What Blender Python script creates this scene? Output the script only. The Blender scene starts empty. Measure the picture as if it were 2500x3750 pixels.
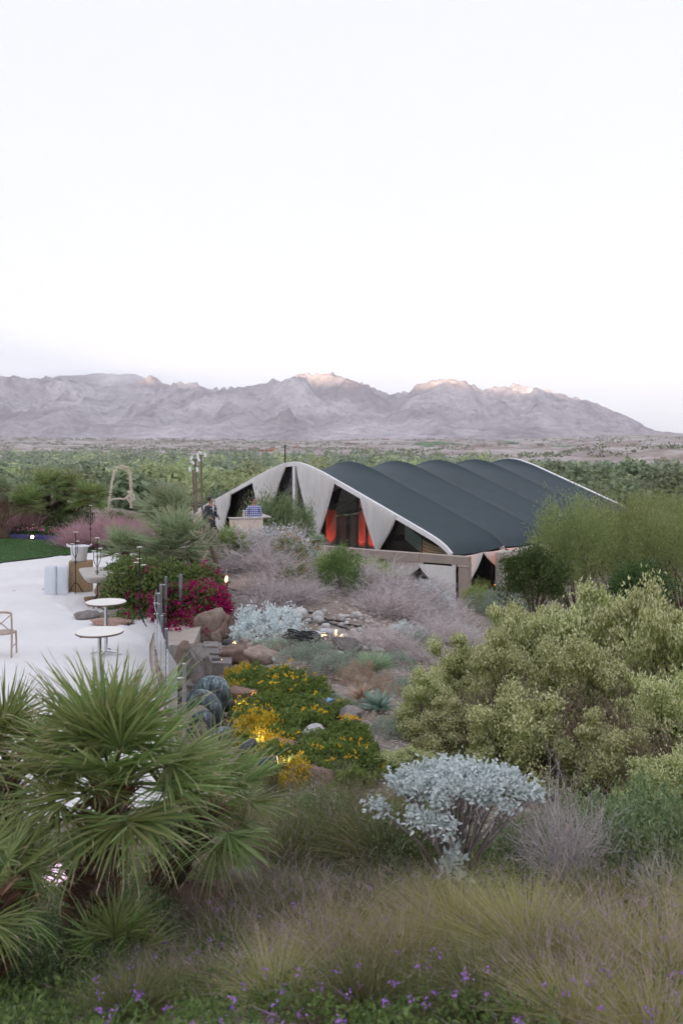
import bpy, math, random
import numpy as np
from mathutils import Vector, Matrix

# ------------------------------------------------------------------ camera, sky, sun, exposure
sc = bpy.context.scene
F = 3100.0            # focal length in photo pixels (2500 x 3750), about a 30 mm lens on full frame
CAMZ = 4.0
cam_d = bpy.data.cameras.new('camera')
cam = bpy.data.objects.new('camera', cam_d)
sc.collection.objects.link(cam)
cam.location = (0, 0, CAMZ)
cam.rotation_euler = (math.radians(90), 0, 0)
cam_d.sensor_fit = 'VERTICAL'
cam_d.sensor_height = 36.0
cam_d.lens = F * 36.0 / 3750.0
cam_d.shift_y = -(1875.0 - 1640.0) / 3750.0
cam_d.clip_start = 0.05
cam_d.clip_end = 60000
cam_d.dof.use_dof = True
cam_d.dof.focus_distance = 15.0
cam_d.dof.aperture_fstop = 2.8
sc.camera = cam

SUN_ELEV, SUN_AZ = 1.5, 197.0        # low evening sun behind the camera (azimuth clockwise from +Y)
world = bpy.data.worlds.new('World')
sc.world = world
world.use_nodes = True
wn = world.node_tree
bg = wn.nodes['Background']
sky = wn.nodes.new('ShaderNodeTexSky')
sky.sky_type = 'NISHITA'
sky.sun_disc = False
sky.sun_elevation = math.radians(SUN_ELEV)
sky.sun_rotation = math.radians(SUN_AZ)
sky.air_density = 0.45
sky.dust_density = 1.0
sky.ozone_density = 1.0
veil = wn.nodes.new('ShaderNodeMix')            # thin, even dusk veil over the clear sky
veil.data_type = 'RGBA'; veil.blend_type = 'ADD'; veil.inputs[0].default_value = 1.0
veil.inputs[7].default_value = (0.60, 0.62, 0.69, 1)
dim = wn.nodes.new('ShaderNodeMix'); dim.data_type = 'RGBA'; dim.blend_type = 'MULTIPLY'; dim.inputs[0].default_value = 1.0
dim.inputs[7].default_value = (0.05, 0.05, 0.05, 1)
wn.links.new(sky.outputs[0], dim.inputs[6])
wn.links.new(dim.outputs[2], veil.inputs[6])
wn.links.new(veil.outputs[2], bg.inputs[0])
bg.inputs[1].default_value = 0.10

sun_d = bpy.data.lights.new('sun', 'SUN')
sun = bpy.data.objects.new('sun', sun_d)
sc.collection.objects.link(sun)
sun_d.energy = 2.0
sun_d.angle = math.radians(0.5)
sun_d.color = (1.0, 0.74, 0.52)
_a, _e = math.radians(SUN_AZ), math.radians(SUN_ELEV)
sdir = Vector((math.sin(_a) * math.cos(_e), math.cos(_a) * math.cos(_e), math.sin(_e)))
sun.rotation_euler = sdir.to_track_quat('Z', 'Y').to_euler()

sc.view_settings.view_transform = 'Standard'
sc.view_settings.look = 'None'
sc.view_settings.gamma = 1.0
sc.view_settings.exposure = 3.82
sc.render.engine = 'CYCLES'
sc.cycles.use_denoising = True
sc.cycles.max_bounces = 8
sc.cycles.diffuse_bounces = 5
sc.cycles.glossy_bounces = 2
sc.cycles.transmission_bounces = 4
sc.cycles.transparent_max_bounces = 8
sc.cycles.volume_bounces = 2
sc.cycles.caustics_reflective = False
sc.cycles.caustics_refractive = False
sc.cycles.sample_clamp_indirect = 4.0

# ------------------------------------------------------------------ helpers
COL = sc.collection
RNG = np.random.default_rng(7)
PI = math.pi

def P(u, v, d):
    """a point seen at photo pixel (u, v) standing d metres in front of the camera"""
    return np.array([(u - 1250.0) / F * d, d, CAMZ - (v - 1640.0) / F * d])

def _hash(ix, iy, seed):
    h = (ix.astype(np.int64) * 374761393 + iy.astype(np.int64) * 668265263 + seed * 1442695041) & 0xffffffff
    h = ((h ^ (h >> 13)) * 1274126177) & 0xffffffff
    return (h ^ (h >> 16)) & 0xffffffff

def perlin(x, y, seed=0):
    x = np.asarray(x, float); y = np.asarray(y, float)
    ix = np.floor(x); iy = np.floor(y); fx = x - ix; fy = y - iy
    ux = fx * fx * fx * (fx * (fx * 6 - 15) + 10); uy = fy * fy * fy * (fy * (fy * 6 - 15) + 10)
    def g(ax, ay, dx, dy):
        a = _hash(ax, ay, seed) / 4294967296.0 * 2 * PI
        return np.cos(a) * dx + np.sin(a) * dy
    n00 = g(ix, iy, fx, fy); n10 = g(ix + 1, iy, fx - 1, fy)
    n01 = g(ix, iy + 1, fx, fy - 1); n11 = g(ix + 1, iy + 1, fx - 1, fy - 1)
    return ((n00 * (1 - ux) + n10 * ux) * (1 - uy) + (n01 * (1 - ux) + n11 * ux) * uy) * 1.5

def fbm(x, y, oct=5, seed=0, gain=0.5):
    s = 0; a = 1.0; f = 1.0
    for k in range(oct):
        s = s + a * perlin(x * f, y * f, seed + k); a *= gain; f *= 2.03
    return s

def ridged(x, y, oct=6, seed=0, gain=0.5):
    s = 0; a = 1.0; f = 1.0; w = 1.0
    for k in range(oct):
        n = 1 - np.abs(perlin(x * f, y * f, seed + k)) * 1.6
        n = np.clip(n, 0, 1) ** 2
        s = s + a * n * w; w = np.clip(n * 1.6, 0, 1); a *= gain; f *= 2.1
    return s

class MB:
    """collects quads and triangles; build() links them as one mesh object"""
    def __init__(self): self.V = []; self.Q = []; self.T = []; self.QM = []; self.TM = []; self.n = 0; self.m = 0
    def add(self, V, Q=None, T=None):
        V = np.asarray(V, float).reshape(-1, 3)
        if Q is not None and len(Q):
            self.Q.append(np.asarray(Q, int).reshape(-1, 4) + self.n); self.QM.append(np.full(len(self.Q[-1]), self.m))
        if T is not None and len(T):
            self.T.append(np.asarray(T, int).reshape(-1, 3) + self.n); self.TM.append(np.full(len(self.T[-1]), self.m))
        self.V.append(V); self.n += len(V); return self
    def box(self, c, s, rz=0.0, ch=0.0, R=None):
        c = np.asarray(c, float); h = np.asarray(s, float) / 2
        if ch <= 0:
            V = np.array([[x, y, z] for x in (-1, 1) for y in (-1, 1) for z in (-1, 1)]) * h
            Q = [[0, 1, 3, 2], [4, 6, 7, 5], [0, 4, 5, 1], [2, 3, 7, 6], [0, 2, 6, 4], [1, 5, 7, 3]]; T = []
        else:
            V = []; idx = {}
            for x in (-1, 1):
                for y in (-1, 1):
                    for z in (-1, 1):
                        for a in range(3):
                            p = np.array([x, y, z]) * (h - ch); p[a] = (x, y, z)[a] * h[a]
                            idx[(x, y, z, a)] = len(V); V.append(p)
            V = np.array(V); Q = []; T = []
            for a in range(3):
                b, c2 = [(1, 2), (2, 0), (0, 1)][a]
                for s1 in (-1, 1):
                    q = []
                    for (p1, p2) in ((-1, -1), (1, -1), (1, 1), (-1, 1)):
                        k = [0, 0, 0]; k[a] = s1; k[b] = p1; k[c2] = p2; q.append(idx[(*k, a)])
                    Q.append(q if s1 > 0 else q[::-1])
                for s1 in (-1, 1):
                    for s2 in (-1, 1):
                        k1 = [0, 0, 0]; k1[b] = s1; k1[c2] = s2; k1[a] = -1
                        k2 = list(k1); k2[a] = 1
                        q = [idx[(*k1, b)], idx[(*k2, b)], idx[(*k2, c2)], idx[(*k1, c2)]]
                        Q.append(q if s1 * s2 < 0 else q[::-1])
            for x in (-1, 1):
                for y in (-1, 1):
                    for z in (-1, 1):
                        t = [idx[(x, y, z, a)] for a in range(3)]
                        T.append(t if x * y * z > 0 else t[::-1])
        if R is None:
            cz, sz = math.cos(rz), math.sin(rz); R = np.array([[cz, -sz, 0], [sz, cz, 0], [0, 0, 1]])
        return self.add(V @ np.asarray(R).T + c, Q, T)
    def tube(self, path, r, n=6, cap=True):
        p = np.asarray(path, float); k = len(p)
        r = np.broadcast_to(np.asarray(r, float), (k,)) if np.ndim(r) < 2 else r
        t = np.gradient(p, axis=0); t /= np.linalg.norm(t, axis=1)[:, None] + 1e-9
        up = np.array([0, 0, 1.0]) if abs(t[0][2]) < 0.9 else np.array([1.0, 0, 0])
        nrm = np.cross(t[0], up); nrm /= np.linalg.norm(nrm) + 1e-9
        V = []; a = np.arange(n) * 2 * PI / n
        for i in range(k):
            nrm = nrm - t[i] * nrm.dot(t[i]); nrm /= np.linalg.norm(nrm) + 1e-9
            b = np.cross(t[i], nrm)
            V.append(p[i] + r[i] * (np.cos(a)[:, None] * nrm + np.sin(a)[:, None] * b))
        V = np.concatenate(V); Q = []
        for i in range(k - 1):
            for j in range(n):
                Q.append([i * n + j, i * n + (j + 1) % n, (i + 1) * n + (j + 1) % n, (i + 1) * n + j])
        T = []
        if cap:
            V = np.concatenate([V, p[:1], p[-1:]]); c0 = k * n; c1 = c0 + 1
            for j in range(n):
                T.append([c0, (j + 1) % n, j]); T.append([c1, (k - 1) * n + j, (k - 1) * n + (j + 1) % n])
        return self.add(V, Q, T)
    def lathe(self, prof, c=(0, 0, 0), n=24, cap=True):
        c = np.asarray(c, float); a = np.arange(n) * 2 * PI / n; V = []
        for (r, z) in prof: V.append(np.stack([r * np.cos(a), r * np.sin(a), np.full(n, z)], 1) + c)
        k = len(prof); V = np.concatenate(V); Q = []
        for i in range(k - 1):
            for j in range(n): Q.append([i * n + j, i * n + (j + 1) % n, (i + 1) * n + (j + 1) % n, (i + 1) * n + j])
        T = []
        if cap:
            V = np.concatenate([V, [c + [0, 0, prof[0][1]], c + [0, 0, prof[-1][1]]]]); c0 = k * n
            for j in range(n): T.append([c0, (j + 1) % n, j]); T.append([c0 + 1, (k - 1) * n + j, (k - 1) * n + (j + 1) % n])
        return self.add(V, Q, T)
    def grid(self, G, wrap=False):
        """G: (rows, cols, 3) sheet of points"""
        r, c, _ = G.shape; i = np.arange(r - 1)[:, None]; j = np.arange(c - 1 if not wrap else c)[None, :]; j2 = (j + 1) % c
        Q = np.stack([i * c + j, i * c + j2, (i + 1) * c + j2, (i + 1) * c + j], -1).reshape(-1, 4)
        return self.add(G.reshape(-1, 3), Q)
    def sheet(self, G, th):
        """a sheet with thickness: a copy moved along its own normals and a rim"""
        du = np.gradient(G, axis=1); dv = np.gradient(G, axis=0); nr = np.cross(du, dv)
        nr /= np.linalg.norm(nr, axis=2)[:, :, None] + 1e-9
        A = G + nr * th / 2; B = G - nr * th / 2; self.grid(A); self.grid(B[:, ::-1])
        ring = lambda X: np.concatenate([X[0, :], X[1:, -1], X[-1, -2::-1], X[-2::-1, 0]])
        return self.grid(np.stack([ring(A), ring(B)]))
    def mesh(self, name, mats, smooth=False):
        V = np.concatenate(self.V); Q = np.concatenate(self.Q) if self.Q else np.zeros((0, 4), int)
        T = np.concatenate(self.T) if self.T else np.zeros((0, 3), int)
        me = bpy.data.meshes.new(name)
        me.vertices.add(len(V)); me.vertices.foreach_set('co', V.astype(np.float32).ravel())
        loops = np.concatenate([Q.ravel(), T.ravel()]); me.loops.add(len(loops))
        me.loops.foreach_set('vertex_index', loops.astype(np.int32))
        nq, nt = len(Q), len(T); me.polygons.add(nq + nt)
        st = np.concatenate([np.arange(nq) * 4, nq * 4 + np.arange(nt) * 3]).astype(np.int32)
        me.polygons.foreach_set('loop_start', st)
        mi = np.concatenate(self.QM + self.TM).astype(np.int32)
        me.polygons.foreach_set('material_index', mi)
        me.polygons.foreach_set('use_smooth', np.full(nq + nt, bool(smooth)))
        me.update(calc_edges=True)
        for m in (mats if isinstance(mats, (list, tuple)) else [mats]): me.materials.append(m)
        return me
    def build(self, name, mats, parent=None, smooth=False, **kw):
        return obj(name, self.mesh(name, mats, smooth), parent, **kw)

def obj(name, me, parent=None, loc=None, rz=None, label=None, cat=None, group=None, kind=None, scale=None, rot=None):
    o = bpy.data.objects.new(name, me); COL.objects.link(o)
    if parent is not None: o.parent = parent
    if loc is not None: o.location = [float(x) for x in loc]
    if rz is not None: o.rotation_euler = (0, 0, rz)
    if rot is not None: o.rotation_euler = rot
    if scale is not None: o.scale = (scale,) * 3 if np.isscalar(scale) else scale
    tag(o, label, cat, group, kind); return o

def tag(o, label=None, cat=None, group=None, kind=None):
    if label: o['label'] = label
    if cat: o['category'] = cat
    if group: o['group'] = group
    if kind: o['kind'] = kind
    return o

def thing(name, label, cat, loc=(0, 0, 0), rz=0.0, group=None, scale=None):
    return obj(name, None, None, loc, rz, label, cat, group, None, scale)

def dup(root, loc, rz=0.0, scale=None, label=None, group=None, rot=None):
    r = root.copy(); COL.objects.link(r); r.location = [float(x) for x in loc]; r.rotation_euler = rot if rot is not None else (0, 0, rz)
    if scale is not None: r.scale = (scale,) * 3 if np.isscalar(scale) else scale
    if label: r['label'] = label
    if group: r['group'] = group
    for ch in KIDS(root):
        c = ch.copy(); COL.objects.link(c); c.parent = r
        for g in KIDS(ch):
            d = g.copy(); COL.objects.link(d); d.parent = c
    return r
def KIDS(o): return list(o.children)

# ------------------------------------------------------------------ materials
def newmat(name):
    m = bpy.data.materials.new(name); m.use_nodes = True
    nt = m.node_tree; b = nt.nodes['Principled BSDF']; return m, nt, b
def rgb(h):
    h = h.lstrip('#'); c = [int(h[i:i + 2], 16) / 255 for i in (0, 2, 4)]
    return tuple(x / 12.92 if x <= 0.04045 else ((x + 0.055) / 1.055) ** 2.4 for x in c)
def ramp(nt, fac, stops):
    r = nt.nodes.new('ShaderNodeValToRGB'); e = r.color_ramp.elements
    while len(e) < len(stops): e.new(0.5)
    for i, (p, c) in enumerate(stops): e[i].position = p; e[i].color = (*c[:3], 1)
    nt.links.new(fac, r.inputs[0]); return r.outputs[0]
def noise(nt, scale, detail=4, rough=0.55, coord='Object', dist=0.0, sc3=None):
    tc = nt.nodes.new('ShaderNodeTexCoord'); n = nt.nodes.new('ShaderNodeTexNoise')
    n.inputs['Scale'].default_value = scale; n.inputs['Detail'].default_value = detail
    n.inputs['Roughness'].default_value = rough; n.inputs['Distortion'].default_value = dist
    src = tc.outputs[coord]
    if coord == 'World':
        pass
    if sc3:
        mp = nt.nodes.new('ShaderNodeMapping'); mp.inputs['Scale'].default_value = sc3; nt.links.new(src, mp.inputs[0]); src = mp.outputs[0]
    nt.links.new(src, n.inputs['Vector']); return n.outputs['Fac']
def mixc(nt, fac, a, b, mode='MIX'):
    m = nt.nodes.new('ShaderNodeMix'); m.data_type = 'RGBA'; m.blend_type = mode
    for k, s in ((0, fac), (6, a), (7, b)):
        if hasattr(s, 'links') or isinstance(s, bpy.types.NodeSocket): nt.links.new(s, m.inputs[k])
        else: m.inputs[k].default_value = s if k == 0 else (*s[:3], 1)
    return m.outputs[2]
def bump(nt, b, h, strength=0.4, dist=0.02):
    n = nt.nodes.new('ShaderNodeBump'); n.inputs['Strength'].default_value = strength; n.inputs['Distance'].default_value = dist
    nt.links.new(h, n.inputs['Height']); nt.links.new(n.outputs[0], b.inputs['Normal'])

def plain(name, c, rough=0.6, metal=0.0, var=0.12, scale=6.0, bmp=0.0, spec=0.5):
    """painted, woven or cast surface: colour with uneven tone and fine relief"""
    m, nt, b = newmat(name); f = noise(nt, scale, 5)
    lo = tuple(x * (1 - var) for x in c); hi = tuple(min(1, x * (1 + var)) for x in c)
    nt.links.new(ramp(nt, f, [(0.3, lo), (0.7, hi)]), b.inputs['Base Color'])
    b.inputs['Roughness'].default_value = rough; b.inputs['Metallic'].default_value = metal
    b.inputs['Specular IOR Level'].default_value = spec
    if bmp: bump(nt, b, noise(nt, scale * 8, 4), bmp, 0.01)
    return m

def leafmat(name, cols, trans=0.35, rough=0.55, spec=0.25, gain=1.0, objvar=0.12):
    """foliage: every leaf (mesh island) takes its own tone between the given colours, light passes through"""
    m, nt, b = newmat(name); g = nt.nodes.new('ShaderNodeNewGeometry')
    n = len(cols); st = [(i / max(1, n - 1), tuple(min(0.9, x * gain * (1.9 if max(c) < 0.34 else 1.18)) for x in c)) for i, c in enumerate(cols)]
    col = ramp(nt, g.outputs['Random Per Island'], st)
    if objvar:
        oi = nt.nodes.new('ShaderNodeObjectInfo'); hs = nt.nodes.new('ShaderNodeHueSaturation')
        mr = nt.nodes.new('ShaderNodeMapRange'); mr.inputs[3].default_value = 1 - objvar; mr.inputs[4].default_value = 1 + objvar
        nt.links.new(oi.outputs['Random'], mr.inputs[0]); nt.links.new(mr.outputs[0], hs.inputs['Value'])
        mh = nt.nodes.new('ShaderNodeMapRange'); mh.inputs[3].default_value = 0.5 - objvar * 0.12; mh.inputs[4].default_value = 0.5 + objvar * 0.12
        nt.links.new(oi.outputs['Random'], mh.inputs[0]); nt.links.new(mh.outputs[0], hs.inputs['Hue'])
        nt.links.new(col, hs.inputs['Color']); col = hs.outputs[0]
    nt.links.new(col, b.inputs['Base Color']); b.inputs['Roughness'].default_value = rough; b.inputs['Specular IOR Level'].default_value = spec
    if trans > 0:
        t = nt.nodes.new('ShaderNodeBsdfTranslucent'); nt.links.new(col, t.inputs[0])
        mx = nt.nodes.new('ShaderNodeMixShader'); mx.inputs[0].default_value = min(0.5, trans * 1.35)
        nt.links.new(b.outputs[0], mx.inputs[1]); nt.links.new(t.outputs[0], mx.inputs[2])
        nt.links.new(mx.outputs[0], nt.nodes['Material Output'].inputs[0])
    return m

def rockmat(name, cols, scale=3.0, bmp=0.6):
    m, nt, b = newmat(name); f = noise(nt, scale, 8, 0.65, dist=0.6); f2 = noise(nt, scale * 5, 6, 0.7)
    c = ramp(nt, f, [(0.25 + 0.5 * i / (len(cols) - 1), x) for i, x in enumerate(cols)])
    c = mixc(nt, 0.5, c, ramp(nt, f2, [(0.3, (0.45, 0.45, 0.45)), (0.7, (1.25, 1.25, 1.25))]), 'MULTIPLY')
    oi = nt.nodes.new('ShaderNodeObjectInfo'); hs = nt.nodes.new('ShaderNodeHueSaturation'); mr = nt.nodes.new('ShaderNodeMapRange')
    mr.inputs[3].default_value = 0.8; mr.inputs[4].default_value = 1.2
    nt.links.new(oi.outputs['Random'], mr.inputs[0]); nt.links.new(mr.outputs[0], hs.inputs['Value']); nt.links.new(c, hs.inputs['Color'])
    nt.links.new(hs.outputs[0], b.inputs['Base Color']); b.inputs['Roughness'].default_value = 0.85; b.inputs['Specular IOR Level'].default_value = 0.25
    bump(nt, b, f2, bmp, 0.03); return m

def emit(name, c, s):
    m, nt, b = newmat(name); b.inputs['Base Color'].default_value = (*c, 1); b.inputs['Emission Color'].default_value = (*c, 1)
    b.inputs['Emission Strength'].default_value = s; return m

# ------------------------------------------------------------------ the land
_cp = [P(u, v, d) for (u, v, d) in [
    (1250, 3750, 4.0), (200, 3750, 4.2), (2400, 3750, 3.8), (300, 3540, 5.3), (1660, 3230, 6.4), (2400, 3300, 6.0), (1100, 3250, 6.6),
    (650, 3250, 6.8), (1150, 2900, 9.0), (900, 2760, 10.2), (900, 2600, 12), (1300, 2700, 11), (1050, 2480, 14), (1150, 2360, 16.5),
    (1300, 2250, 19.5), (1500, 2300, 20), (1500, 2430, 16), (1000, 2130, 22), (1100, 2035, 26), (930, 2010, 26), (800, 2020, 26),
    (1700, 2330, 26), (2000, 2520, 18), (2300, 2760, 12), (2500, 2950, 9), (2500, 2450, 24)]]
_cp += [np.array(p, float) for p in [
    (0, 0, 2.35), (-3, 1, 2.3), (4, 1, 2.2), (-6, 3, 1.2), (8, 4, 1.3), (-7, -6, 2.6), (8, -6, 2.6), (0, -10, 2.8),
    (-4, 7, 0.35), (-8, 7, 0.0), (-14, 8, -0.1), (-2.7, 18.5, -0.35), (-2.9, 16.5, -0.35), (-2.4, 14.7, -0.3), (-1.95, 12.8, -0.15), (-1.3, 10.6, 0.0), (-3.2, 10, 0.05), (-8, 14, -0.25), (-6, 20, -0.25), (-14, 20, -0.25), (-8, 27, -0.25), (-14, 34, -0.1), (-9, 34, -0.1),
    (-3, 28.4, 0.45), (-5, 28.4, 0.45), (-3, 31, 0.45), (-5, 32, 0.45), (-1.8, 30, 0.4), (-16, 58, 0.0), (-19, 54, -0.1), (-14, 54, 0), (-6.3, 31, 0.2), (-11, 38, 0.1), (-18, 38, 0.1), (-25, 30, 0), (-25, 15, 0), (-12, 44, -0.1), (-20, 48, -0.3), (-16, 66, -2.5), (-25, 66, -4), (-10, 52, -1.8),
    (-3, 36, -1.6), (2, 38, -3.0), (-6, 40, -2.5), (7, 34, -2.6), (12, 38, -3.7), (20, 42, -3.8), (0, 50, -3.9), (10, 50, -3.9), (0, 62, -4), (15, 60, -4), (25, 60, -4.2),
    (18, 28, -2.6), (25, 20, -2.4), (30, 35, -4), (16, 12, -1), (40, 50, -5), (40, 20, -4), (40, 75, -6), (-40, 60, -6), (-40, 20, -1), (0, 80, -6), (20, 90, -7.5)]]
_cp = np.array(_cp)
def _tps(A, z):
    d = np.linalg.norm(A[:, None] - A[None], axis=2); K = np.where(d > 0, d * d * np.log(d + 1e-9), 0) + np.eye(len(A)) * 1.5
    Pm = np.c_[np.ones(len(A)), A]; M = np.block([[K, Pm], [Pm.T, np.zeros((3, 3))]])
    return np.linalg.solve(M, np.r_[z, 0, 0, 0])
_tw = _tps(_cp[:, :2], _cp[:, 2])
def _near(x, y):
    sh = np.shape(x); q = np.stack([np.ravel(x), np.ravel(y)], 1); out = np.empty(len(q))
    for s in range(0, len(q), 4000):
        b = q[s:s + 4000]; d = np.linalg.norm(b[:, None] - _cp[None, :, :2], axis=2)
        out[s:s + 4000] = np.where(d > 0, d * d * np.log(d + 1e-9), 0) @ _tw[:len(_cp)] + _tw[-3] + b @ _tw[-2:]
    return out.reshape(sh)
_fr = [0, 60, 110, 200, 400, 1200, 1800, 2600, 3500, 4500, 9000, 30000]
_fz = [-3.5, -5.0, -9, -12, -14.5, -14, -9, 2, 36, 72, 140, 200]
# right-hand edge of the paved terrace (a curve) and its outline
EDGE = np.array([(-4.15, 20.2), (-4.05, 19.2), (-3.93, 18.1), (-3.74, 16.95), (-3.49, 15.85), (-3.2, 14.75), (-2.9, 13.67), (-2.6, 12.57), (-2.2, 11.45), (-1.8, 10.3), (-1.45, 9.4), (-1.9, 8.9), (-3.0, 8.7)])
PATIO = np.array([tuple(p) for p in EDGE] + [(-6, 8.5), (-12, 8.4), (-20, 8.4), (-20, 25.5), (-11.4, 28.2), (-9.6, 30.6), (-8.6, 31.8), (-7.2, 31.4), (-6.4, 26.0), (-5.6, 22.0)])
def inside(poly, x, y):
    x = np.asarray(x); y = np.asarray(y); r = np.zeros(x.shape, bool); n = len(poly)
    for i in range(n):
        x1, y1 = poly[i]; x2, y2 = poly[(i + 1) % n]
        c = ((y1 > y) != (y2 > y)); r ^= c & (x < (x2 - x1) * (y - y1) / (y2 - y1 + 1e-12) + x1)
    return r
def ground_z(x, y):
    x = np.asarray(x, float); y = np.asarray(y, float); r = np.hypot(x, y)
    far = np.interp(r, _fr, _fz) + np.clip((r - 300) / 900, 0, 1) * (fbm(x / 260, y / 260, 4, 11) * 4)
    ang = x / np.maximum(y, 1)
    rocky = np.clip((r - 800) / 500, 0, 1) * np.clip((ang + 0.05) / 0.25, 0, 1) * np.clip((4000 - r) / 1000, 0, 1)
    far = far + rocky * (ridged(x / 420, y / 420, 5, 21) * 14 - 4)
    far = np.where(y < 0, np.maximum(far, 2.6 + 0.12 * np.clip(-y - 8, 0, 600)), far)
    t = np.clip((r - 55) / 35, 0, 1); t = t * t * (3 - 2 * t)
    tb = np.clip((-y - 6) / 8, 0, 1); t = np.maximum(t, tb)
    z = _near(np.clip(x, -60, 60), np.clip(y, -20, 100)) * (1 - t) + far * t
    z = z + np.clip(1 - r / 120, 0, 1) * (fbm(x * 0.6, y * 0.6, 4, 3) * 0.06)
    z = np.where(inside(PATIO, x, y), np.minimum(z, -0.3), z)
    return z
def gz(x, y): return float(ground_z(np.array([x]), np.array([y]))[0])
def G(u, v, lo=3.0, hi=60.0):
    """where the view through photo pixel (u, v) meets the ground"""
    d = np.linspace(lo, hi, 1200); x = (u - 1250) / F * d; z = CAMZ - (v - 1640) / F * d
    h = ground_z(x, d); k = np.argmax(z < h); k = k if (z < h).any() else len(d) - 1
    return np.array([x[k], d[k], h[k]])
def on(u, d):
    x = (u - 1250) / F * d; return np.array([x, d, gz(x, d)])

def M_ground():
    m, nt, b = newmat('desert_ground')
    tc = nt.nodes.new('ShaderNodeTexCoord')
    f1 = noise(nt, 0.6, 8, 0.6); f2 = noise(nt, 9, 6, 0.7); f3 = noise(nt, 0.02, 6, 0.6); f4 = noise(nt, 0.006, 7, 0.65, dist=0.5)
    near = ramp(nt, f1, [(0.3, (0.16, 0.12, 0.09)), (0.5, (0.27, 0.225, 0.19)), (0.7, (0.40, 0.36, 0.32))])
    near = mixc(nt, 0.45, near, ramp(nt, f2, [(0.3, (0.5, 0.5, 0.5)), (0.7, (1.3, 1.3, 1.3))]), 'MULTIPLY')
    far = ramp(nt, f3, [(0.35, (0.34, 0.29, 0.27)), (0.5, (0.46, 0.41, 0.39)), (0.65, (0.56, 0.51, 0.49))])
    far = mixc(nt, ramp(nt, f4, [(0.45, (0, 0, 0)), (0.6, (1, 1, 1))]), far, (0.26, 0.19, 0.16))
    ln = nt.nodes.new('ShaderNodeVectorMath'); ln.operation = 'LENGTH'; nt.links.new(tc.outputs['Object'], ln.inputs[0])
    mr = nt.nodes.new('ShaderNodeMapRange'); mr.inputs[1].default_value = 60; mr.inputs[2].default_value = 400; nt.links.new(ln.outputs['Value'], mr.inputs[0])
    c = mixc(nt, mr.outputs[0], near, far)
    nt.links.new(c, b.inputs['Base Color']); b.inputs['Roughness'].default_value = 0.95; b.inputs['Specular IOR Level'].default_value = 0.15
    bump(nt, b, f2, 0.5, 0.03); return m
MG = M_ground()
def build_ground():
    rr = np.concatenate([np.linspace(0.4, 12, 60), np.geomspace(12.25, 80, 120)[0:], np.geomspace(82, 9500, 120)])
    aa = np.concatenate([np.linspace(-PI, -0.75, 40)[:-1], np.linspace(-0.75, 0.75, 261), np.linspace(0.75, PI, 40)[1:]])
    A, R = np.meshgrid(aa, rr); X = R * np.sin(A); Y = R * np.cos(A); Z = ground_z(X, Y)
    MB().grid(np.stack([X, Y, Z], -1)).build('ground', MG, smooth=True, kind='structure')
build_ground()

# ------------------------------------------------------------------ mountains
SIL = np.array([(-900, 1420), (-500, 1395), (-200, 1385), (0, 1375), (60, 1378), (120, 1387), (190, 1380), (240, 1388), (300, 1402), (330, 1403), (395, 1420), (430, 1412), (480, 1405), (530, 1385), (550, 1378),
    (575, 1387), (612, 1407), (650, 1402), (720, 1403), (770, 1425), (820, 1420), (880, 1418), (930, 1410), (970, 1402), (1000, 1390), (1020, 1393), (1060, 1385), (1090, 1370), (1120, 1363), (1150, 1375), (1180, 1370), (1210, 1366),
    (1250, 1380), (1300, 1397), (1345, 1405), (1390, 1433), (1430, 1442), (1490, 1434), (1520, 1413), (1560, 1400), (1610, 1388), (1660, 1390), (1710, 1400), (1760, 1425), (1800, 1420), (1850, 1413), (1900, 1410), (1960, 1418),
    (2030, 1437), (2080, 1450), (2150, 1465), (2220, 1495), (2300, 1525), (2360, 1560), (2400, 1578), (2450, 1584), (2500, 1590), (2700, 1600), (3400, 1606)], float)
def M_mtn():
    m, nt, b = newmat('mountain_rock')
    f1 = noise(nt, 0.0022, 9, 0.62, dist=0.4); f2 = noise(nt, 0.018, 8, 0.7); f3 = noise(nt, 0.0009, 4, 0.5)
    c = ramp(nt, f1, [(0.3, (0.33, 0.295, 0.31)), (0.5, (0.54, 0.495, 0.515)), (0.7, (0.72, 0.665, 0.68))])
    c = mixc(nt, 0.7, c, ramp(nt, f2, [(0.34, (0.5, 0.5, 0.52)), (0.5, (0.95, 0.95, 0.95)), (0.66, (1.2, 1.2, 1.2))]), 'MULTIPLY'); c = mixc(nt, 0.2, c, ramp(nt, noise(nt, 0.055, 5, 0.7), [(0.4, (0.5, 0.5, 0.52)), (0.6, (1.3, 1.3, 1.28))]), 'MULTIPLY')
    c = mixc(nt, ramp(nt, f3, [(0.48, (0, 0, 0)), (0.62, (0.55, 0.55, 0.55))]), c, (0.25, 0.205, 0.215))
    nt.links.new(c, b.inputs['Base Color']); b.inputs['Roughness'].default_value = 1.0; b.inputs['Specular IOR Level'].default_value = 0.0
    bump(nt, b, f2, 0.9, 16.0); return m
MM = M_mtn()
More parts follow.
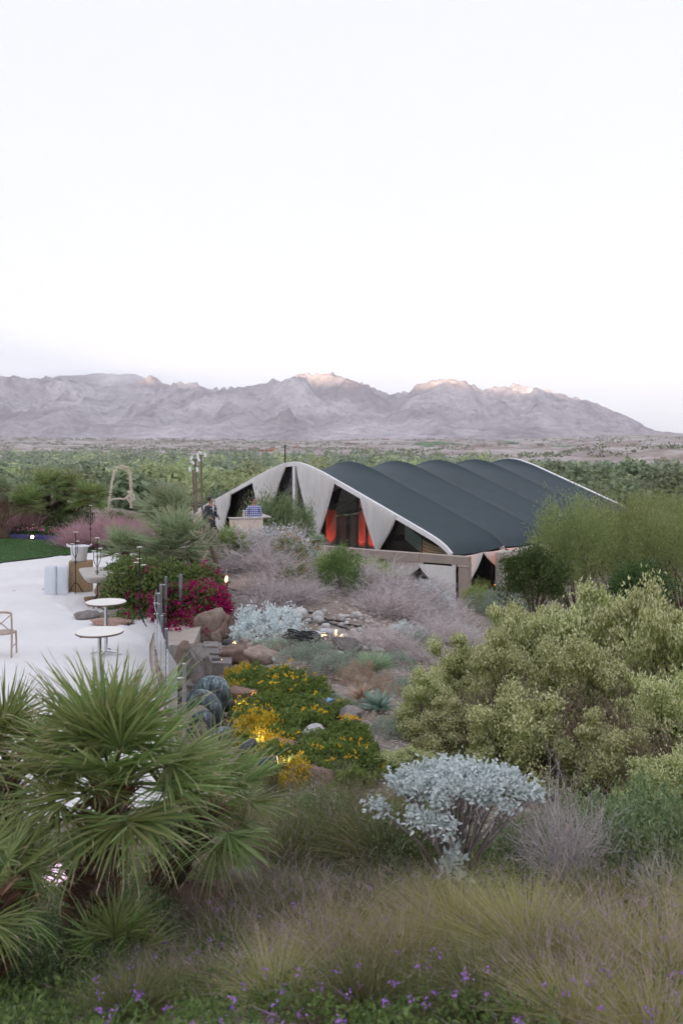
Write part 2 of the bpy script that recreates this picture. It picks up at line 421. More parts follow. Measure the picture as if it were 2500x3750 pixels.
def range_mesh(name, y0, yr, y1, tgt, seed, ncol, nrow, us, amp, foot, kind='structure', wob=400, rough=1.0):
    """a mountain range: spurs and gullies climbing from y0 to a crest near yr whose skyline follows tgt (photo v at photo u)"""
    u = np.linspace(us[0], us[1], ncol); s = np.concatenate([np.linspace(0, 1.0, nrow), np.linspace(1.0, 1.6, nrow // 5)[1:]])
    U, S = np.meshgrid(u, s); crest = yr + wob * perlin(u / 420.0, np.full_like(u, 3.3), seed + 50)
    Y = y0 + (crest[None, :] - y0) * S; X = (U - 1250) / F * Y
    T = (1640 - np.interp(u, tgt[:, 0], tgt[:, 1])) / F           # tangent of skyline elevation
    Hc = T * crest
    wx = X + 160 * fbm(X / 700, Y / 700, 3, seed + 9); wy = Y + 160 * fbm(X / 700, Y / 700, 3, seed + 19)
    rg = ridged(wx / 1500, wy / 1900, 6, seed, 0.52); r2 = ridged(wx / 520, wy / 700, 5, seed + 31, 0.55)
    prof = np.clip(S, 0, 1) ** 0.85; prof = np.where(S > 1, 1 - (S - 1) * 1.3, prof)
    env = Hc[None, :] * prof
    Z = env * (1 - amp) + amp * env * (0.35 + rg * 0.62) + (r2 - 0.7) * 58 * rough * np.clip(S * 3, 0, 1) * (Hc[None, :] / 500)
    fh = foot * np.exp(-((S - 0.30) / 0.14) ** 2) * np.clip(ridged(wx / 1100, wy / 1100, 5, seed + 71) - 0.45, 0, 2)
    Z = np.maximum(Z, fh + 0.35 * Z) if foot > 0 else Z
    Z += fbm(X / 90, Y / 90, 4, seed + 3) * 8 * rough * np.clip(S * 4, 0, 1)
    el = ((Z) / Y).max(0); k = T / np.maximum(el, 1e-4)
    ks = np.convolve(np.pad(k, 3, 'edge'), np.ones(7) / 7, 'valid')
    Z = Z * ks[None, :]; base = np.interp(Y, _fr, _fz)
    Z = np.where(S < 0.12, Z * (S / 0.12) + (base - 8) * (1 - S / 0.12), Z) + CAMZ * np.clip(S * 4, 0, 1)
    MB().grid(np.stack([X, Y, Z], -1)).build(name, MM, smooth=True, kind=kind)
range_mesh('mountains', 3300, 6200, 8000, SIL, 5, 620, 170, (-900, 3400), 0.5, 150)
FAR = np.array([(-900, 1440), (-200, 1430), (60, 1420), (215, 1378), (260, 1374), (330, 1372), (380, 1366), (430, 1370), (470, 1369), (520, 1375), (570, 1400), (700, 1430), (1400, 1450), (2300, 1570), (2400, 1577), (2500, 1590), (3400, 1600)], float)
range_mesh('far_mountains', 9300, 11000, 12300, FAR, 105, 160, 40, (-350, 2850), 0.15, 0, wob=200, rough=0.12)

# unseen range added behind the camera, crest shaped to shade all but the summits
def build_west():
    t = np.linspace(-1, 1, 220); s = np.linspace(0, 1, 40); Tt, S = np.meshgrid(t, s)
    ax = math.radians(SUN_AZ); ux, uy = math.sin(ax), math.cos(ax); px, py = -uy, ux
    D = 7000 + 1600 * S; L = Tt * 7000
    X = ux * D + px * L; Y = uy * D + py * L
    crest = WEST_H + 40 * fbm(L[0] / 1500, np.full(220, 8.1), 4, 61) + WEST_TILT * L[0] / 1000; crest = np.maximum(crest, 320) + 500 * np.clip((-L[0] - 4000) / 1500, 0, 1)
    Z = crest[None, :] * np.sin(S * PI) ** 0.8 + 60 * (ridged(X / 900, Y / 900, 5, 63) - 0.6) * np.sin(S * PI) + 20
    MB().grid(np.stack([X, Y, Z], -1)).build('west_shade_range', MM, smooth=True, kind='structure')
WEST_H, WEST_TILT = 653.0, -62.0
build_west()

# ------------------------------------------------------------------ the air
def build_haze():
    m = bpy.data.materials.new('valley_air'); m.use_nodes = True; nt = m.node_tree; nt.nodes.clear()
    o = nt.nodes.new('ShaderNodeOutputMaterial'); v = nt.nodes.new('ShaderNodeVolumePrincipled')
    v.inputs['Color'].default_value = (0.90, 0.92, 1.0, 1); v.inputs['Density'].default_value = 6.0e-5; v.inputs['Anisotropy'].default_value = 0.0
    nt.links.new(v.outputs[0], o.inputs['Volume'])
    MB().box((0, 1300, 600), (16000, 23400, 1300)).build('haze', m, kind='stuff')
build_haze()

# ------------------------------------------------------------------ the marquee
DR = 42.0
TR = np.array([0.1316 * DR, DR]); TL = TR + DR * np.array([-0.392, 0.368]); TW = float(np.linalg.norm(TL - TR))
TG = (TL - TR) / TW; TE = np.array([-TG[1], TG[0]]); TE = TE if TE[1] > 0 else -TE      # gable direction, ridge direction
BAY = 4.62; EAVE = -1.28; APEX = 3.12; FLOOR = -3.82
_pt = [0, .05, .1, .2, .35, .5, .65, .8, .9, .96, 1]; _ph = [1, .990, .963, .882, .731, .580, .428, .276, .172, .092, .0]
def prof(s): return EAVE + (APEX - EAVE) * np.interp(np.abs(2 * np.asarray(s) - 1), _pt, _ph)
def tp(s, e, z):
    """tent point: s across the gable (0 right, 1 left), e metres along the ridge"""
    s = np.asarray(s, float); e = np.asarray(e, float)
    return np.stack(np.broadcast_arrays(TR[0] + TG[0] * TW * s + TE[0] * e, TR[1] + TG[1] * TW * s + TE[1] * e, z), -1)
def s_of(u, e=0.0):
    r = (u - 1250) / F; return ((TR[0] + TE[0] * e - (TR[1] + TE[1] * e) * r) / (r * TG[1] - TG[0])) / TW
def zs(u, v, off=0.0):
    s = s_of(u); d = TR[1] + TG[1] * TW * s + TE[1] * off; return s, CAMZ - (v - 1640) / F * d

M_roof = plain('slate_tent_fabric', (0.020, 0.040, 0.052), 0.7, var=0.14, scale=0.8, bmp=0.12)
M_white = plain('white_aluminium', (0.88, 0.88, 0.9), 0.35, var=0.04, scale=3)
M_sheer = leafmat('sheer_drape', [(0.84, 0.80, 0.76)] * 2, 0.06, 0.9, 0.05, objvar=0.04)
M_sheerw = leafmat('white_drape', [(0.84, 0.82, 0.81)] * 2, 0.2, 0.9, 0.05, objvar=0.04)
M_teal = leafmat('grey_green_swag', [(0.36, 0.42, 0.40), (0.36, 0.42, 0.40)], 0.3, 0.9, 0.05, objvar=0.04)
M_stone = plain('greige_plaster', (0.40, 0.335, 0.30), 0.85, var=0.12, scale=2.5, bmp=0.25)
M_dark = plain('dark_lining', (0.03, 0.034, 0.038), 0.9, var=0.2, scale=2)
M_floor = plain('event_floor', (0.10, 0.07, 0.055), 0.5, var=0.25, scale=1.5)
M_pale = plain('pale_plaster', (0.48, 0.44, 0.40), 0.85, var=0.08, scale=2)
def M_glassy(name, tint, refl):
    m, nt, b = newmat(name); t = nt.nodes.new('ShaderNodeBsdfTransparent'); t.inputs[0].default_value = (*tint, 1)
    g = nt.nodes.new('ShaderNodeBsdfGlossy'); g.inputs[1].default_value = 0.03; g.inputs[0].default_value = (1, 1, 1, 1)
    fr = nt.nodes.new('ShaderNodeFresnel'); fr.inputs[0].default_value = refl
    mx = nt.nodes.new('ShaderNodeMixShader'); nt.links.new(fr.outputs[0], mx.inputs[0]); nt.links.new(t.outputs[0], mx.inputs[1]); nt.links.new(g.outputs[0], mx.inputs[2])
    nt.links.new(mx.outputs[0], nt.nodes['Material Output'].inputs[0]); return m
M_vinyl = M_glassy('clear_vinyl', (0.78, 0.84, 0.83), 1.35)
M_glass = M_glassy('railing_glass', (0.88, 0.94, 0.92), 1.45)

tent = thing('event_tent', 'large marquee with a slate blue scalloped fabric roof and white ribs', 'tent', (TR[0], TR[1], FLOOR))
T0 = np.array([TR[0], TR[1], FLOOR])
def part(mb, name, mat, par, org, **kw):
    for i in range(len(mb.V)): mb.V[i] = mb.V[i] - org
    return mb.build(name, mat, par, **kw)
ss = np.concatenate([np.linspace(0, .06, 5), np.linspace(.09, .42, 16), np.linspace(.44, .56, 9), np.linspace(.58, .91, 16), np.linspace(.94, 1, 5)])
for k in range(5):                                            # five bays of membrane sagging between the ribs
    w = np.linspace(0, 1, 17); S, Wg = np.meshgrid(ss, w)
    t = np.abs(2 * S - 1); bow = 4 * Wg * (1 - Wg); bow = bow ** 0.62
    sag = 0.10 + 0.33 * np.exp(-(t / 0.22) ** 2) + 0.08 * np.clip((t - 0.8) / 0.2, 0, 1)
    S2 = 0.5 + (S - 0.5) * (1 - 0.012 * bow * (t > 0.97))
    Z = prof(S) - sag * bow + 0.012 * fbm(S * 60, (Wg + k) * 6, 3, 77) + 0.04
    part(MB().grid(tp(S2, (k + Wg) * BAY, Z)), 'roof_panel', M_roof, tent, T0, smooth=True)
def rafter(e, wd, ht, up):
    g = []
    for dz in (up, up - ht):
        g.append(np.stack([tp(ss, e, prof(ss) + dz), tp(ss, e + wd, prof(ss) + dz)]))
    mb = MB(); a = g[0]; b = g[1]
    mb.grid(np.stack([a[0], a[1], b[1], b[0], a[0]])); return mb
part(rafter(-0.16, 0.16, 0.26, 0.07), 'gable_rib', M_white, tent, T0)
part(rafter(5 * BAY + 0.01, 0.34, 0.30, 0.08), 'gable_rib', M_white, tent, T0)
for k in range(1, 5): part(rafter(k * BAY - 0.09, 0.18, 0.30, -0.03), 'rib', M_white, tent, T0)
# clear gable: mullions and panes
mul = [0.0, 0.09, 0.19, 0.29, 0.395, 0.5, 0.605, 0.71, 0.81, 0.91, 1.0]
for i, s in enumerate(mul):
    c = tp(s, 0.12 if i != 5 else -0.02, 0); z1 = float(prof(s)) - 0.16 if i != 5 else APEX - 0.1
    wd = 0.22 if i == 5 else 0.045
    part(MB().box((c[0], c[1], (FLOOR + z1) / 2), (wd, wd, z1 - FLOOR), rz=math.atan2(TG[1], TG[0])), 'gable_post' if i == 5 else 'mullion', M_white if i in (0, 5, 10) else M_dark, tent, T0)
for i in range(10):
    q = np.linspace(mul[i] + 0.002, mul[i + 1] - 0.002, 7)
    G0 = np.stack([tp(q, 0.15, np.full(7, FLOOR)), tp(q, 0.15, prof(q) - 0.2)])
    part(MB().sheet(G0, 0.012), 'pane', M_vinyl, tent, T0)
# dark walls added at the far gable and left side to keep daylight out
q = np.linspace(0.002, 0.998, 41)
part(MB().sheet(np.stack([tp(q, 5 * BAY - 0.15, np.full(41, FLOOR)), tp(q, 5 * BAY - 0.15, prof(q) - 0.22)]), 0.03), 'far_gable_blackout', M_dark, tent, T0)
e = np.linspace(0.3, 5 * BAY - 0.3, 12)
part(MB().sheet(np.stack([tp(0.992, e, np.full(12, FLOOR)), tp(0.992, e, np.full(12, EAVE - 0.3))]), 0.03), 'side_blackout', M_dark, tent, T0)
for k in range(6):
    c = tp(0.004, k * BAY + (0.2 if k == 0 else 0), 0)
    part(MB().box((c[0], c[1], (FLOOR + EAVE - 0.25) / 2), (0.14, 0.14, EAVE - 0.25 - FLOOR), rz=math.atan2(TE[1], TE[0])), 'eave_post', M_white, tent, T0)
c = tp(0.5, 2.5 * BAY, FLOOR - 0.1)
part(MB().box(c, (5 * BAY + 1.6, TW + 1.6, 0.2), rz=math.atan2(TE[1], TE[0])), 'floor_deck', M_floor, tent, T0)
c = tp(0.46, 2.0, 0)
mast = MB().tube([(c[0], c[1], 2.9), (c[0], c[1], 4.4)], 0.03, 6)
c = P(1044, 1690, 62)
MB().tube([(c[0], c[1], gz(c[0], c[1]) - 0.2), (c[0], c[1], c[2]), P(1044, 1628, 62)], [0.09, 0.06, 0.05], 6).build('mast', M_dark, label='thin dark mast rising behind the peak of the marquee', cat='mast')

# inside: a long pale header wall, dark openings and red-lit drapes
def wall_at(name, e, s0, s1, z0, z1, mat, label, cat, th=0.2, group=None):
    c = tp((s0 + s1) / 2, e, (z0 + z1) / 2)
    return MB().box((0, 0, (z1 - z0) / 2), (abs(s1 - s0) * TW, th, z1 - z0), ch=0.01).build(name, mat, loc=(c[0], c[1], z0), rz=math.atan2(TG[1], TG[0]), label=label, cat=cat, group=group)
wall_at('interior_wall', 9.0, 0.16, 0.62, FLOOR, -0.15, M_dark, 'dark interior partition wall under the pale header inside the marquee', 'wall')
wall_at('header_beam', 8.7, 0.22, 0.62, -0.1, 0.35, M_pale, 'pale plaster header band across the inside of the marquee', 'beam')
for (a, b_, t) in ((s_of(1262, 8.7), s_of(1240, 8.7), 'beside the left doorway'), (s_of(1312, 8.7), s_of(1280, 8.7), 'beside the right doorway')):
    wall_at('doorway_panel', 8.8, a, b_, FLOOR, -0.75, M_pale, 'grey panel inside the marquee ' + t, 'panel', 0.08)

def drape(name, top, tie, tw, mat, label, folds, amp=0.05, rows=22, cols=None, group=None, sagp=1.0, seed=0, nrm=None, bow=0.0, tail=None):
    """a gathered curtain: a top edge (function of q in 0..1) drawn down to a tie point, then a loose tail"""
    cols = cols or folds * 10; q = np.linspace(0, 1, cols); r = np.linspace(0, 1, rows); Q, R = np.meshgrid(q, r)
    tq = np.array([top(x) for x in q]); tie = np.asarray(tie, float); ax = tq[-1] - tq[0]; axl = ax / (np.linalg.norm(ax[:2]) + 1e-9)
    bot = tie + (q[:, None] - 0.5) * tw * np.array([axl[0], axl[1], 0])
    k = R ** sagp
    X = tq[None] * (1 - k[..., None]) + bot[None] * k[..., None]
    dz = (tq[None, :, 2] - tie[2]); X[..., 2] = tq[None, :, 2] - dz * R
    X[..., 2] += bow * 4 * R * (1 - R)
    n = nrm if nrm is not None else np.array([axl[1], -axl[0], 0.0])
    ph = Q * folds * 2.0 * PI + 1.6 * perlin(Q * folds * 0.37 + seed, R * 1.5 + seed, 5)
    off = (1.6 * np.abs(np.sin(ph / 2)) ** 0.7 + 0.4 * np.sin(2.3 * ph + 1) - 0.9) * amp * (0.25 + 0.75 * np.sqrt(np.clip(R * 4, 0, 1))) * (1 - 0.35 * R)
    X = X + off[..., None] * n
    org = np.array([tie[0], tie[1], X[..., 2].min()])
    mb = MB(); mb.grid(X - org)
    if tail:
        R2, Q2 = np.meshgrid(np.linspace(0, 1, 8), q, indexing='ij')
        B = X[-1][None] + np.stack([np.zeros_like(R2), np.zeros_like(R2), -R2 * tail], -1) + (Q2[..., None] - 0.5) * R2[..., None] * tw * 1.2 * np.array([axl[0], axl[1], 0])
        mb.grid(B - org)
    return mb.build(name, mat, loc=org, smooth=True, label=label, cat='curtain', group=group)
NOUT = np.array([-TE[0], -TE[1], 0.0])
def gable_drape(u0, u1, ut, vt, label, folds, tw, e=-0.21, mat=None, tail=None, bow=0.0, amp=0.11):
    s0, s1 = s_of(u0), s_of(u1); st, zt = zs(ut, vt, e)
    top = lambda q: tp(s0 + (s1 - s0) * q, e, float(prof(s0 + (s1 - s0) * q)) + 0.05)
    return drape('curtain', top, tp(st, e, zt), tw, mat or M_sheer, label, folds, amp, nrm=NOUT, seed=ut, bow=bow, tail=tail, sagp=1.15)
gable_drape(765, 857, 822, 1950, 'beige sheer curtain low on the sloping gable behind the two men', 12, 0.25, tail=0.9)
gable_drape(932, 1057, 975, 1890, 'beige sheer curtain on the gable partly hidden by an olive green bush', 16, 0.55, tail=1.2)
gable_drape(1092, 1235, 1166, 1975, 'wide beige sheer curtain gathered just right of the white centre post', 17, 0.30, tail=1.2)
gable_drape(1323, 1459, 1392, 2016, 'beige sheer curtain gathered onto the timber beam by the clear gable pane', 15, 0.22, tail=0.3)
# the grey green swag slung inside the lower gable corner
def swag():
    a = np.array([*tp(s_of(1455), 0.6, 0)[:2], 0]); b = np.array([*tp(s_of(1640), 0.6, 0)[:2], 0]); q = np.linspace(0, 1, 40); r = np.linspace(0, 1, 14)
    Qm, Rm = np.meshgrid(q, r); ztop = float(zs(1457, 1925)[1]); zend = float(zs(1640, 2025)[1])
    X = a[None, None] * (1 - Qm[..., None]) + b[None, None] * Qm[..., None]
    X[..., 2] = ztop + (zend - ztop) * Qm - 0.55 * np.sin(Qm * PI) * (0.4 + 0.6 * Rm) - Rm * 0.75 * (1 - Qm) ** 1.2
    X = X + (0.05 * np.sin(Rm * 26 + Qm * 2))[..., None] * NOUT
    o = X.reshape(-1, 3).min(0); MB().grid(X - o).build('curtain', M_teal, loc=o, smooth=True, label='grey green fabric swag slung across the low corner of the clear gable', cat='curtain')
swag()
# white drapes hanging from the eave at the right of the timber frame
def eave_drape(e0, e1, et, zt, label, folds, tw=0.25, tail=1.2, mat=None):
    top = lambda q: tp(-0.005, e0 + (e1 - e0) * q, EAVE - 0.10 - 0.05 * math.sin(q * PI))
    return drape('curtain', top, tp(-0.012, et, zt), tw, mat or M_sheerw, label, folds, 0.05, nrm=np.array([TG[0], TG[1], 0]) * -1, seed=e0 * 3, tail=tail, sagp=1.3)
eave_drape(0.05, 2.5, 0.9, -2.75, 'white sheer curtain hanging in a long tail beside the timber corner post', 13)
eave_drape(2.5, 4.6, 4.35, -2.6, 'white sheer curtain swept aside behind the cream pergola post', 12)
eave_drape(4.62, 9.2, 9.0, -2.2, 'white sheer valance curtain under the scalloped roof edge by the dark tree', 16)
eave_drape(9.3, 13.8, 13.6, -2.2, 'white sheer valance curtain half hidden by the feathery tree', 16)

# pergola of plastered beams in front of the gable
perg = thing('pergola', 'low greige timber frame pergola standing in front of the marquee gable', 'pergola', (5.84, 39.0, FLOOR))
PO = np.array([5.84, 39.0, FLOOR]); PA = np.array([5.9, 38.9]); PB = np.array([1.62, 41.5]); PC = np.array([-2.6, 44.5])
def beam_between(a, b, zt, h, wd, name, mat, par, org, ch=0.015):
    d = b - a; L = float(np.linalg.norm(d)); c = (a + b) / 2
    part(MB().box((c[0], c[1], zt - h / 2), (L, wd, h), rz=math.atan2(d[1], d[0]), ch=ch), name, mat, par, org)
ZT = -1.0
pts = [PA, PA + (PB - PA) * 0.5, PB, PB + (PC - PB) * 0.5, PC]
for i in range(4):
    d = (pts[i + 1] - pts[i]); d = d / np.linalg.norm(d); beam_between(pts[i] + d * 0.006, pts[i + 1] - d * 0.006, ZT, 0.40, 0.36, 'beam', M_stone, perg, PO)
for p_ in (PA, PB, PC):
    d = (PB - PA) / np.linalg.norm(PB - PA); c = p_ + (d * 0.26 if p_ is PA else 0)
    rz = math.atan2(d[1], d[0])
    po = part(MB().box((c[0], c[1], (FLOOR + ZT - 0.47) / 2), (0.46, 0.46, ZT - 0.47 - FLOOR), rz=rz, ch=0.015), 'post', M_stone, perg, PO)
    part(MB().box((c[0], c[1], ZT - 0.436), (0.53, 0.53, 0.066), rz=rz, ch=0.008), 'capital', M_pale, perg, PO)
perg2 = thing('pergola', 'cream plastered pergola frame half hidden behind the dark rounded tree', 'pergola', (8.3, 44.2, FLOOR))
P2 = np.array([8.3, 44.2, FLOOR]); a = np.array([8.15, 44.1]); b = a + TE * 4.2
beam_between(a, b, -1.45, 0.36, 0.34, 'beam', M_pale, perg2, P2)
for c in (a + TE * 0.25, b - TE * 0.25):
    part(MB().box((c[0], c[1], (FLOOR - 1.83) / 2), (0.42, 0.42, -1.83 - FLOOR), rz=math.atan2(TE[1], TE[0]), ch=0.015), 'post', M_pale, perg2, P2)
def perg_drape(a, b, tie_q, drop, label, folds, side):
    d = b - a; n = np.array([-d[1], d[0], 0]) / np.linalg.norm(d); base = np.array([a[0], a[1], 0]) + n * (-0.30)
    top = lambda q: np.array([a[0] + d[0] * q, a[1] + d[1] * q, ZT - 0.46]) + n * -0.30 * side
    c = np.array([a[0] + d[0] * tie_q, a[1] + d[1] * tie_q, ZT - 0.46 - drop]) + n * -0.30 * side
    drape('curtain', top, c, 0.22, M_sheer, label, folds, 0.05, nrm=n, seed=folds, tail=1.0, sagp=1.5)
PM = PA + (PB - PA) * 0.5
perg_drape(PM + (PA - PM) * 0.02, PA + (PM - PA) * 0.25, 0.94, 1.35, 'beige drape swept towards the corner post under the pergola beam, warmly lit', 13, 1)
perg_drape(PM, PB + (PM - PB) * 0.2, 0.95, 1.2, 'beige drape swept back under the middle of the pergola beam', 13, 1)
# table and catering boxes seen dimly under the pergola
cb = PM + np.array([0.6, 3.0])
for i, (dx, z0, s_) in enumerate([(0, 0, 1.3), (0.25, 0.66, 0.9)]):
    MB().box((0, 0, s_ * 0.24), (s_, 0.7, s_ * 0.48), ch=0.02).build('crate', M_pale, loc=(cb[0] + dx, cb[1], FLOOR + z0 + 0.004), rz=0.3, label=['large pale catering crate on the floor behind the pergola curtains', 'smaller pale catering crate on top of the large one'][i], cat='crate')

# red and amber uplighters (lit in the photograph)
M_can = plain('black_lamp_housing', (0.02, 0.02, 0.022), 0.45, var=0.2, scale=12)
def spot(name, loc, tgt, power, col, ang, size=0.06, blend=0.6, par=None):
    l = bpy.data.lights.new(name, 'SPOT'); l.energy = power; l.color = col; l.spot_size = math.radians(ang); l.spot_blend = blend; l.shadow_soft_size = size
    o = bpy.data.objects.new(name, l); COL.objects.link(o); d = Vector([float(x) for x in tgt]) - Vector([float(x) for x in loc])
    o.rotation_euler = d.to_track_quat('-Z', 'Y').to_euler(); o.location = [float(x) for x in loc]; return o
M_red = emit('red_lamp_glass', (1.0, 0.05, 0.02), 1.5); M_amb = emit('amber_lamp_glass', (1.0, 0.32, 0.06), 1.2)
def uplight(s, e, ts, te, tz, col, power, mat, label, ang=46):
    c = tp(s, e, FLOOR); mb = MB(); mb.lathe([(0.10, 0.02), (0.11, 0.05), (0.11, 0.26), (0.10, 0.27), (0.092, 0.255)], n=14, cap=False); mb.box((0, 0, 0.012), (0.2, 0.2, 0.02))
    t = thing('uplighter', label, 'uplighter', c); part(mb, 'housing', M_can, t, np.zeros(3)); MB().lathe([(0.09, 0.245), (0.07, 0.252)], n=14).build('lens', mat, t)
    tz_ = tp(ts, te, tz); spot('uplighter_beam', c + np.array([0, 0, 0.33]), tz_, power, col, ang)
RED = (1.0, 0.10, 0.06)
M_redd = leafmat('red_lit_drape_cloth', [(0.6, 0.42, 0.36)] * 2, 0.25, 0.9, 0.05, objvar=0.03)
for (s0, s1, lab) in ((s_of(1232, 7.6), s_of(1188, 7.6), 'beside the left dark opening'), (s_of(1338, 7.6), s_of(1312, 7.6), 'by the right doorway panel'), (s_of(1378, 7.6), s_of(1346, 7.6), 'behind the gathered gable curtain')):
    top = lambda q: tp(s0 + (s1 - s0) * q, 7.6, -0.25); c = tp((s0 + s1) / 2, 7.6, FLOOR + 0.1)
    drape('curtain', top, c, (s1 - s0) * TW * 0.8, M_redd, 'tall interior drape in red light ' + lab, 9, 0.05, nrm=NOUT, seed=s0 * 50)
    sm = (s0 + s1) / 2
    uplight(sm, 6.5, sm, 7.6, -1.4, RED, 26, M_red, 'red uplighter at the foot of the drape ' + lab, 44)
uplight(0.12, 2.2, 0.04, 0.3, -1.6, (1.0, 0.3, 0.07), 35, M_amb, 'amber uplighter behind the pergola corner post', 70)
uplight(0.05, 5.5, -0.01, 4.6, -1.9, (1.0, 0.25, 0.05), 30, M_amb, 'amber uplighter under the eave near the cream post', 90)

# ------------------------------------------------------------------ terrace, lawn and what stands on them
def PT(u, v, z=0.0):
    d = (CAMZ - z) * F / (v - 1640.0); return np.array([(u - 1250) / F * d, d, z])
M_conc = plain('cream_concrete', (0.5, 0.43, 0.38), 0.85, var=0.1, scale=2, bmp=0.2)
M_cloth = plain('white_floor_cloth', (0.80, 0.785, 0.79), 0.75, var=0.06, scale=0.5, bmp=0.08, spec=0.2)
M_lawn = plain('lawn_soil', (0.035, 0.075, 0.02), 0.9, var=0.3, scale=1.2)
M_lawnb = leafmat('lawn_blades', [(0.03, 0.075, 0.02), (0.05, 0.12, 0.03), (0.075, 0.15, 0.045)], 0.3, objvar=0)

def patch(poly, z, nx=None):
    """fan of a flat polygon"""
    V = [(x, y, z) for x, y in poly]; c = np.mean(np.array(V), 0); n = len(V)
    return np.array(V + [tuple(c)]), [[n, i, (i + 1) % n] for i in range(n)]
_ry = [8.3] + [p[1] for p in EDGE[::-1]] + [22.0, 26.0, 31.4, 40]; _rx = [-4.4] + [p[0] for p in EDGE[::-1]] + [-5.6, -6.4, -7.2, -7.2]
def xr(y): return np.interp(y, _ry, _rx)
def yf(x): return np.interp(x, [-20, -11.4, -9.6, -8.6, -7.2, -5], [25.5, 28.2, 30.6, 31.8, 31.4, 31.4])
def terrace_grid(na, nb, m):
    a, b = np.meshgrid(np.linspace(0, 1, na), np.linspace(0, 1, nb)); y = 7.5 + b * 22; x = -10 * np.ones_like(y)
    for _ in range(12): x = -20 + a * (xr(y) - m + 20); y = 8.65 + m + b * (yf(x) - 2 * m - 8.65)
    return x, y
def step(x, y):
    t = np.clip((y - (23.4 + 0.35 * (x + 9.4))) / 0.22, 0, 1) * np.clip((-7.1 - x) / 0.7, 0, 1); return t * t * (3 - 2 * t)
x, y = terrace_grid(60, 90, 0.0); top = np.stack([x, y, -0.02 + 0.14 * step(x, y)], -1)
mb = MB().grid(top); lo = top.copy(); lo[..., 2] -= 0.6; mb.grid(lo)
ring = lambda X: np.concatenate([X[0, :], X[1:, -1], X[-1, -2::-1], X[-2::-1, 0]])
mb.grid(np.stack([ring(top), ring(lo)])); mb.build('patio', M_conc, smooth=False, kind='structure')
x, y = terrace_grid(260, 260, 0.10)
fold = np.clip(ridged(x * 0.55 + 0.3 * y, y * 0.22, 3, 401, 0.4) - 1.0, 0, 1) * 0.08 + np.clip(ridged(x * 0.3, y * 0.7 + 0.2 * x, 3, 411, 0.4) - 1.05, 0, 1) * 0.07 + 0.02 * np.exp(-((x + 0.55 * y + 1.2) / 0.04) ** 2) + 0.02 * np.exp(-((y - 0.12 * x - 17.6) / 0.04) ** 2) + 0.02 * np.exp(-((y - 0.1 * x - 21.3) / 0.04) ** 2)
zc = 0.006 + 0.14 * step(x, y) + fold + 0.008 * (fbm(x * 1.4, y * 1.4, 3, 421) + 0.8)
hump = 0.0 * np.exp(-(((x + 4.35) / 0.45) ** 2 + ((y - 18.9) / 0.9) ** 2)) + 0.0 * np.exp(-(((x + 4.2) / 0.3) ** 2 + ((y - 17.6) / 0.8) ** 2))
MB().grid(np.stack([x, y, zc + hump], -1)).build('floor_cloth', M_cloth, smooth=True, label='white protective cloth spread over the whole terrace floor', cat='cloth')
def patio_z(x, y): return 0.012 + 0.14 * float(step(np.array(x), np.array(y)))

LAWN = [(-20, 25.7), (-11.4, 28.4), (-9.6, 30.8), (-8.9, 31.9), (-10.2, 33.6), (-12.5, 35.2), (-15, 36.2), (-22, 36.5)]
V, T = patch(LAWN, 0.16); MB().add(V, None, T).build('lawn', M_lawn, kind='structure')

def blades(base, dirs, L, bend, w, k=3, rng=RNG, prof='taper', side=None):
    """many curved blades at once: base, direction, length, bend vector (added as t squared), width"""
    N = len(base); t = np.linspace(0, 1, k + 1)
    c = base[:, None] + dirs[:, None] * (L[:, None] * t)[..., None] + bend[:, None] * (t ** 2)[None, :, None]
    if side is None:
        r = rng.normal(size=(N, 3)); side = np.cross(dirs, r); side /= np.linalg.norm(side, axis=1)[:, None] + 1e-9
    pw = {'taper': 1 - t, 'leaf': np.sin(np.clip(t * 0.92 + 0.08, 0, 1) * PI) ** 0.8, 'twig': 1 - 0.7 * t, 'blade': np.where(t < 0.4, 0.6 + t, 1 - (t - 0.4) / 0.6) ** 0.8}[prof]
    off = side[:, None] * (w[:, None] * pw)[..., None] * 0.5
    V = np.stack([c - off, c + off], 2).reshape(N, -1, 3); m = V.shape[1]
    q = np.array([[2 * i, 2 * i + 1, 2 * i + 3, 2 * i + 2] for i in range(k)])
    return V.reshape(-1, 3), (q[None] + (np.arange(N) * m)[:, None, None]).reshape(-1, 4)
def unit(a): return a / (np.linalg.norm(a, axis=-1, keepdims=True) + 1e-9)
def scatter_in(poly, n, rng):
    P_ = np.array(poly); lo, hi = P_.min(0), P_.max(0); out = np.zeros((0, 2))
    while len(out) < n:
        q = lo + rng.random((n * 2, 2)) * (hi - lo); out = np.concatenate([out, q[inside(P_, q[:, 0], q[:, 1])]])
    return out[:n]
rng = np.random.default_rng(3); q = scatter_in(LAWN, 30000, rng)
d = unit(np.c_[rng.normal(size=(len(q), 2)) * 0.5, np.ones(len(q))]); L = rng.uniform(0.03, 0.06, len(q))
V, Q = blades(np.c_[q, np.full(len(q), 0.16)], d, L, np.zeros((len(q), 3)), np.full(len(q), 0.022), 1, rng)
MB().add(V, Q).build('lawn_grass', M_lawnb, label='short mown lawn grass beside the white cloth', cat='grass', kind='stuff')

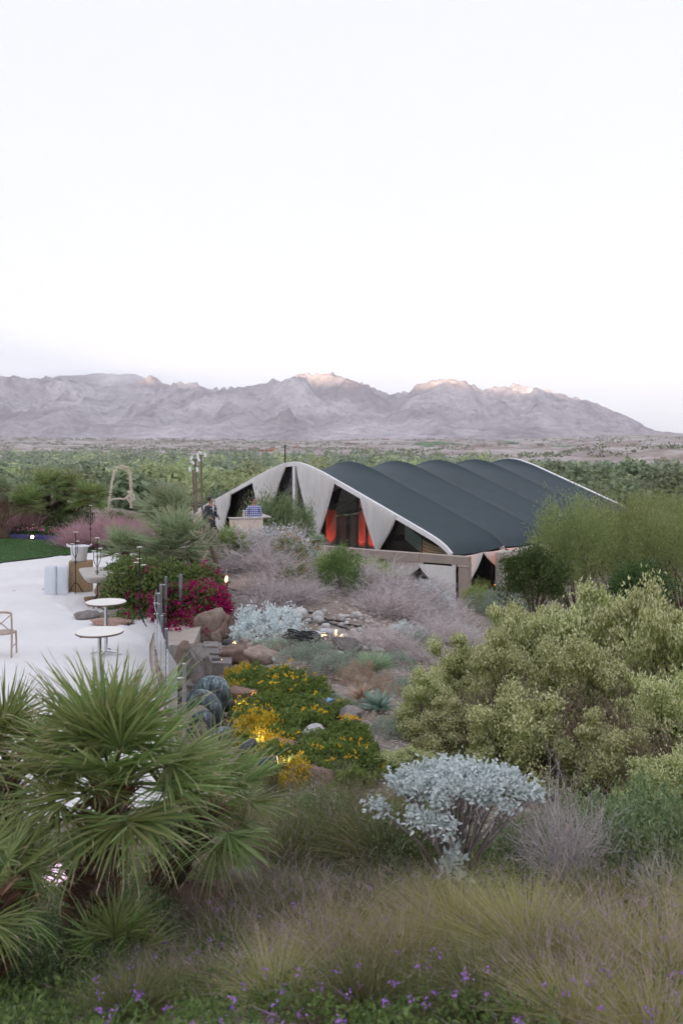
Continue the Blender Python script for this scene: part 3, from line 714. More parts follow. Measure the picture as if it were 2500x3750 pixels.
# glass railing
M_alu = plain('brushed_aluminium', (0.36, 0.37, 0.41), 0.38, 0.6, var=0.05, scale=4)
rail = thing('glass_railing', 'curved glass railing with aluminium posts along the terrace edge', 'railing', (EDGE[1][0], EDGE[1][1], 0))
RO = np.array([EDGE[1][0], EDGE[1][1], 0.0]); RP = EDGE[1:9]
for i, (a, b) in enumerate(zip(RP[:-1], RP[1:])):
    d = (b - a) / np.linalg.norm(b - a); n = np.array([-d[1], d[0]]); n = n if n[0] > 0 else -n
    a2 = a + d * 0.03; b2 = b - d * 0.03; ang = math.atan2(d[1], d[0]); L = np.linalg.norm(b2 - a2); c = (a2 + b2) / 2
    part(MB().box((c[0], c[1], 0.56), (L, 0.014, 0.94), rz=ang), 'glass_panel', M_glass, rail, RO)
    for e_ in ((a,) if i < len(RP) - 2 else (a, b)):
        po = e_ + n * 0.075
        pp = part(MB().box((po[0], po[1], 0.33), (0.075, 0.05, 1.5), rz=ang, ch=0.004), 'post', M_alu, rail, RO)
        for z in (0.25, 0.9):
            m_ = e_ + d * 0.05; part(MB().tube([(*(m_ - n * 0.02), z), (*(m_ + n * 0.06), z)], 0.011, 8), 'clamp', M_white, pp, RO)
g0 = np.array([-3.93, 19.35]); 
gate = thing('railing_return', 'short glass panel returning from the railing beside the magenta flowers', 'railing', (g0[0], g0[1], 0))
part(MB().box((-3.86, 19.3, 0.55), (0.28, 0.014, 1.0)), 'glass_panel', M_glass, gate, np.array([*g0, 0])); part(MB().box((-3.66, 19.3, 0.55), (0.07, 0.05, 1.14), ch=0.004), 'post', M_alu, gate, np.array([*g0, 0]))
part(MB().box((-3.66, 19.3, 0.012), (0.17, 0.14, 0.02), ch=0.003), 'base_plate', M_alu, gate, np.array([*g0, 0]))
# cream ledge outside the railing
V, T = [], []
L0 = [(-3.86, 19.5), (-3.15, 19.4), (-2.98, 17.1), (-3.55, 16.75)]
mb = MB(); V = np.array([(x, y, z) for z in (0.06, -0.7) for x, y in L0]); mb.add(V, [[0, 1, 2, 3], [7, 6, 5, 4], [0, 4, 5, 1], [1, 5, 6, 2], [2, 6, 7, 3], [3, 7, 4, 0]])
mb.build('wall_ledge', M_conc, label='cream plastered ledge outside the railing under the magenta flowers', cat='wall')

# cocktail tables
M_lam = plain('white_laminate', (0.80, 0.78, 0.72), 0.35, var=0.03, scale=2); M_edge = plain('brown_edge_band', (0.16, 0.10, 0.075), 0.5); M_chr = plain('chrome', (0.6, 0.6, 0.62), 0.16, 1.0, var=0.05)
def cocktail(c, lab, rz):
    t = thing('cocktail_table', lab, 'table', c, rz)
    MB().lathe([(0.0, 1.02), (0.375, 1.02), (0.378, 1.016), (0.378, 1.004)], n=48, cap=False).build('tabletop', M_lam, t)
    MB().lathe([(0.379, 1.012), (0.381, 1.006), (0.381, 0.99), (0.375, 0.985), (0.0, 0.985)], n=48, cap=False).build('edge_band', M_edge, t)
    MB().tube([(0, 0, 0.06), (0, 0, 0.985)], 0.032, 14).build('pole', M_chr, t)
    for k in range(4):
        a = k * PI / 2 + 0.4; MB().tube([(0.02 * math.cos(a), 0.02 * math.sin(a), 0.075), (0.2 * math.cos(a), 0.2 * math.sin(a), 0.05), (0.30 * math.cos(a), 0.30 * math.sin(a), 0.012)], [0.026, 0.02, 0.014], 8).build('foot', M_chr, t)
    for k in range(2):
        a = k * PI + 0.3; MB().box((0.27 * math.cos(a), 0.27 * math.sin(a), 0.965), (0.10, 0.06, 0.035), rz=a, ch=0.006).build('bracket', M_edge, t)
cocktail(PT(365, 2313, 1.02) * [1, 1, 0] + [0, 0, 0.012], 'round white cocktail table standing farther out on the open cloth', 0.3)
cocktail(PT(389, 2205, 1.02) * [1, 1, 0] + [0, 0, 0.012], 'round white cocktail table beside the flat rocks', 1.1)

# stone-topped trestle table
M_lime = plain('pale_limestone', (0.50, 0.46, 0.43), 0.8, var=0.12, scale=4, bmp=0.2); M_oak = plain('weathered_oak', (0.33, 0.22, 0.15), 0.75, var=0.25, scale=7, bmp=0.2)
tb = thing('stone_table', 'rustic table with thick pale stone slab on carved wooden pedestals', 'table', (-6.15, 21.85, 0.012), math.atan2(-0.92, 0.38))
mb = MB(); a = np.linspace(0, 2 * PI, 41)[:-1]; sg = lambda v, p: np.sign(v) * np.abs(v) ** p
rings = []
for (s, z) in ((0.0, 0.80), (0.985, 0.80), (1.0, 0.79), (0.995, 0.755), (0.93, 0.69), (0.82, 0.63), (0.7, 0.60), (0.0, 0.60)):
    rings.append(np.stack([0.92 * s * sg(np.cos(a), 0.28), 0.54 * s * sg(np.sin(a), 0.28), np.full(40, z)], -1))
mb.grid(np.stack(rings), wrap=True); mb.build('slab', M_lime, tb)
for sx in (-0.42, 0.42):
    p = MB(); prof_ = [(0.05, 0.09), (0.11, 0.10), (0.155, 0.16), (0.165, 0.24), (0.12, 0.36), (0.085, 0.46), (0.12, 0.55), (0.15, 0.60)]
    p.lathe(prof_, (sx, 0, 0), 18); p.build('pedestal', M_oak, tb, smooth=True)
    f = MB().box((sx, 0, 0.05), (0.16, 0.86, 0.09), ch=0.02); f.build('foot', M_oak, tb)
MB().box((0, 0, 0.27), (0.84, 0.08, 0.11), ch=0.012).build('stretcher', M_oak, tb)

# crates, tub and wrapped stacks behind the table
M_wick = plain('wicker', (0.38, 0.26, 0.15), 0.8, var=0.35, scale=38, bmp=0.5); M_tub = plain('white_plastic', (0.8, 0.8, 0.83), 0.35, var=0.02); M_wrap = plain('clear_wrapped_white', (0.72, 0.77, 0.84), 0.3, var=0.05, scale=5)
def wicker(c, s, rz, lab):
    t = thing('wicker_crate', lab, 'crate', c, rz); mb = MB()
    w, d_, h = s
    for (cx, cy, sx, sy) in ((0, -d_ / 2, w, 0.03), (0, d_ / 2, w, 0.03), (-w / 2, 0, 0.03, d_ - 0.04), (w / 2, 0, 0.03, d_ - 0.04)): mb.box((cx, cy, h / 2), (sx, sy, h), ch=0.006)
    mb.box((0, 0, 0.02), (w - 0.04, d_ - 0.04, 0.03)); mb.build('basket', M_wick, t)
    for sx in (-0.5, 0.5): MB().box((sx * w * 0.72, -d_ / 2 - 0.018, h / 2), (0.05, 0.02, h - 0.01), ch=0.004).build('strap', M_oak, t)
    MB().box((0, 0, h - 0.012), (w - 0.045, d_ - 0.045, 0.02)).build('lid', M_wick, t)
cr = PT(283, 2172) + [0, 0.35, 0.012]
wicker(cr, (0.60, 0.5, 0.46), 0.25, 'wicker crate on the cloth behind the stone table, lower of two')
wicker(cr + [0.0, 0, 0.462], (0.60, 0.5, 0.36), 0.25, 'wicker crate stacked upper, carrying the white tub')
tu = thing('plastic_tub', 'white plastic ice tub with handles on top of wicker crates', 'tub', cr + [-0.05, 0, 0.824])
MB().lathe([(0.0, 0.0), (0.19, 0.0), (0.205, 0.02), (0.235, 0.38), (0.262, 0.40), (0.262, 0.43), (0.245, 0.435), (0.228, 0.38), (0.2, 0.06), (0.0, 0.05)], n=32, cap=False).build('tub', M_tub, tu, smooth=True)
for s in (-1, 1): MB().tube([(s * 0.25, -0.06, 0.40), (s * 0.33, -0.05, 0.45), (s * 0.34, 0, 0.47), (s * 0.33, 0.05, 0.45), (s * 0.25, 0.06, 0.40)], 0.017, 8).build('handle', M_tub, tu)
for i, (u, h, lab) in enumerate(((180, 0.76, 'taller white shrink-wrapped stack on the cloth beside the stone table'), (222, 0.74, 'white shrink-wrapped stack between the taller one and the wicker crates'))):
    c = PT(u, 2181 - 3 * i) + [0, 0.15, 0.012]; a = np.linspace(0, 2 * PI, 73)[:-1]; rr = []
    for z, s in ((0, 0.98), (0.05, 1), (h * 0.5, 0.97), (h * 0.9, 0.92), (h, 0.88), (h + 0.012, 0.8), (h + 0.014, 0)):
        f = 1 + 0.025 * np.sin(a * 17 + 3 * math.sin(z * 4) + i) * (z > 0.01)
        rr.append(np.stack([0.165 * s * f * sg(np.cos(a), 0.45), 0.16 * s * f * sg(np.sin(a), 0.45), np.full(72, z)], -1))
    MB().grid(np.stack(rr), wrap=True).build('wrapped_stack', M_wrap, loc=c, rz=0.2 + 0.2 * i, smooth=True, label=lab, cat='package')

# wrought iron candelabra
M_iron = plain('black_iron', (0.018, 0.017, 0.02), 0.5, 0.3, var=0.2, scale=10); M_dish = plain('pale_candle_dish', (0.66, 0.68, 0.66), 0.4, var=0.04)
def candelabra(c, lab, rz, sc_=1.0, kind=0):
    t = thing('candelabra', lab, 'candelabra', c, rz, scale=sc_)
    MB().tube([(0, 0, 0.22), (0, 0, 1.1), (0, 0, 1.68)], [0.012, 0.012, 0.012], 8).build('stem', M_iron, t)
    for k in range(3):
        a = k * 2 * PI / 3 + 0.2; ca, sa = math.cos(a), math.sin(a); r = [0, 0.03, 0.09, 0.14, 0.19, 0.24]; z = [0.27, 0.28, 0.22, 0.12, 0.04, 0.008]
        MB().tube([(ca * q, sa * q, w) for q, w in zip(r, z)], 0.011, 6).build('leg', M_iron, t)
    MB().lathe([(0.0, 1.68), (0.06, 1.69), (0.065, 1.70), (0.0, 1.70)], n=18, cap=False).build('candle_dish', M_dish, t)
    for k in range(4 if kind else 3):
        a = k * 2 * PI / (4 if kind else 3) + 0.7; ca, sa = math.cos(a), math.sin(a)
        if kind: r = [0.01, 0.06, 0.14, 0.17, 0.15, 0.17, 0.22, 0.24, 0.22, 0.2]; z = [1.02, 1.06, 1.15, 1.28, 1.40, 1.46, 1.46, 1.42, 1.40, 1.43]
        else: r = [0.01, 0.04, 0.08, 0.095, 0.09, 0.09]; z = [0.98, 1.03, 1.1, 1.2, 1.32, 1.42 - 0.06 * k]
        ar = MB().tube([(ca * q, sa * q, w) for q, w in zip(r, z)], 0.008, 6).build('arm', M_iron, t)
        if not kind: MB().lathe([(0.0, z[-1]), (0.055, z[-1] + 0.006), (0.058, z[-1] + 0.016), (0.0, z[-1] + 0.016)], (ca * r[-1], sa * r[-1], 0), 16, False).build('candle_dish', M_dish, ar)
    if kind:
        for s in (-1, 1): MB().tube([(0, 0, 1.10), (s * 0.05, 0, 1.2), (s * 0.075, 0, 1.32), (s * 0.05, 0, 1.45), (0, 0, 1.55)], 0.007, 6).build('cage_bar', M_iron, t)
    for s in (-1, 1):
        a = np.linspace(0, 2.2 * PI, 16); MB().tube(np.c_[s * (0.012 + 0.022 * (1 - np.cos(a)) * np.linspace(1, .6, 16)), np.zeros(16), 0.86 + 0.03 * np.sin(a)], 0.006, 5).build('scroll', M_iron, t)
def onp(u, v): c = PT(u, v); c[2] = patio_z(c[0], c[1]); return c
candelabra(onp(332, 2042), 'black iron candelabrum with curling open arms by the pink flower bed', 0.1, 1.03, 1)
candelabra(onp(278, 2174), 'black iron candelabrum behind the stone table in front of the tub', 0.6, 0.99)
candelabra(onp(357, 2224), 'black iron candelabrum in front of the stone table', 0.2, 1.02)
candelabra(onp(512, 2297) + [0, 0, 0.03], 'black iron candelabrum standing alone near the glass railing', 1.2, 1.03)
c = on(786, 29.6); candelabra(c, 'black iron candelabrum beside the man in the grey suit', 0.4, 1.0)

# cross-back chair
M_ash = plain('limed_wood', (0.42, 0.33, 0.27), 0.6, var=0.15, scale=9)
ch = thing('cross_back_chair', 'limed wood cross-back chair on the white cloth', 'chair', (-6.47, 16.25, 0.012), PI + 0.15)
for sx in (-1, 1):
    MB().tube([(sx * 0.19, -0.19, 0), (sx * 0.18, -0.18, 0.44)], [0.016, 0.02], 8).build('leg', M_ash, ch)
    MB().tube([(sx * 0.19, 0.24, 0), (sx * 0.185, 0.19, 0.3), (sx * 0.185, 0.18, 0.5), (sx * 0.19, 0.22, 0.7), (sx * 0.195, 0.27, 0.86)], [0.017, 0.02, 0.02, 0.018, 0.016], 8).build('leg', M_ash, ch)
    MB().tube([(sx * 0.17, 0.2, 0.5), (0, 0.215, 0.66), (-sx * 0.175, 0.255, 0.82)], 0.011, 6).build('cross_bar', M_ash, ch)
    MB().tube([(sx * 0.19, -0.18, 0.2), (sx * 0.19, 0.2, 0.2)], 0.011, 6).build('stretcher', M_ash, ch)
MB().tube([(-0.19, 0.27, 0.86), (-0.1, 0.3, 0.885), (0.1, 0.3, 0.885), (0.19, 0.27, 0.86)], 0.022, 8).build('top_rail', M_ash, ch)
MB().lathe([(0.0, 0.43), (0.2, 0.43), (0.215, 0.445), (0.21, 0.465), (0.0, 0.47)], n=24, cap=False).build('seat', M_ash, ch)

# flat rocks showing through the cloth
def rock(c, s, mat, lab, seed, rz=0.0, n=20, group=None, jag=0.3, name='boulder', cat='rock', tilt=(0, 0), sharp=0.0):
    r = np.random.default_rng(seed); th = np.linspace(0, PI, n); ph = np.linspace(0, 2 * PI, 2 * n + 1)[:-1]
    A, B = np.meshgrid(ph, th); X = np.sin(B) * np.cos(A); Y = np.sin(B) * np.sin(A); Z = np.cos(B)
    k = 0.82; D = np.stack([np.sign(X) * np.abs(X) ** k, np.sign(Y) * np.abs(Y) ** k, np.sign(Z) * np.abs(Z) ** k], -1)
    rad = np.ones_like(X)
    for _ in range(int(11 + sharp * 8)):                          # facets: cut by random planes
        v = unit(r.normal(size=3)); d0 = r.uniform(0.5, 0.85); q = D @ v; over = np.clip(q - d0, 0, None); D = D - over[..., None] * v * (0.92 if sharp else 0.8)
    D = D * (1 + jag * 0.45 * fbm(X * 1.7 + seed, Y * 1.7 + Z * 1.3, 5, seed, 0.6))[..., None]
    D[:, :, :] = D * np.array(s) / 2
    return MB().grid(D, wrap=True).build(name, mat, loc=c, rot=(tilt[0], tilt[1], rz), smooth=not sharp, label=lab, cat=cat, group=group)
R_gray = rockmat('grey_rock', [(0.17, 0.155, 0.15), (0.28, 0.25, 0.24), (0.4, 0.37, 0.35)]); R_brown = rockmat('brown_rock', [(0.12, 0.08, 0.065), (0.24, 0.165, 0.135), (0.36, 0.29, 0.25)])
R_tan = rockmat('tan_rock', [(0.26, 0.185, 0.145), (0.36, 0.28, 0.235), (0.45, 0.38, 0.34)]); R_pale = rockmat('pale_river_stone', [(0.46, 0.44, 0.43), (0.58, 0.56, 0.55), (0.68, 0.66, 0.65)], 5, 0.3)
R_pink = rockmat('pinkish_rock', [(0.25, 0.15, 0.115), (0.38, 0.25, 0.2), (0.46, 0.34, 0.29)])
for (u, v, s, m_, lab, rz) in ((332, 2262, (0.75, 0.6, 0.2), R_gray, 'smooth grey rock at the edge of the white cloth', 0.3), (385, 2258, (0.5, 0.5, 0.17), R_tan, 'small tan rock between two grey flat rocks on the terrace', 0.2), (405, 2288, (1.0, 0.55, 0.18), R_pink, 'flat reddish rock under the cocktail table', 0.1), (435, 2255, (0.8, 0.7, 0.2), R_gray, 'flat grey slab by the dark green hedge', 0.5)):
    rock(PT(u, v) + [0, 0, 0.06], s, m_, lab, int(u), rz)

# bar counters with pleated skirts, on the level ground beyond the knoll
M_skirt = leafmat('cream_pleated_skirt', [(0.74, 0.63, 0.55)] * 2, 0.2, 0.9, 0.05, objvar=0.02)
BZ = 1.65
def counter(path, lab):
    path = np.array(path, float); o = np.array([path[0][0], path[0][1], gz(*path[0])]); t = thing('bar_counter', lab, 'counter', o)
    for a, b in zip(path[:-1], path[1:]):
        L = np.linalg.norm(b - a); d = (b - a) / L; n = np.array([d[1], -d[0]]); n = n if n @ (-(a + b)) > 0 else -n
        q = np.linspace(0, 1, int(L * 60)); r = np.linspace(0, 1, 6); Q, R_ = np.meshgrid(q, r)
        off = 0.022 * (np.sin(Q * L * 46) + 0.5 * np.sin(Q * L * 21 + 1)) * (0.3 + 0.7 * R_) + 0.06 * R_
        z0 = min(gz(*a), gz(*b)) - 0.05
        X = np.stack([a[0] + d[0] * L * Q + n[0] * off, a[1] + d[1] * L * Q + n[1] * off, BZ - 0.05 - (BZ - 0.05 - z0) * R_], -1)
        part(MB().grid(X), 'skirt', M_skirt, t, o, smooth=True)
        c = (a + b) / 2 - n * 0.16; part(MB().box((c[0], c[1], BZ - 0.02), (L + 0.03, 0.36, 0.045), rz=math.atan2(d[1], d[0]), ch=0.006), 'counter_top', M_lime, t, o)
    return t
counter([(-3.74, 28.3), (-2.64, 28.5)], 'bar counter with cream pleated skirt in front of the man in a checked shirt')
counter([(-2.72, 28.85), (-3.72, 31.9)], 'bar counter with cream skirt running back beside the olive bush')
counter([(-5.0, 28.6), (-5.25, 31.8)], 'bar counter with cream skirt behind the man in the grey suit')

# lighting poles with white lamp heads
M_pole = plain('brown_pole', (0.20, 0.145, 0.115), 0.6, var=0.15, scale=5); M_head = plain('white_lamp_head', (0.8, 0.8, 0.82), 0.35, var=0.03)
def lightpole(u0, v0, u1, d, heads, lab, v1=None):
    b = on(u1, d); tpt = P(u0, v0, d); t = thing('light_pole', lab, 'light pole', b); tl = tpt - b
    MB().tube([(0, 0, -0.1), tl * 0.5 + [0.02, 0, 0], tl], [0.05, 0.042, 0.036], 10).build('pole', M_pole, t)
    MB().tube([tl + [-0.16, 0, 0.0], tl + [0.16, 0, 0.0]], 0.012, 6).build('crossbar', M_iron, t)
    for (dx, dz, a) in heads:
        dd = np.array([math.sin(a), -0.35, -math.cos(a)]); dd = unit(dd); c0 = tl + [dx, -0.02, dz]
        h = MB(); h.tube([c0 - dd * 0.09, c0 - dd * 0.08, c0 + dd * 0.08, c0 + dd * 0.09], [0.03, 0.045, 0.05, 0.046], 12); h.build('lamp_head', M_head, t)
lightpole(716, 1683, 721, 31.0, [(-0.14, 0.05, -0.3), (0.12, 0.0, 0.4), (-0.10, -0.12, 0.9)], 'brown light pole with white lamp heads, middle of the three')
lightpole(736, 1668, 741, 32.0, [(-0.12, 0.0, 0.2), (-0.02, 0.10, 1.2), (0.16, 0.02, 0.3)], 'tallest brown light pole with white lamp heads')
lightpole(708, 1722, 714, 30.2, [(-0.12, 0.03, 0.3), (0.14, 0.02, 0.2)], 'shortest brown light pole with two white lamp heads')
lightpole(605, 1800, 606, 30.0, [(-0.09, 0.03, 1.2), (0.1, 0.02, -0.7)], 'light pole with white lamp heads standing in the palm crown')

# floral arch
def garland(path, r, lab, mat, name='flower_arch', cat='arch', n=2600, seed=1):
    rg = np.random.default_rng(seed); path = np.array(path, float); o = path[0].copy(); t = thing(name, lab, cat, o); p = path - o
    tt = np.linspace(0, len(p) - 1, 60); pp = np.stack([np.interp(tt, np.arange(len(p)), p[:, i]) for i in range(3)], 1)
    MB().tube(pp, r * 0.6, 8).build('frame', mat, t)
    k = rg.integers(0, 60, n); b = pp[k] + rg.normal(size=(n, 3)) * r * 0.25; d = unit(rg.normal(size=(n, 3)))
    V, Q = blades(b, d, np.full(n, r * 1.0), np.zeros((n, 3)), np.full(n, r * 0.8), 2, rg, 'leaf'); MB().add(V, Q).build('blossom_cover', mat, t, kind='stuff')
    return t
M_cream = leafmat('cream_blossom', [(0.62, 0.56, 0.47), (0.74, 0.68, 0.6), (0.8, 0.76, 0.7)], 0.2)
a = np.linspace(0, 1, 26); D0 = 58.0
arch = [P(398, 1858, D0), P(403, 1815, D0), P(411, 1765, D0), P(420, 1728, D0), P(432, 1711, D0), P(447, 1707, D0), P(462, 1712, D0), P(473, 1725, D0), P(479, 1745, D0), P(480, 1775, D0), P(481, 1800, D0), P(480, 1856, D0)]
garland(arch, 0.10, 'tall cream blossom arch rising beyond the palms', M_cream)
garland([P(400, 1838, 57.4), P(412, 1829, 57.4), P(432, 1826, 57.4), P(455, 1828, 57.4), P(475, 1812, 57.4)], 0.07, 'low cream garland curving across the foot of the blossom arch', M_cream, 'garland', 'garland', 900, 5)
garland([P(470, 1800, 57.2), P(490, 1812, 57.2), P(492, 1828, 57.2), P(476, 1838, 57.2), P(466, 1824, 57.2), P(482, 1800, 57.2)], 0.08, 'cream blossom bow hanging on the right leg of the arch', M_cream, 'garland', 'garland', 900, 6)

# ------------------------------------------------------------------ plants
def sph(n, rng):
    return unit(rng.normal(size=(n, 3)))
M_bark = plain('brown_bark', (0.13, 0.095, 0.07), 0.9, var=0.35, scale=9, bmp=0.6); M_gbark = plain('grey_bark', (0.3, 0.26, 0.25), 0.9, var=0.25, scale=14, bmp=0.4)
M_fibre = leafmat('palm_fibre', [(0.09, 0.05, 0.03), (0.16, 0.09, 0.055), (0.24, 0.15, 0.10)], 0.1, 0.9)
M_frond = [leafmat('palm_leaf_green', [(0.085, 0.12, 0.035), (0.135, 0.18, 0.06), (0.21, 0.245, 0.105)], 0.3, 0.38, 0.5, objvar=0.25), leafmat('palm_leaf_grey', [(0.12, 0.16, 0.085), (0.17, 0.21, 0.12), (0.24, 0.27, 0.17)], 0.25, 0.5, 0.4, objvar=0.2)]
M_tip = leafmat('dry_leaf_tip', [(0.33, 0.25, 0.17), (0.45, 0.37, 0.28)], 0.2)
def frond_mesh(seed, mat, pet=0.45, R=0.62, n=34, spread=215, droop=0.12, w=0.024, fold=0.22):
    r = np.random.default_rng(seed); ph = np.radians(np.linspace(-spread / 2, spread / 2, n)) + r.normal(size=n) * 0.02
    d = unit(np.c_[np.cos(ph), np.sin(ph), fold * np.abs(np.sin(ph)) + r.normal(size=n) * 0.05]); L = R * (0.72 + 0.28 * np.cos(ph * 0.6)) * r.uniform(0.88, 1.06, n)
    bend = np.c_[r.normal(size=(n, 2)) * 0.03, -droop * R * r.uniform(0.3, 1.6, n)]; base = np.tile([pet, 0, 0.0], (n, 1)) + d * 0.02
    alt = np.where(np.arange(n) % 2 == 0, 0.55, -0.55); side = unit(np.c_[-np.sin(ph), np.cos(ph), alt])
    mb = MB(); V, Q = blades(base, d, L, bend, np.full(n, w), 5, r, 'blade', side); mb.add(V, Q)
    mb.m = 1; k = np.arange(n)[r.random(n) < 0.6]; t = 0.86; tb = base[k] + d[k] * (L[k] * t)[:, None] + bend[k] * t * t; td = unit(d[k] * L[k][:, None] + 2 * t * bend[k])
    V, Q = blades(tb, td, L[k] * 0.17, np.c_[r.normal(size=(len(k), 2)) * 0.02, -0.05 * r.random(len(k))], np.full(len(k), w * 0.42), 2, r, 'taper', side[k]); mb.add(V, Q)
    mb.m = 0; mb.tube([(0, 0, 0), (pet * 0.5, 0, 0.015), (pet + 0.03, 0, 0)], [0.012, 0.008, 0.006], 4)
    return mb.mesh('frond', [mat, M_tip])
FR = {0: [frond_mesh(s, M_frond[0]) for s in (1, 2, 3, 4)], 1: [frond_mesh(s, M_frond[1], 0.4, 0.6, 32, 200, 0.05, 0.026, 0.3) for s in (5, 6, 7)],
      2: [frond_mesh(s, M_frond[0], 0.25, 0.62, 40, 150, 0.02, 0.018, 0.5) for s in (8, 9)]}
def palm(loc, lab, tips, nfr, scale, kind=0, seed=0, elev=(85, -35), rtr=0.12, group=None, name='fan_palm', jit=0.12):
    """tips: list of crown positions relative to loc (several stems share one plant)"""
    r = np.random.default_rng(seed); t = thing(name, lab, 'palm', loc, group=group)
    for tp_ in tips:
        tp_ = np.array(tp_, float); k = 9; q = np.linspace(0, 1, k)[:, None]; path = tp_ * q + np.array([tp_[0], tp_[1], 0]) * 0.25 * np.sin(q * PI) * -1
        if np.linalg.norm(tp_) > 0.25:
            MB().tube(path - [0, 0, 0.08], rtr * (1.05 - 0.2 * q[:, 0]) * (1 + 0.06 * np.sin(np.arange(k) * 2.1)), 10).build('trunk', M_bark, t, smooth=True)
            n = int(520 * np.linalg.norm(tp_)); f = r.random(n); a = r.random(n) * 2 * PI
            b = np.stack([np.interp(f, q[:, 0], path[:, i]) for i in range(3)], 1); rad = np.c_[np.cos(a), np.sin(a), np.zeros(n)]
            V, Q = blades(b + rad * rtr * 0.85, unit(rad * 0.8 + [0, 0, 1]), r.uniform(0.07, 0.14, n), rad * 0.04, np.full(n, 0.045), 2, r, 'blade', np.c_[-np.sin(a), np.cos(a), np.zeros(n)])
            MB().add(V, Q).build('leaf_boots', M_fibre, t, kind='stuff')
        for i in range(nfr):
            el = math.radians(elev[0] + (elev[1] - elev[0]) * ((i + 0.5) / nfr) ** 0.85) + r.normal() * jit; az = i * 2.39996 + r.normal() * 0.25
            x = Vector((math.cos(az) * math.cos(el), math.sin(az) * math.cos(el), math.sin(el))); y = Vector((-math.sin(az), math.cos(az), 0)); z = x.cross(y)
            M3 = Matrix((x, y, z)).transposed() @ Matrix.Rotation(r.normal() * 0.25, 3, 'X')
            o = obj('frond', FR[kind][r.integers(len(FR[kind]))], t, tp_, scale=scale * r.uniform(0.82, 1.1)); o.rotation_euler = M3.to_euler()
    return t

# the palms in front
def tip(u, v, d, base): return P(u, v, d) - base
b = on(330, 5.4); palm(b, 'big green fan palm with a shaggy brown trunk above purple flowers', [tip(420, 2875, 5.35, b)], 42, 0.82, 0, 11, (88, -30), 0.115)
b = on(600, 6.3); palm(b, 'fan palm leaning over the slope behind the big shaggy palm', [tip(780, 2960, 6.2, b)], 28, 0.66, 0, 12, (70, -50), 0.10)
b = on(60, 5.7); palm(b, 'fan palm standing between the big shaggy palm and the white cloth', [tip(20, 2790, 6.1, b)], 26, 0.7, 0, 13, (85, -35), 0.10)
b = on(-60, 4.7); palm(b, 'low fan palm below the shaggy trunk with drooping leaves', [tip(-40, 3280, 4.7, b)], 18, 0.56, 0, 14, (70, -55), 0.09)
b = on(420, 5.0); palm(b, 'young fan palm sprouting at the foot of the shaggy trunk', [(0, 0, 0.1)], 9, 0.42, 0, 15, (80, 25), 0.05)
# palms on and around the terrace
b = np.array([*PT(165, 1945)[:2], 0.05]); c = b.copy()
palm(b, 'many-stemmed fan palm with fanned red-brown trunks in the pink flower bed', [tip(172, 1792, 38.5, b), tip(95, 1850, 37.5, b), tip(328, 1832, 38.5, b), tip(260, 1800, 39.5, b), tip(60, 1880, 38, b)], 30, 1.15, 0, 21, (80, -35), 0.20)
b = on(8, 36); palm(b, 'tall yucca-like palm with a straw skirt at the edge of the lawn', [tip(2, 1790, 36, b)], 30, 0.75, 1, 22, (80, -80), 0.3)
b = on(612, 29); palm(b, 'grey green fan palm below the light pole lamp head', [tip(612, 1880, 29, b)], 34, 1.22, 1, 23, (80, -22), 0.12)
b = on(640, 23.2); palm(b, 'grey green fan palm rising from the dark green hedge', [tip(640, 2010, 23.2, b)], 44, 1.25, 1, 24, (85, -45), 0.12)
b = on(458, 23.6); palm(b, 'small grey green fan palm by the hedge near the candelabra', [tip(458, 2025, 23.6, b)], 28, 0.95, 1, 25, (80, -20), 0.10)
b = on(845, 24.2); palm(b, 'dark green fan palm below the bar counter', [tip(840, 2010, 24.2, b)], 30, 0.74, 0, 26, (80, -25), 0.09)

def leafset(Pn, dirs, L, W, rng, prof='leaf', k=2, bend=None, side=None):
    n = len(Pn); return blades(Pn, dirs, np.broadcast_to(L, (n,)) * rng.uniform(0.75, 1.25, n), bend if bend is not None else rng.normal(size=(n, 3)) * 0.22 * np.broadcast_to(L, (n,))[:, None], np.broadcast_to(W, (n,)) * rng.uniform(0.8, 1.2, n), k, rng, prof, side)
def clumps(ncl, size, rng, low=0.15, shell=0.75):
    """clump centres filling an uneven dome of half-width size[0], size[1] and height size[2]"""
    d = sph(ncl, rng); d[:, 2] = np.abs(d[:, 2]); rr = shell + (1 - shell) * rng.random(ncl) ** 0.5
    rr *= 1 + 0.34 * perlin(d[:, 0] * 2.3 + size[0] * 7, d[:, 1] * 2.3 + d[:, 2], 91)
    c = d * rr[:, None] * np.array(size); c[:, 2] = np.maximum(c[:, 2], low * size[2] * rng.random(ncl)); return c, d
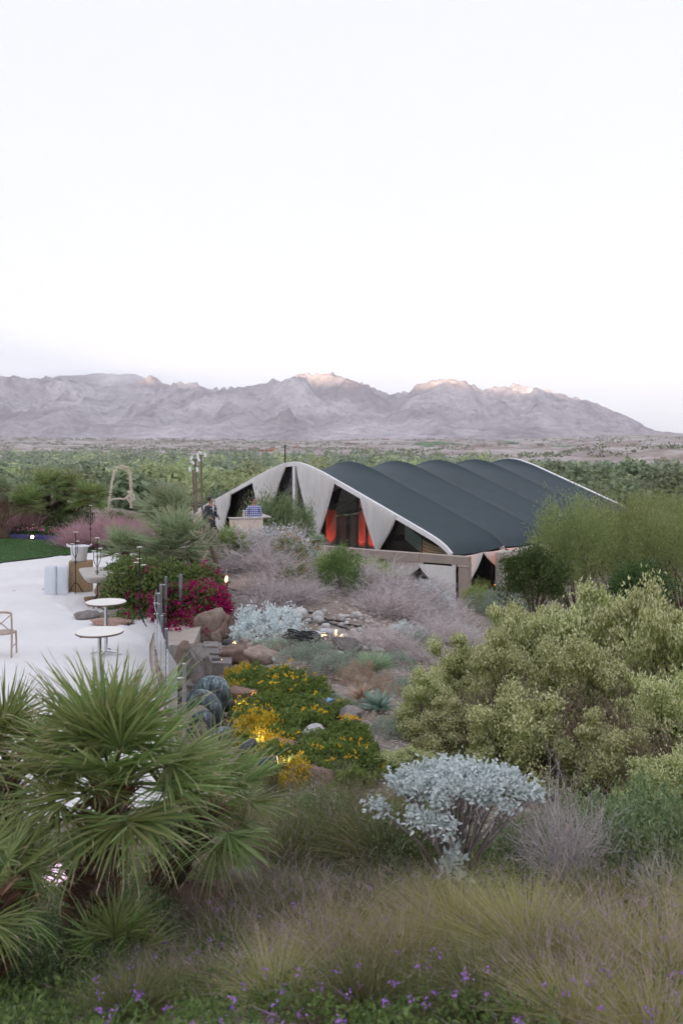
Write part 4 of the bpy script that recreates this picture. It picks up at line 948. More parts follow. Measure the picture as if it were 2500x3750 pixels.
def shrub_meshes(seed, size, ncl, nlf, L, W, mats, clr=0.16, up=0.6, low=0.15, shell=0.7, nstem=14, rstem=0.012, tipmat=None, tipf=0.25, prof='leaf', tall=1.0, k=2, flw=None, squash=1.0):
    r = np.random.default_rng(seed); c, d = clumps(ncl, size, r, low, shell)
    i = np.repeat(np.arange(ncl), nlf); g = r.normal(size=(len(i), 3)) * clr * np.array([1, 1, tall]) * r.uniform(0.6, 1.3, ncl)[i][:, None]
    p = c[i] + g; p[:, 2] = np.abs(p[:, 2]) + 0.01; dr = unit(d[i] * 0.5 + sph(len(i), r) + [0, 0, up])
    mb = MB(); V, Q = leafset(p, dr, L, W, r, prof, k); mb.add(V, Q)
    if tipmat is not None:
        mb.m = 1; sc_ = g @ np.array([0, 0, 1.0]) / (clr * tall) + 0.6 * np.sum(g * d[i], 1) / clr
        kk = np.where(sc_ > np.quantile(sc_, 1 - tipf))[0]; V, Q = leafset(p[kk] + [0, 0, 0.01], unit(sph(len(kk), r) * 0.7 + [0, 0, 1]), (L * 0.8 if flw is None else flw[0]), (W * 1.1 if flw is None else flw[1]), r, 'leaf', k); mb.add(V, Q)
    fol = mb.mesh('foliage', [mats[0]] + ([tipmat] if tipmat is not None else []))
    sb = MB()
    for j in r.choice(ncl, min(nstem, ncl), replace=False):
        e = c[j] * 0.95; m_ = e * 0.5 + [0, 0, 0.08 * size[2]] + r.normal(size=3) * 0.05 * size[0]; sb.tube([r.normal(size=3) * [0.04, 0.04, 0] - [0, 0, 0.1], m_ * 0.6, m_, e], [rstem, rstem * 0.8, rstem * 0.6, rstem * 0.3], 4, False)
    return fol, sb.mesh('branches', mats[1])
def shrub(meshes, loc, lab, cat='shrub', name='shrub', scale=1.0, rz=0.0, group=None):
    t = thing(name, lab, cat, loc, rz, group, scale); obj('foliage', meshes[0], t, kind='stuff')
    if meshes[1] is not None: obj('branches', meshes[1], t, kind='stuff')
    return t
def twig_mesh(seed, size, n, L, w, mat, up=0.5, gen=3, curl=0.35):
    """a dry shrub: main stems forking into finer and finer twigs"""
    r = np.random.default_rng(seed); mb = MB(); b = np.zeros((n, 3)); d = unit(sph(n, r) * [1, 1, 0.6] + [0, 0, up]); d[:, 2] = np.abs(d[:, 2]); Ls = np.full(n, L) * r.uniform(0.6, 1.1, n); ww = np.full(n, w)
    for g in range(gen):
        bend = r.normal(size=(len(b), 3)) * curl * Ls[:, None] * 0.6; V, Q = blades(b, d, Ls, bend, ww, 3, r, 'twig'); mb.add(V, Q)
        if g == gen - 1: break
        m = 3; tt = r.uniform(0.35, 1.0, (len(b), m)); nb = b[:, None] + d[:, None] * (Ls[:, None] * tt)[..., None] + bend[:, None] * (tt ** 2)[..., None]
        nd = unit(d[:, None] + r.normal(size=(len(b), m, 3)) * 0.55 + np.array([0, 0, 0.1])); b = nb.reshape(-1, 3); d = nd.reshape(-1, 3); Ls = np.repeat(Ls, m) * r.uniform(0.4, 0.75, len(b)); ww = np.repeat(ww, m) * 0.6
    me = mb.mesh('twigs', mat)
    co = np.empty(len(me.vertices) * 3, np.float32); me.vertices.foreach_get('co', co); co = co.reshape(-1, 3); m = np.abs(co).max(0)
    q = np.quantile(np.abs(co), 0.98, axis=0); co *= (np.array(size) / q); co[:, 2] = np.abs(co[:, 2]) - 0.02; me.vertices.foreach_set('co', co.ravel()); me.update(); return me

L_olive = leafmat('olive_leaf', [(0.07, 0.10, 0.045), (0.12, 0.16, 0.075), (0.18, 0.22, 0.12)], 0.25); L_dark = leafmat('dark_green_leaf', [(0.025, 0.05, 0.018), (0.045, 0.085, 0.028), (0.08, 0.12, 0.045)], 0.25)
L_mid = leafmat('mid_green_leaf', [(0.05, 0.085, 0.025), (0.09, 0.13, 0.04), (0.14, 0.18, 0.065)], 0.3); L_silver = leafmat('silver_leaf', [(0.46, 0.52, 0.52), (0.58, 0.645, 0.645), (0.70, 0.75, 0.75)], 0.15, 0.7)
L_twig = leafmat('dry_twig', [(0.35, 0.30, 0.295), (0.47, 0.42, 0.42), (0.6, 0.55, 0.56)], 0.05, 0.9); L_tan = leafmat('dry_tan', [(0.36, 0.25, 0.17), (0.48, 0.36, 0.26), (0.58, 0.46, 0.36)], 0.15, 0.9)
L_grey = leafmat('grey_green_leaf', [(0.14, 0.17, 0.13), (0.22, 0.26, 0.21), (0.30, 0.34, 0.29)], 0.2); L_mag = leafmat('magenta_bract', [(0.22, 0.005, 0.06), (0.36, 0.01, 0.11), (0.48, 0.03, 0.2)], 0.3, objvar=0)
L_broom = leafmat('broom_leaf', [(0.12, 0.14, 0.045), (0.18, 0.205, 0.075), (0.25, 0.27, 0.11)], 0.3); L_bcream = leafmat('broom_flower', [(0.46, 0.48, 0.25), (0.62, 0.62, 0.37), (0.74, 0.73, 0.5)], 0.25)
L_yel = leafmat('yellow_flower', [(0.64, 0.36, 0.02), (0.72, 0.47, 0.03), (0.75, 0.55, 0.07)], 0.2, objvar=0); L_org = leafmat('orange_flower', [(0.6, 0.2, 0.03), (0.7, 0.3, 0.05)], 0.2, objvar=0)
L_lant = leafmat('lantana_leaf', [(0.06, 0.09, 0.022), (0.10, 0.14, 0.035), (0.15, 0.19, 0.06)], 0.3, objvar=0); L_purp = leafmat('purple_flower', [(0.3, 0.12, 0.55), (0.42, 0.2, 0.68), (0.55, 0.3, 0.75)], 0.3, objvar=0)
L_pinkf = leafmat('pink_petunia', [(0.5, 0.06, 0.2), (0.62, 0.2, 0.36), (0.7, 0.4, 0.5)], 0.25, objvar=0); L_blue = leafmat('blue_flower', [(0.1, 0.1, 0.3), (0.16, 0.14, 0.36), (0.06, 0.09, 0.06)], 0.2, objvar=0)
L_muhly = leafmat('pink_muhly_plume', [(0.42, 0.24, 0.27), (0.52, 0.33, 0.37), (0.56, 0.40, 0.42)], 0.4, 0.9); L_gold = leafmat('golden_grass', [(0.15, 0.155, 0.055), (0.25, 0.235, 0.10), (0.33, 0.295, 0.17)], 0.3, 0.7); L_ggrass = leafmat('green_grass', [(0.06, 0.075, 0.03), (0.11, 0.12, 0.05), (0.22, 0.2, 0.1)], 0.3, 0.7)
L_fplume = leafmat('dusky_plume', [(0.35, 0.25, 0.265), (0.43, 0.33, 0.345), (0.5, 0.4, 0.41)], 0.4, 0.9)

# bougainvillea hedge
hedge = thing('bougainvillea', 'dark leafy bougainvillea hedge with magenta flowers spilling by the railing', 'hedge', on(600, 20.6))
ho = np.array(hedge.location); r = np.random.default_rng(31); lf = []; mg = []
for (u, v, d, w, h, n, nm) in ((500, 2180, 21.0, 0.85, 0.95, 5200, 60), (470, 2125, 22.2, 0.7, 0.6, 3000, 60), (610, 2170, 20.8, 0.95, 0.72, 5200, 150), (720, 2165, 20.6, 0.7, 0.65, 3600, 300), (640, 2235, 19.6, 0.55, 0.6, 2600, 1300), (740, 2235, 19.6, 0.62, 0.62, 2600, 2600), (800, 2245, 19.5, 0.25, 0.42, 700, 1100), (700, 2300, 19.0, 0.5, 0.3, 800, 1100), (470, 2285, 19.9, 0.55, 0.3, 1500, 260), (650, 2335, 18.3, 0.32, 0.12, 250, 420)):
    c = P(u, v, d); s = sph(n, r); q = c + s * np.array([w, w * 0.8, h]) * (0.72 + 0.33 * r.random(n) + 0.2 * perlin(s[:, 0] * 3 + u, s[:, 1] * 3 + s[:, 2] * 2, 7))[:, None]; lf.append(q)
    cl = c + sph(max(1, nm // 12), r) * np.array([w, w * 0.8, h]) * 1.02; q = cl[r.integers(0, len(cl), nm)] + r.normal(size=(nm, 3)) * 0.06; mg.append(q)
lf = np.concatenate(lf) - ho; mg = np.concatenate(mg) - ho; lf = lf[lf[:, 2] > -0.3]; mg = mg[mg[:, 2] > -0.5]
V, Q = leafset(lf, unit(sph(len(lf), r) + [0, -0.2, 0.5]), 0.085, 0.05, r); MB().add(V, Q).build('foliage', L_mid, hedge, kind='stuff')
V, Q = leafset(mg, unit(sph(len(mg), r) + [0, -0.3, 0.4]), 0.06, 0.05, r); MB().add(V, Q).build('blossom', L_mag, hedge, kind='stuff')
sb = MB()
for k in range(24): e = lf[r.integers(len(lf))]; sb.tube([(e[0] * 0.6, e[1] * 0.6, -0.3), e * [0.85, 0.85, 0.5], e], [0.02, 0.014, 0.006], 5, False)
sb.build('branches', M_bark, hedge, kind='stuff')

# flower bed beyond the lawn
def bed_line(n, off, w, rng, zt):
    X = np.array([(-22, 36.7), (-15, 36.4), (-12.5, 35.4), (-10.2, 33.8), (-8.7, 32.1), (-7.6, 31.6)]); t = rng.random(n) * 5; x = np.interp(t, range(6), X[:, 0]); y = np.interp(t, range(6), X[:, 1]) + off + rng.random(n) * w
    return np.c_[x, y, zt + 0 * x]
r = np.random.default_rng(41); n = 9000
p = bed_line(n, 0.55, 1.3, r, 0.05); p[:, 2] = 0.1 + r.random(n) * 0.4; V, Q = leafset(p, unit(sph(n, r) + [0, 0, 0.7]), 0.13, 0.07, r); mb = MB(); mb.add(V, Q); mb.m = 1
n = 2600; cl = bed_line(420, 0.6, 1.2, r, 0); p = cl[r.integers(0, 420, n)] + r.normal(size=(n, 3)) * 0.07; p[:, 2] = 0.42 + 0.1 * r.random(n); V, Q = leafset(p, unit(sph(n, r) + [0, -0.5, 0.6]), 0.085, 0.08, r); mb.add(V, Q)
mb.build('petunia_bed', [L_dark, L_pinkf], label='bed of pink petunias along the far side of the lawn', cat='flowers', kind='stuff')
n = 6000; p = bed_line(n, 0.02, 0.55, r, 0); p[:, 2] = 0.14 + r.random(n) * 0.14; V, Q = leafset(p, unit(sph(n, r) + [0, 0, 0.7]), 0.07, 0.045, r); MB().add(V, Q).build('edging_flowers', L_blue, label='low strip of violet blue flowers edging the lawn', cat='flowers', kind='stuff')
rock(np.array([*PT(142, 1968)[:2] , 0.25]) + [0, -0.2, 0], (1.0, 0.8, 0.85), R_gray, 'rounded grey boulder among the pink petunias', 55)
rock(np.array([*PT(105, 1940)[:2], 0.25]), (0.9, 0.8, 0.7), R_brown, 'dark boulder under the many-stemmed palm', 56)
M_lamp = emit('lit_garden_lamp', (1.0, 0.86, 0.66), 1.6)
for (u, v, lab) in ((121, 1988, 'small lit garden lamp at the lawn edge'), (123, 1946, 'small lit garden lamp beside the grey boulder')):
    c = PT(u, v + 4); t = thing('garden_lamp', lab, 'lamp', c + [0, 0, 0.16]); MB().tube([(0, 0, -0.05), (0, 0, 0.1)], 0.012, 6).build('stake', M_iron, t); MB().tube([(0.0, 0.05, 0.1), (0, -0.06, 0.14)], [0.05, 0.075], 12).build('shade', M_can, t); MB().tube([(0, -0.062, 0.141), (0, -0.075, 0.145)], [0.065, 0.05], 12).build('bulb', M_lamp, t)

def grass_meshes(seed, n, L, rad, w, mat, plume=None, npl=0, spread=0.75, droop=0.45, k=4, pL=0.3):
    r = np.random.default_rng(seed); a = r.random(n) * 2 * PI; q = r.random(n) ** 0.6; b = np.c_[np.cos(a) * q * rad * 0.35, np.sin(a) * q * rad * 0.35, np.zeros(n) - 0.03]
    d = unit(np.c_[np.cos(a) * q * spread + r.normal(size=n) * 0.16, np.sin(a) * q * spread + r.normal(size=n) * 0.16, np.ones(n)]); Ls = L * r.uniform(0.45, 1.08, n)
    bend = np.c_[d[:, 0] * Ls * 0.5, d[:, 1] * Ls * 0.5, -droop * Ls * (0.2 + q) * r.uniform(0.4, 1.2, n)] + r.normal(size=(n, 3)) * 0.04
    mb = MB(); V, Q = blades(b, d, Ls, bend, np.full(n, w), k, r, 'taper'); mb.add(V, Q); me = mb.mesh('blades', mat); pm = None
    if npl:
        j = r.integers(0, n, npl); t = r.uniform(0.62, 1.0, npl); p = b[j] + d[j] * (Ls[j] * t)[:, None] + bend[j] * (t ** 2)[:, None] + r.normal(size=(npl, 3)) * 0.05 * L
        V, Q = blades(p, unit(d[j] + sph(npl, r) * 0.6), pL * r.uniform(0.4, 1, npl), r.normal(size=(npl, 3)) * 0.03, np.full(npl, w * 0.75), 2, r, 'taper'); pm = MB().add(V, Q).mesh('plumes', plume)
    return me, pm
def grass(ms, loc, lab, scale=1.0, rz=0.0, group=None, name='grass_clump'):
    t = thing(name, lab, 'grass', loc, rz, group, scale); obj('blades', ms[0], t, kind='stuff')
    if ms[1]: obj('plumes', ms[1], t, kind='stuff')
    return t
g_pink = grass_meshes(51, 1400, 1.0, 1.0, 0.012, L_ggrass, L_muhly, 9000, 0.9, 0.35, 3, 0.28)
for (u, d, s, lab) in ((335, 33.2, 1.25, 'pink muhly grass clump behind the curling candelabrum'), (395, 33.6, 1.5, 'large pink muhly grass clump behind the petunias'), (470, 33.0, 1.4, 'pink muhly grass clump between petunias and the small fan palm'), (530, 32.2, 1.15, 'pink muhly grass clump under the pole-lamp palm'), (5, 37.5, 1.6, 'pink muhly grass clump at the lawn corner by the straw-skirted palm')):
    grass(g_pink, on(u, d), lab, s, u)

# hillside shrubs: (kind, photo u, distance, scale, label)
S_twig = [twig_mesh(61, (1, 1, 0.75), 110, 1.0, 0.045, L_twig, 0.4, 4, 0.5), twig_mesh(62, (1, 1, 0.8), 110, 1.0, 0.042, L_twig, 0.7, 4, 0.35), twig_mesh(63, (1, 1, 0.6), 90, 1.0, 0.04, L_twig, 0.3, 4, 0.7)]
S_silver = [shrub_meshes(71, (1, 1, 0.8), 110, 42, 0.085, 0.05, (L_silver, M_gbark), 0.085, 0.5, 0.1, 0.86, 40, 0.012), shrub_meshes(72, (1, 1, 0.7), 70, 26, 0.07, 0.035, (L_silver, M_gbark), 0.10, 0.5, 0.05, 0.7, 40, 0.012)]
S_green = [shrub_meshes(73, (1, 1, 1.1), 130, 70, 0.09, 0.022, (L_mid, M_bark), 0.11, 0.6, 0.05, 0.75, 16), shrub_meshes(74, (1, 0.9, 1.2), 120, 55, 0.10, 0.028, (L_olive, M_bark), 0.11, 0.9, 0.0, 0.55, 26, tall=1.6), shrub_meshes(75, (1, 1, 0.8), 90, 46, 0.07, 0.03, (L_grey, M_gbark), 0.10, 0.7, 0.05, 0.65, 30)]
S_lime = shrub_meshes(76, (1, 1, 1.0), 60, 90, 0.16, 0.012, (leafmat('lime_needles', [(0.16, 0.20, 0.06), (0.24, 0.28, 0.10), (0.32, 0.36, 0.16)], 0.3), M_bark), 0.12, 1.2, 0.05, 0.6, 20)
S_olant = shrub_meshes(77, (1, 1, 0.7), 60, 40, 0.06, 0.03, (L_mid, M_bark), 0.12, 0.5, 0.05, 0.7, 16, tipmat=L_org, tipf=0.05)
def tw(k, u, d, s, lab, sz=None):
    t = thing('dry_shrub', lab, 'shrub', on(u, d), u * 1.7, None, s if sz is None else sz); obj('twigs', S_twig[k], t, kind='stuff'); t.scale = [q * 1.2 for q in t.scale]; return t
tw(0, 930, 23.2, 1.0, 'pinkish grey dry shrub spilling down the knoll under the bar'); tw(2, 1040, 22.4, 0.85, 'tangled dry shrub above the silver brittlebush'); tw(1, 1020, 25.0, 0.9, 'pale dry shrub on the crest of the knoll'); tw(0, 880, 25.4, 0.9, 'dry grey shrub just below the dark green palm')
tw(0, 1310, 24.0, 0.9, 'bare grey shrub behind the feathery dark green bush'); tw(1, 1350, 22.6, 1.0, 'large bare grey shrub sweeping down over the river stones'); tw(0, 1440, 23.4, 0.95, 'bare lavender grey shrub beside the silver dome'); tw(2, 1430, 21.4, 0.9, 'low bare shrub at the end of the black cables'); tw(1, 1640, 23.4, 0.72, 'bare lilac grey shrub on the sandy slope'); tw(0, 1600, 28, 0.9, 'bare grey shrub in front of the pergola corner post')
tw(2, 960, 20.2, 0.75, 'flattened dry brush between bougainvillea and brittlebush'); tw(1, 1500, 26.5, 0.9, 'bare grey shrub below the pergola curtains'); tw(2, 1250, 25.8, 0.8, 'dry brush beside the yucca'); tw(0, 1330, 16.6, 0.42, 'small dry brush below the river stones'); tw(1, 1250, 16.2, 0.38, 'small dark dry brush near the grey shrub'); tw(0, 1560, 18.5, 0.5, 'low dry brush by the flowering broom'); tw(2, 1700, 21.5, 0.6, 'dry brush on the sandy slope by the broom')
for (k, u, d, s, lab) in ((0, 860, 23.0, 0.7, 'dry grey shrub by the foot of the cholla'), (2, 990, 21.2, 0.8, 'dry tangle directly uphill of the brittlebush dome'), (1, 1085, 20.4, 0.6, 'small bare shrub between brittlebush and river stones'), (0, 1165, 23.6, 0.8, 'bare grey shrub left of the lime needle bush'), (2, 1130, 21.4, 0.6, 'low dry shrub below the orange flowered bush'), (1, 1400, 20.6, 0.75, 'bare grey shrub hanging over the gully end'), (0, 1500, 21.8, 0.8, 'bare grey shrub on the sandy bank uphill of the low silver one'), (2, 1570, 21.0, 0.7, 'dry brush on the sandy bank beside the bent cable'), (1, 1540, 24.2, 0.9, 'bare lilac shrub at the foot of the silver dome'), (0, 1390, 25.2, 1.0, 'tall bare grey shrub below the first pergola post'), (2, 1330, 21.6, 0.7, 'low bare shrub beside the feathery dark bush'), (1, 1450, 16.9, 0.4, 'small dry shrub above the sotol'), (0, 1530, 16.4, 0.45, 'dry brush between the sotol and the broom'), (2, 1440, 14.2, 0.32, 'small dry brush right of the sotol'), (0, 1380, 17.8, 0.42, 'small dry brush at the lower end of the stones'), (1, 1620, 19.4, 0.6, 'bare shrub on the sand behind the first broom'), (2, 910, 21.4, 0.6, 'flattened dry brush right of the magenta flowers')): tw(k, u, d, s, lab)
for (u, d, s, lab) in ((1300, 15.2, (0.35, 0.3, 0.3), 'grey green low shrub uphill of the dry tan plant'), (1450, 15.4, (0.4, 0.35, 0.3), 'grey green low shrub beyond the sotol'), (1530, 17.6, (0.5, 0.4, 0.35), 'grey green low shrub next to the low silver shrub'), (1090, 15.6, (0.4, 0.35, 0.25), 'grey green low shrub under the cable coil'), (1500, 13.4, (0.32, 0.3, 0.28), 'grey green low shrub between agave and broom'), (1430, 11.2, (0.3, 0.3, 0.25), 'grey green low shrub below the blue green agave')): shrub(S_green[2], on(u, d), lab, 'shrub', 'grey_shrub', s, u)
shrub(S_silver[0], on(985, 18.1), 'silver leaved brittlebush dome right of the bougainvillea', 'shrub', 'brittlebush', 0.72)
shrub(S_silver[0], on(1545, 25.6), 'silver leaved dome shrub in front of the pergola', 'shrub', 'brittlebush', (0.80, 0.8, 1.05), 1.0); shrub(S_silver[1], on(1480, 26.6), 'thin silver shrub between bare shrubs below the pergola beam', 'shrub', 'brittlebush', 0.7, 2.0)
shrub(S_silver[1], on(990, 25.6), 'sparse silver shrub on the crest below the bar counter', 'shrub', 'brittlebush', (1.1, 1.0, 1.0), 0.4); shrub(S_silver[1], on(1075, 24.8), 'sparse silver shrub by the yucca trunk', 'shrub', 'brittlebush', 0.8, 2.2)
shrub(S_silver[1], on(1480, 18.7), 'low silver shrub on the sandy slope', 'shrub', 'brittlebush', (0.42, 0.4, 0.4), 1.4); shrub(S_silver[1], on(1690, 22.8), 'small silver shrub behind the flowering broom', 'shrub', 'brittlebush', 0.4, 0.9)
shrub(S_green[0], on(1245, 22.3), 'feathery dark green bush in the middle of the slope', 'shrub', 'green_bush', (0.66, 0.66, 0.92)); shrub(S_lime, on(1215, 23.6), 'lime green needle bush behind the feathery dark bush', 'shrub', 'green_bush', 0.72)
shrub(S_olant, on(1105, 22.2), 'small bush with orange flowers left of the feathery dark bush', 'shrub', 'lantana_bush', 0.62); shrub(S_olant, on(1070, 24.2), 'thin bush with orange flowers on the knoll', 'shrub', 'lantana_bush', (0.8, 0.8, 0.9), 2)
shrub(S_green[1], on(1000, 33.0), 'olive green upright bush in front of the gable curtain', 'shrub', 'olive_bush', (1.0, 1.0, 1.75)); shrub(S_green[1], on(1055, 33.6), 'tall olive green bush just left of the white gable post', 'shrub', 'olive_bush', (0.8, 0.8, 1.9), 1.7); shrub(S_green[1], on(1115, 32.0), 'thin olive bush right of the white gable post', 'shrub', 'olive_bush', (0.5, 0.5, 1.45), 2.7); shrub(S_green[1], on(940, 34.0), 'olive green bush behind the bar counter', 'shrub', 'olive_bush', (0.8, 0.8, 1.7), 0.9)
shrub(S_green[2], on(1160, 15.2), 'grey green shrub at the top of the yellow lantana', 'shrub', 'grey_shrub', 0.42); shrub(S_green[2], on(1215, 14.3), 'grey green shrub beside the dark soil gully', 'shrub', 'grey_shrub', 0.38, 1.5); shrub(S_green[2], on(1030, 16.6), 'grey green weeds under the brittlebush dome', 'shrub', 'grey_shrub', (0.55, 0.4, 0.3), 0.5); shrub(S_green[2], on(1235, 12.0), 'small grey green shrub beside the half-buried grey stone', 'shrub', 'grey_shrub', 0.3, 2.0)
shrub(S_lime, on(1600, 29.5), 'yellow green bush at the foot of the pergola corner', 'shrub', 'green_bush', (0.45, 0.45, 0.5), 1.0); shrub(S_lime, on(1750, 32), 'yellow green bush under the white curtain tail', 'shrub', 'green_bush', (0.6, 0.6, 0.9), 2.0); shrub(S_lime, on(1330, 28.5), 'yellow green bush on the slope under the beam', 'shrub', 'green_bush', (1.0, 0.8, 0.55), 2.4); shrub(S_lime, on(1420, 30.5), 'yellow green bush by the first pergola post', 'shrub', 'green_bush', (0.6, 0.6, 0.5), 0.7); shrub(S_green[2], on(1840, 31), 'grey green brush between the broom and the cream post', 'shrub', 'grey_shrub', (1.2, 1, 1.2), 0.2)
shrub(S_green[0], on(250, 39.5), 'dark green bush behind the petunias and trunks', 'shrub', 'green_bush', (1.2, 1.0, 0.9), 1); shrub(S_green[0], on(440, 41), 'dark green bush at the foot of the blossom arch', 'shrub', 'green_bush', (1.3, 1.0, 1.0), 2); shrub(S_green[0], on(540, 37), 'dark green bush behind the grey palm', 'shrub', 'green_bush', (1.1, 1, 1.1), 3); shrub(S_green[0], on(30, 41), 'dark green bush behind the straw-skirted palm', 'shrub', 'green_bush', (1.6, 1, 1.2), 0.4)

# yuccas, sotol, agave
L_yuc = leafmat('yucca_leaf', [(0.13, 0.19, 0.13), (0.19, 0.25, 0.17), (0.28, 0.32, 0.2)], 0.15, 0.5); L_agave = leafmat('agave_leaf', [(0.12, 0.18, 0.15), (0.17, 0.24, 0.2), (0.24, 0.3, 0.26)], 0.1, 0.5)
def rosette(loc, lab, n, L, w, mat, h=0.0, lo=-0.3, name='yucca', seed=0, skirt=False, droop=0.0):
    r = np.random.default_rng(seed); t = thing(name, lab, name.replace('_', ' '), loc); d = sph(n, r); d[:, 2] = lo + (1 - lo) * r.random(n); d = unit(d)
    V, Q = blades(np.tile([0, 0, h], (n, 1)) + d * 0.03, d, L * r.uniform(0.8, 1.1, n), np.c_[np.zeros((n, 2)), -droop * L * r.random(n)], np.full(n, w), 3, r, 'blade'); MB().add(V, Q).build('leaves', mat, t, kind='stuff')
    if h > 0.2: MB().tube([(0, 0, -0.1), (0, 0, h * 0.5), (0, 0, h)], [0.1, 0.09, 0.08], 10).build('trunk', M_bark, t, smooth=True)
    if skirt:
        n = 500; a = r.random(n) * 2 * PI; b = np.c_[np.cos(a) * 0.08, np.sin(a) * 0.08, h - r.random(n) * h * 0.5]; V, Q = blades(b, unit(np.c_[np.cos(a) * 0.25, np.sin(a) * 0.25, -np.ones(n)]), np.full(n, h * 0.5) * r.uniform(.5, 1, n), np.zeros((n, 3)), np.full(n, 0.03), 2, r, 'blade'); MB().add(V, Q).build('skirt', L_tan, t, kind='stuff')
b = on(1157, 26.6); rosette(b, 'yucca with a round spiky head and straw skirt before the gable', 420, 0.34, 0.022, L_yuc, max(0.5, P(1157, 1985, 26.6)[2] - b[2]), -0.6, 'yucca', 5, True)
rosette(on(1372, 14.6), 'round green sotol in the middle of the slope', 420, 0.42, 0.016, L_yuc, 0.06, 0.0, 'sotol', 6, False, 0.15); rosette(on(1390, 12.3), 'blue green agave below the dry tan plants', 70, 0.30, 0.045, L_agave, 0.05, 0.0, 'agave', 7); rosette(on(1320, 12.6), 'smaller agave with straw leaves beside the blue green one', 60, 0.26, 0.03, L_tan, 0.05, 0.1, 'agave', 8); rosette(on(1470, 28.5), 'small spiky yucca under the pergola beam', 160, 0.45, 0.03, L_yuc, 0.1, 0.0, 'yucca', 9); rosette(on(1425, 28.0), 'pale spiky yucca by the bare shrubs', 160, 0.4, 0.03, L_yuc, 0.1, 0.0, 'yucca', 10)
S_tan = shrub_meshes(81, (1, 1, 1.3), 40, 60, 0.16, 0.02, (L_tan, L_tan), 0.10, 0.2, 0.1, 0.7, 24, 0.01, L_grey, 0.15, tall=2.0)
shrub(S_tan, on(1310, 13.6), 'dry tan seed-headed plant with grey green tips', 'shrub', 'dry_plant', 0.26); shrub(S_tan, on(1405, 13.2), 'dry peach coloured plant drooping over the agave', 'shrub', 'dry_plant', (0.26, 0.26, 0.2), 1.4); shrub(S_tan, on(1265, 13.9), 'dry brown plant at the gully edge', 'shrub', 'dry_plant', (0.18, .18, .14), 2.2)

# cholla cactus
L_chol = leafmat('cholla_spines', [(0.36, 0.36, 0.25), (0.48, 0.47, 0.34), (0.58, 0.57, 0.44)], 0.2); M_chol = plain('cholla_skin', (0.24, 0.25, 0.16), 0.8, var=0.2, scale=20)
b = on(803, 21.2); t = thing('cholla_cactus', 'pale spiny cholla cactus with a dark trunk behind the bougainvillea', 'cactus', b); r = np.random.default_rng(83)
tk = [np.array([0, 0, -0.05]), P(800, 2110, 21.2) - b, P(790, 2050, 21.2) - b, P(770, 2000, 21.2) - b]; MB().tube(tk, [0.075, 0.065, 0.055, 0.045], 8).build('trunk', M_bark, t, smooth=True)
n = 1; arms = []
for k in range(70):
    c = P(r.uniform(735, 800), r.uniform(1955, 2100), 21.2 + r.normal() * 0.25) - b if k > 24 else P(r.normal(757, 16), r.uniform(1945, 1985), 21.2 + r.normal() * 0.15) - b
    d = unit(np.array([r.normal() * 0.7, r.normal() * 0.7, 0.9 if k <= 24 else r.normal() * 0.7])); arms.append((c, d))
mb = MB(); pts_ = []; nn = []
for (c, d) in arms:
    L = r.uniform(0.16, 0.26); mb.tube([c, c + d * L * 0.5, c + d * L], [0.022, 0.028, 0.018], 6); m_ = 60; f = r.random(m_); rd = sph(m_, r); pts_.append(c + d * (L * f)[:, None] + rd * 0.02); nn.append(rd)
mb.build('joints', M_chol, t, kind='stuff'); V, Q = blades(np.concatenate(pts_), unit(np.concatenate(nn)), np.full(len(pts_) * 60, 0.035), np.zeros((len(pts_) * 60, 3)), np.full(len(pts_) * 60, 0.012), 1, r); MB().add(V, Q).build('spines', L_chol, t, kind='stuff')

# ------------------------------------------------------------------ flowering desert broom on the right
S_broom = [shrub_meshes(90 + i, (1, 1, 1.9), 95, 250, 0.075, 0.022, (L_broom, M_bark), 0.10, 0.8, 0.0, 0.45, 90, 0.02, L_bcream, 0.55, tall=1.2, flw=(0.06, 0.034)) for i in range(3)]
for i, (u, d, s, vt, lab) in enumerate((
    (1690, 12.8, 0.55, 2320, 'cream flowering broom bush at the left end of the thicket'), (1560, 11.2, 0.42, 2450, 'low cream flowering broom beside the agave'), (1900, 14.2, 0.65, 2190, 'cream flowering broom in front of the dark rounded tree'), (2130, 14.4, 0.95, 2125, 'tall cream flowering broom below the feathery tree'),
    (2350, 13.4, 0.8, 2130, 'tall cream flowering broom left of the thicket corner'), (2520, 12.0, 0.8, 2150, 'tall cream flowering broom at the far end of the thicket'), (1850, 11.8, 0.65, 2300, 'broad cream flowering broom in the middle of the thicket'), (2120, 11.2, 0.72, 2330, 'cream flowering broom between the tall ones and the bare stems'),
    (2440, 9.8, 0.62, 2420, 'cream flowering broom with bare brown stems showing'), (1660, 10.2, 0.5, 2560, 'cream flowering broom just above the big silver brittlebush'), (1900, 9.4, 0.62, 2520, 'cream flowering broom directly behind the silver brittlebush'), (2220, 8.8, 0.5, 2600, 'cream flowering broom over the grey bare branches'),
    (1500, 9.6, 0.32, 2730, 'small cream flowering broom next to the lantana'), (2440, 7.8, 0.42, 2760, 'cream flowering broom behind the dark leafy ground cover'), (1950, 17.0, 0.7, 2170, 'cream flowering broom sapling behind the tall brooms'))):
    b = on(u, d); h = (P(u, vt, d)[2] - b[2]) / 2.2; shrub(S_broom[i % 3], b, lab, 'shrub', 'broom_bush', (s, s, h), i * 1.3)
S_bst = S_twig[1].copy(); S_bst.materials.clear(); S_bst.materials.append(leafmat('brown_stem', [(0.07, 0.05, 0.035), (0.12, 0.09, 0.065), (0.17, 0.135, 0.10)], 0.05, 0.9))
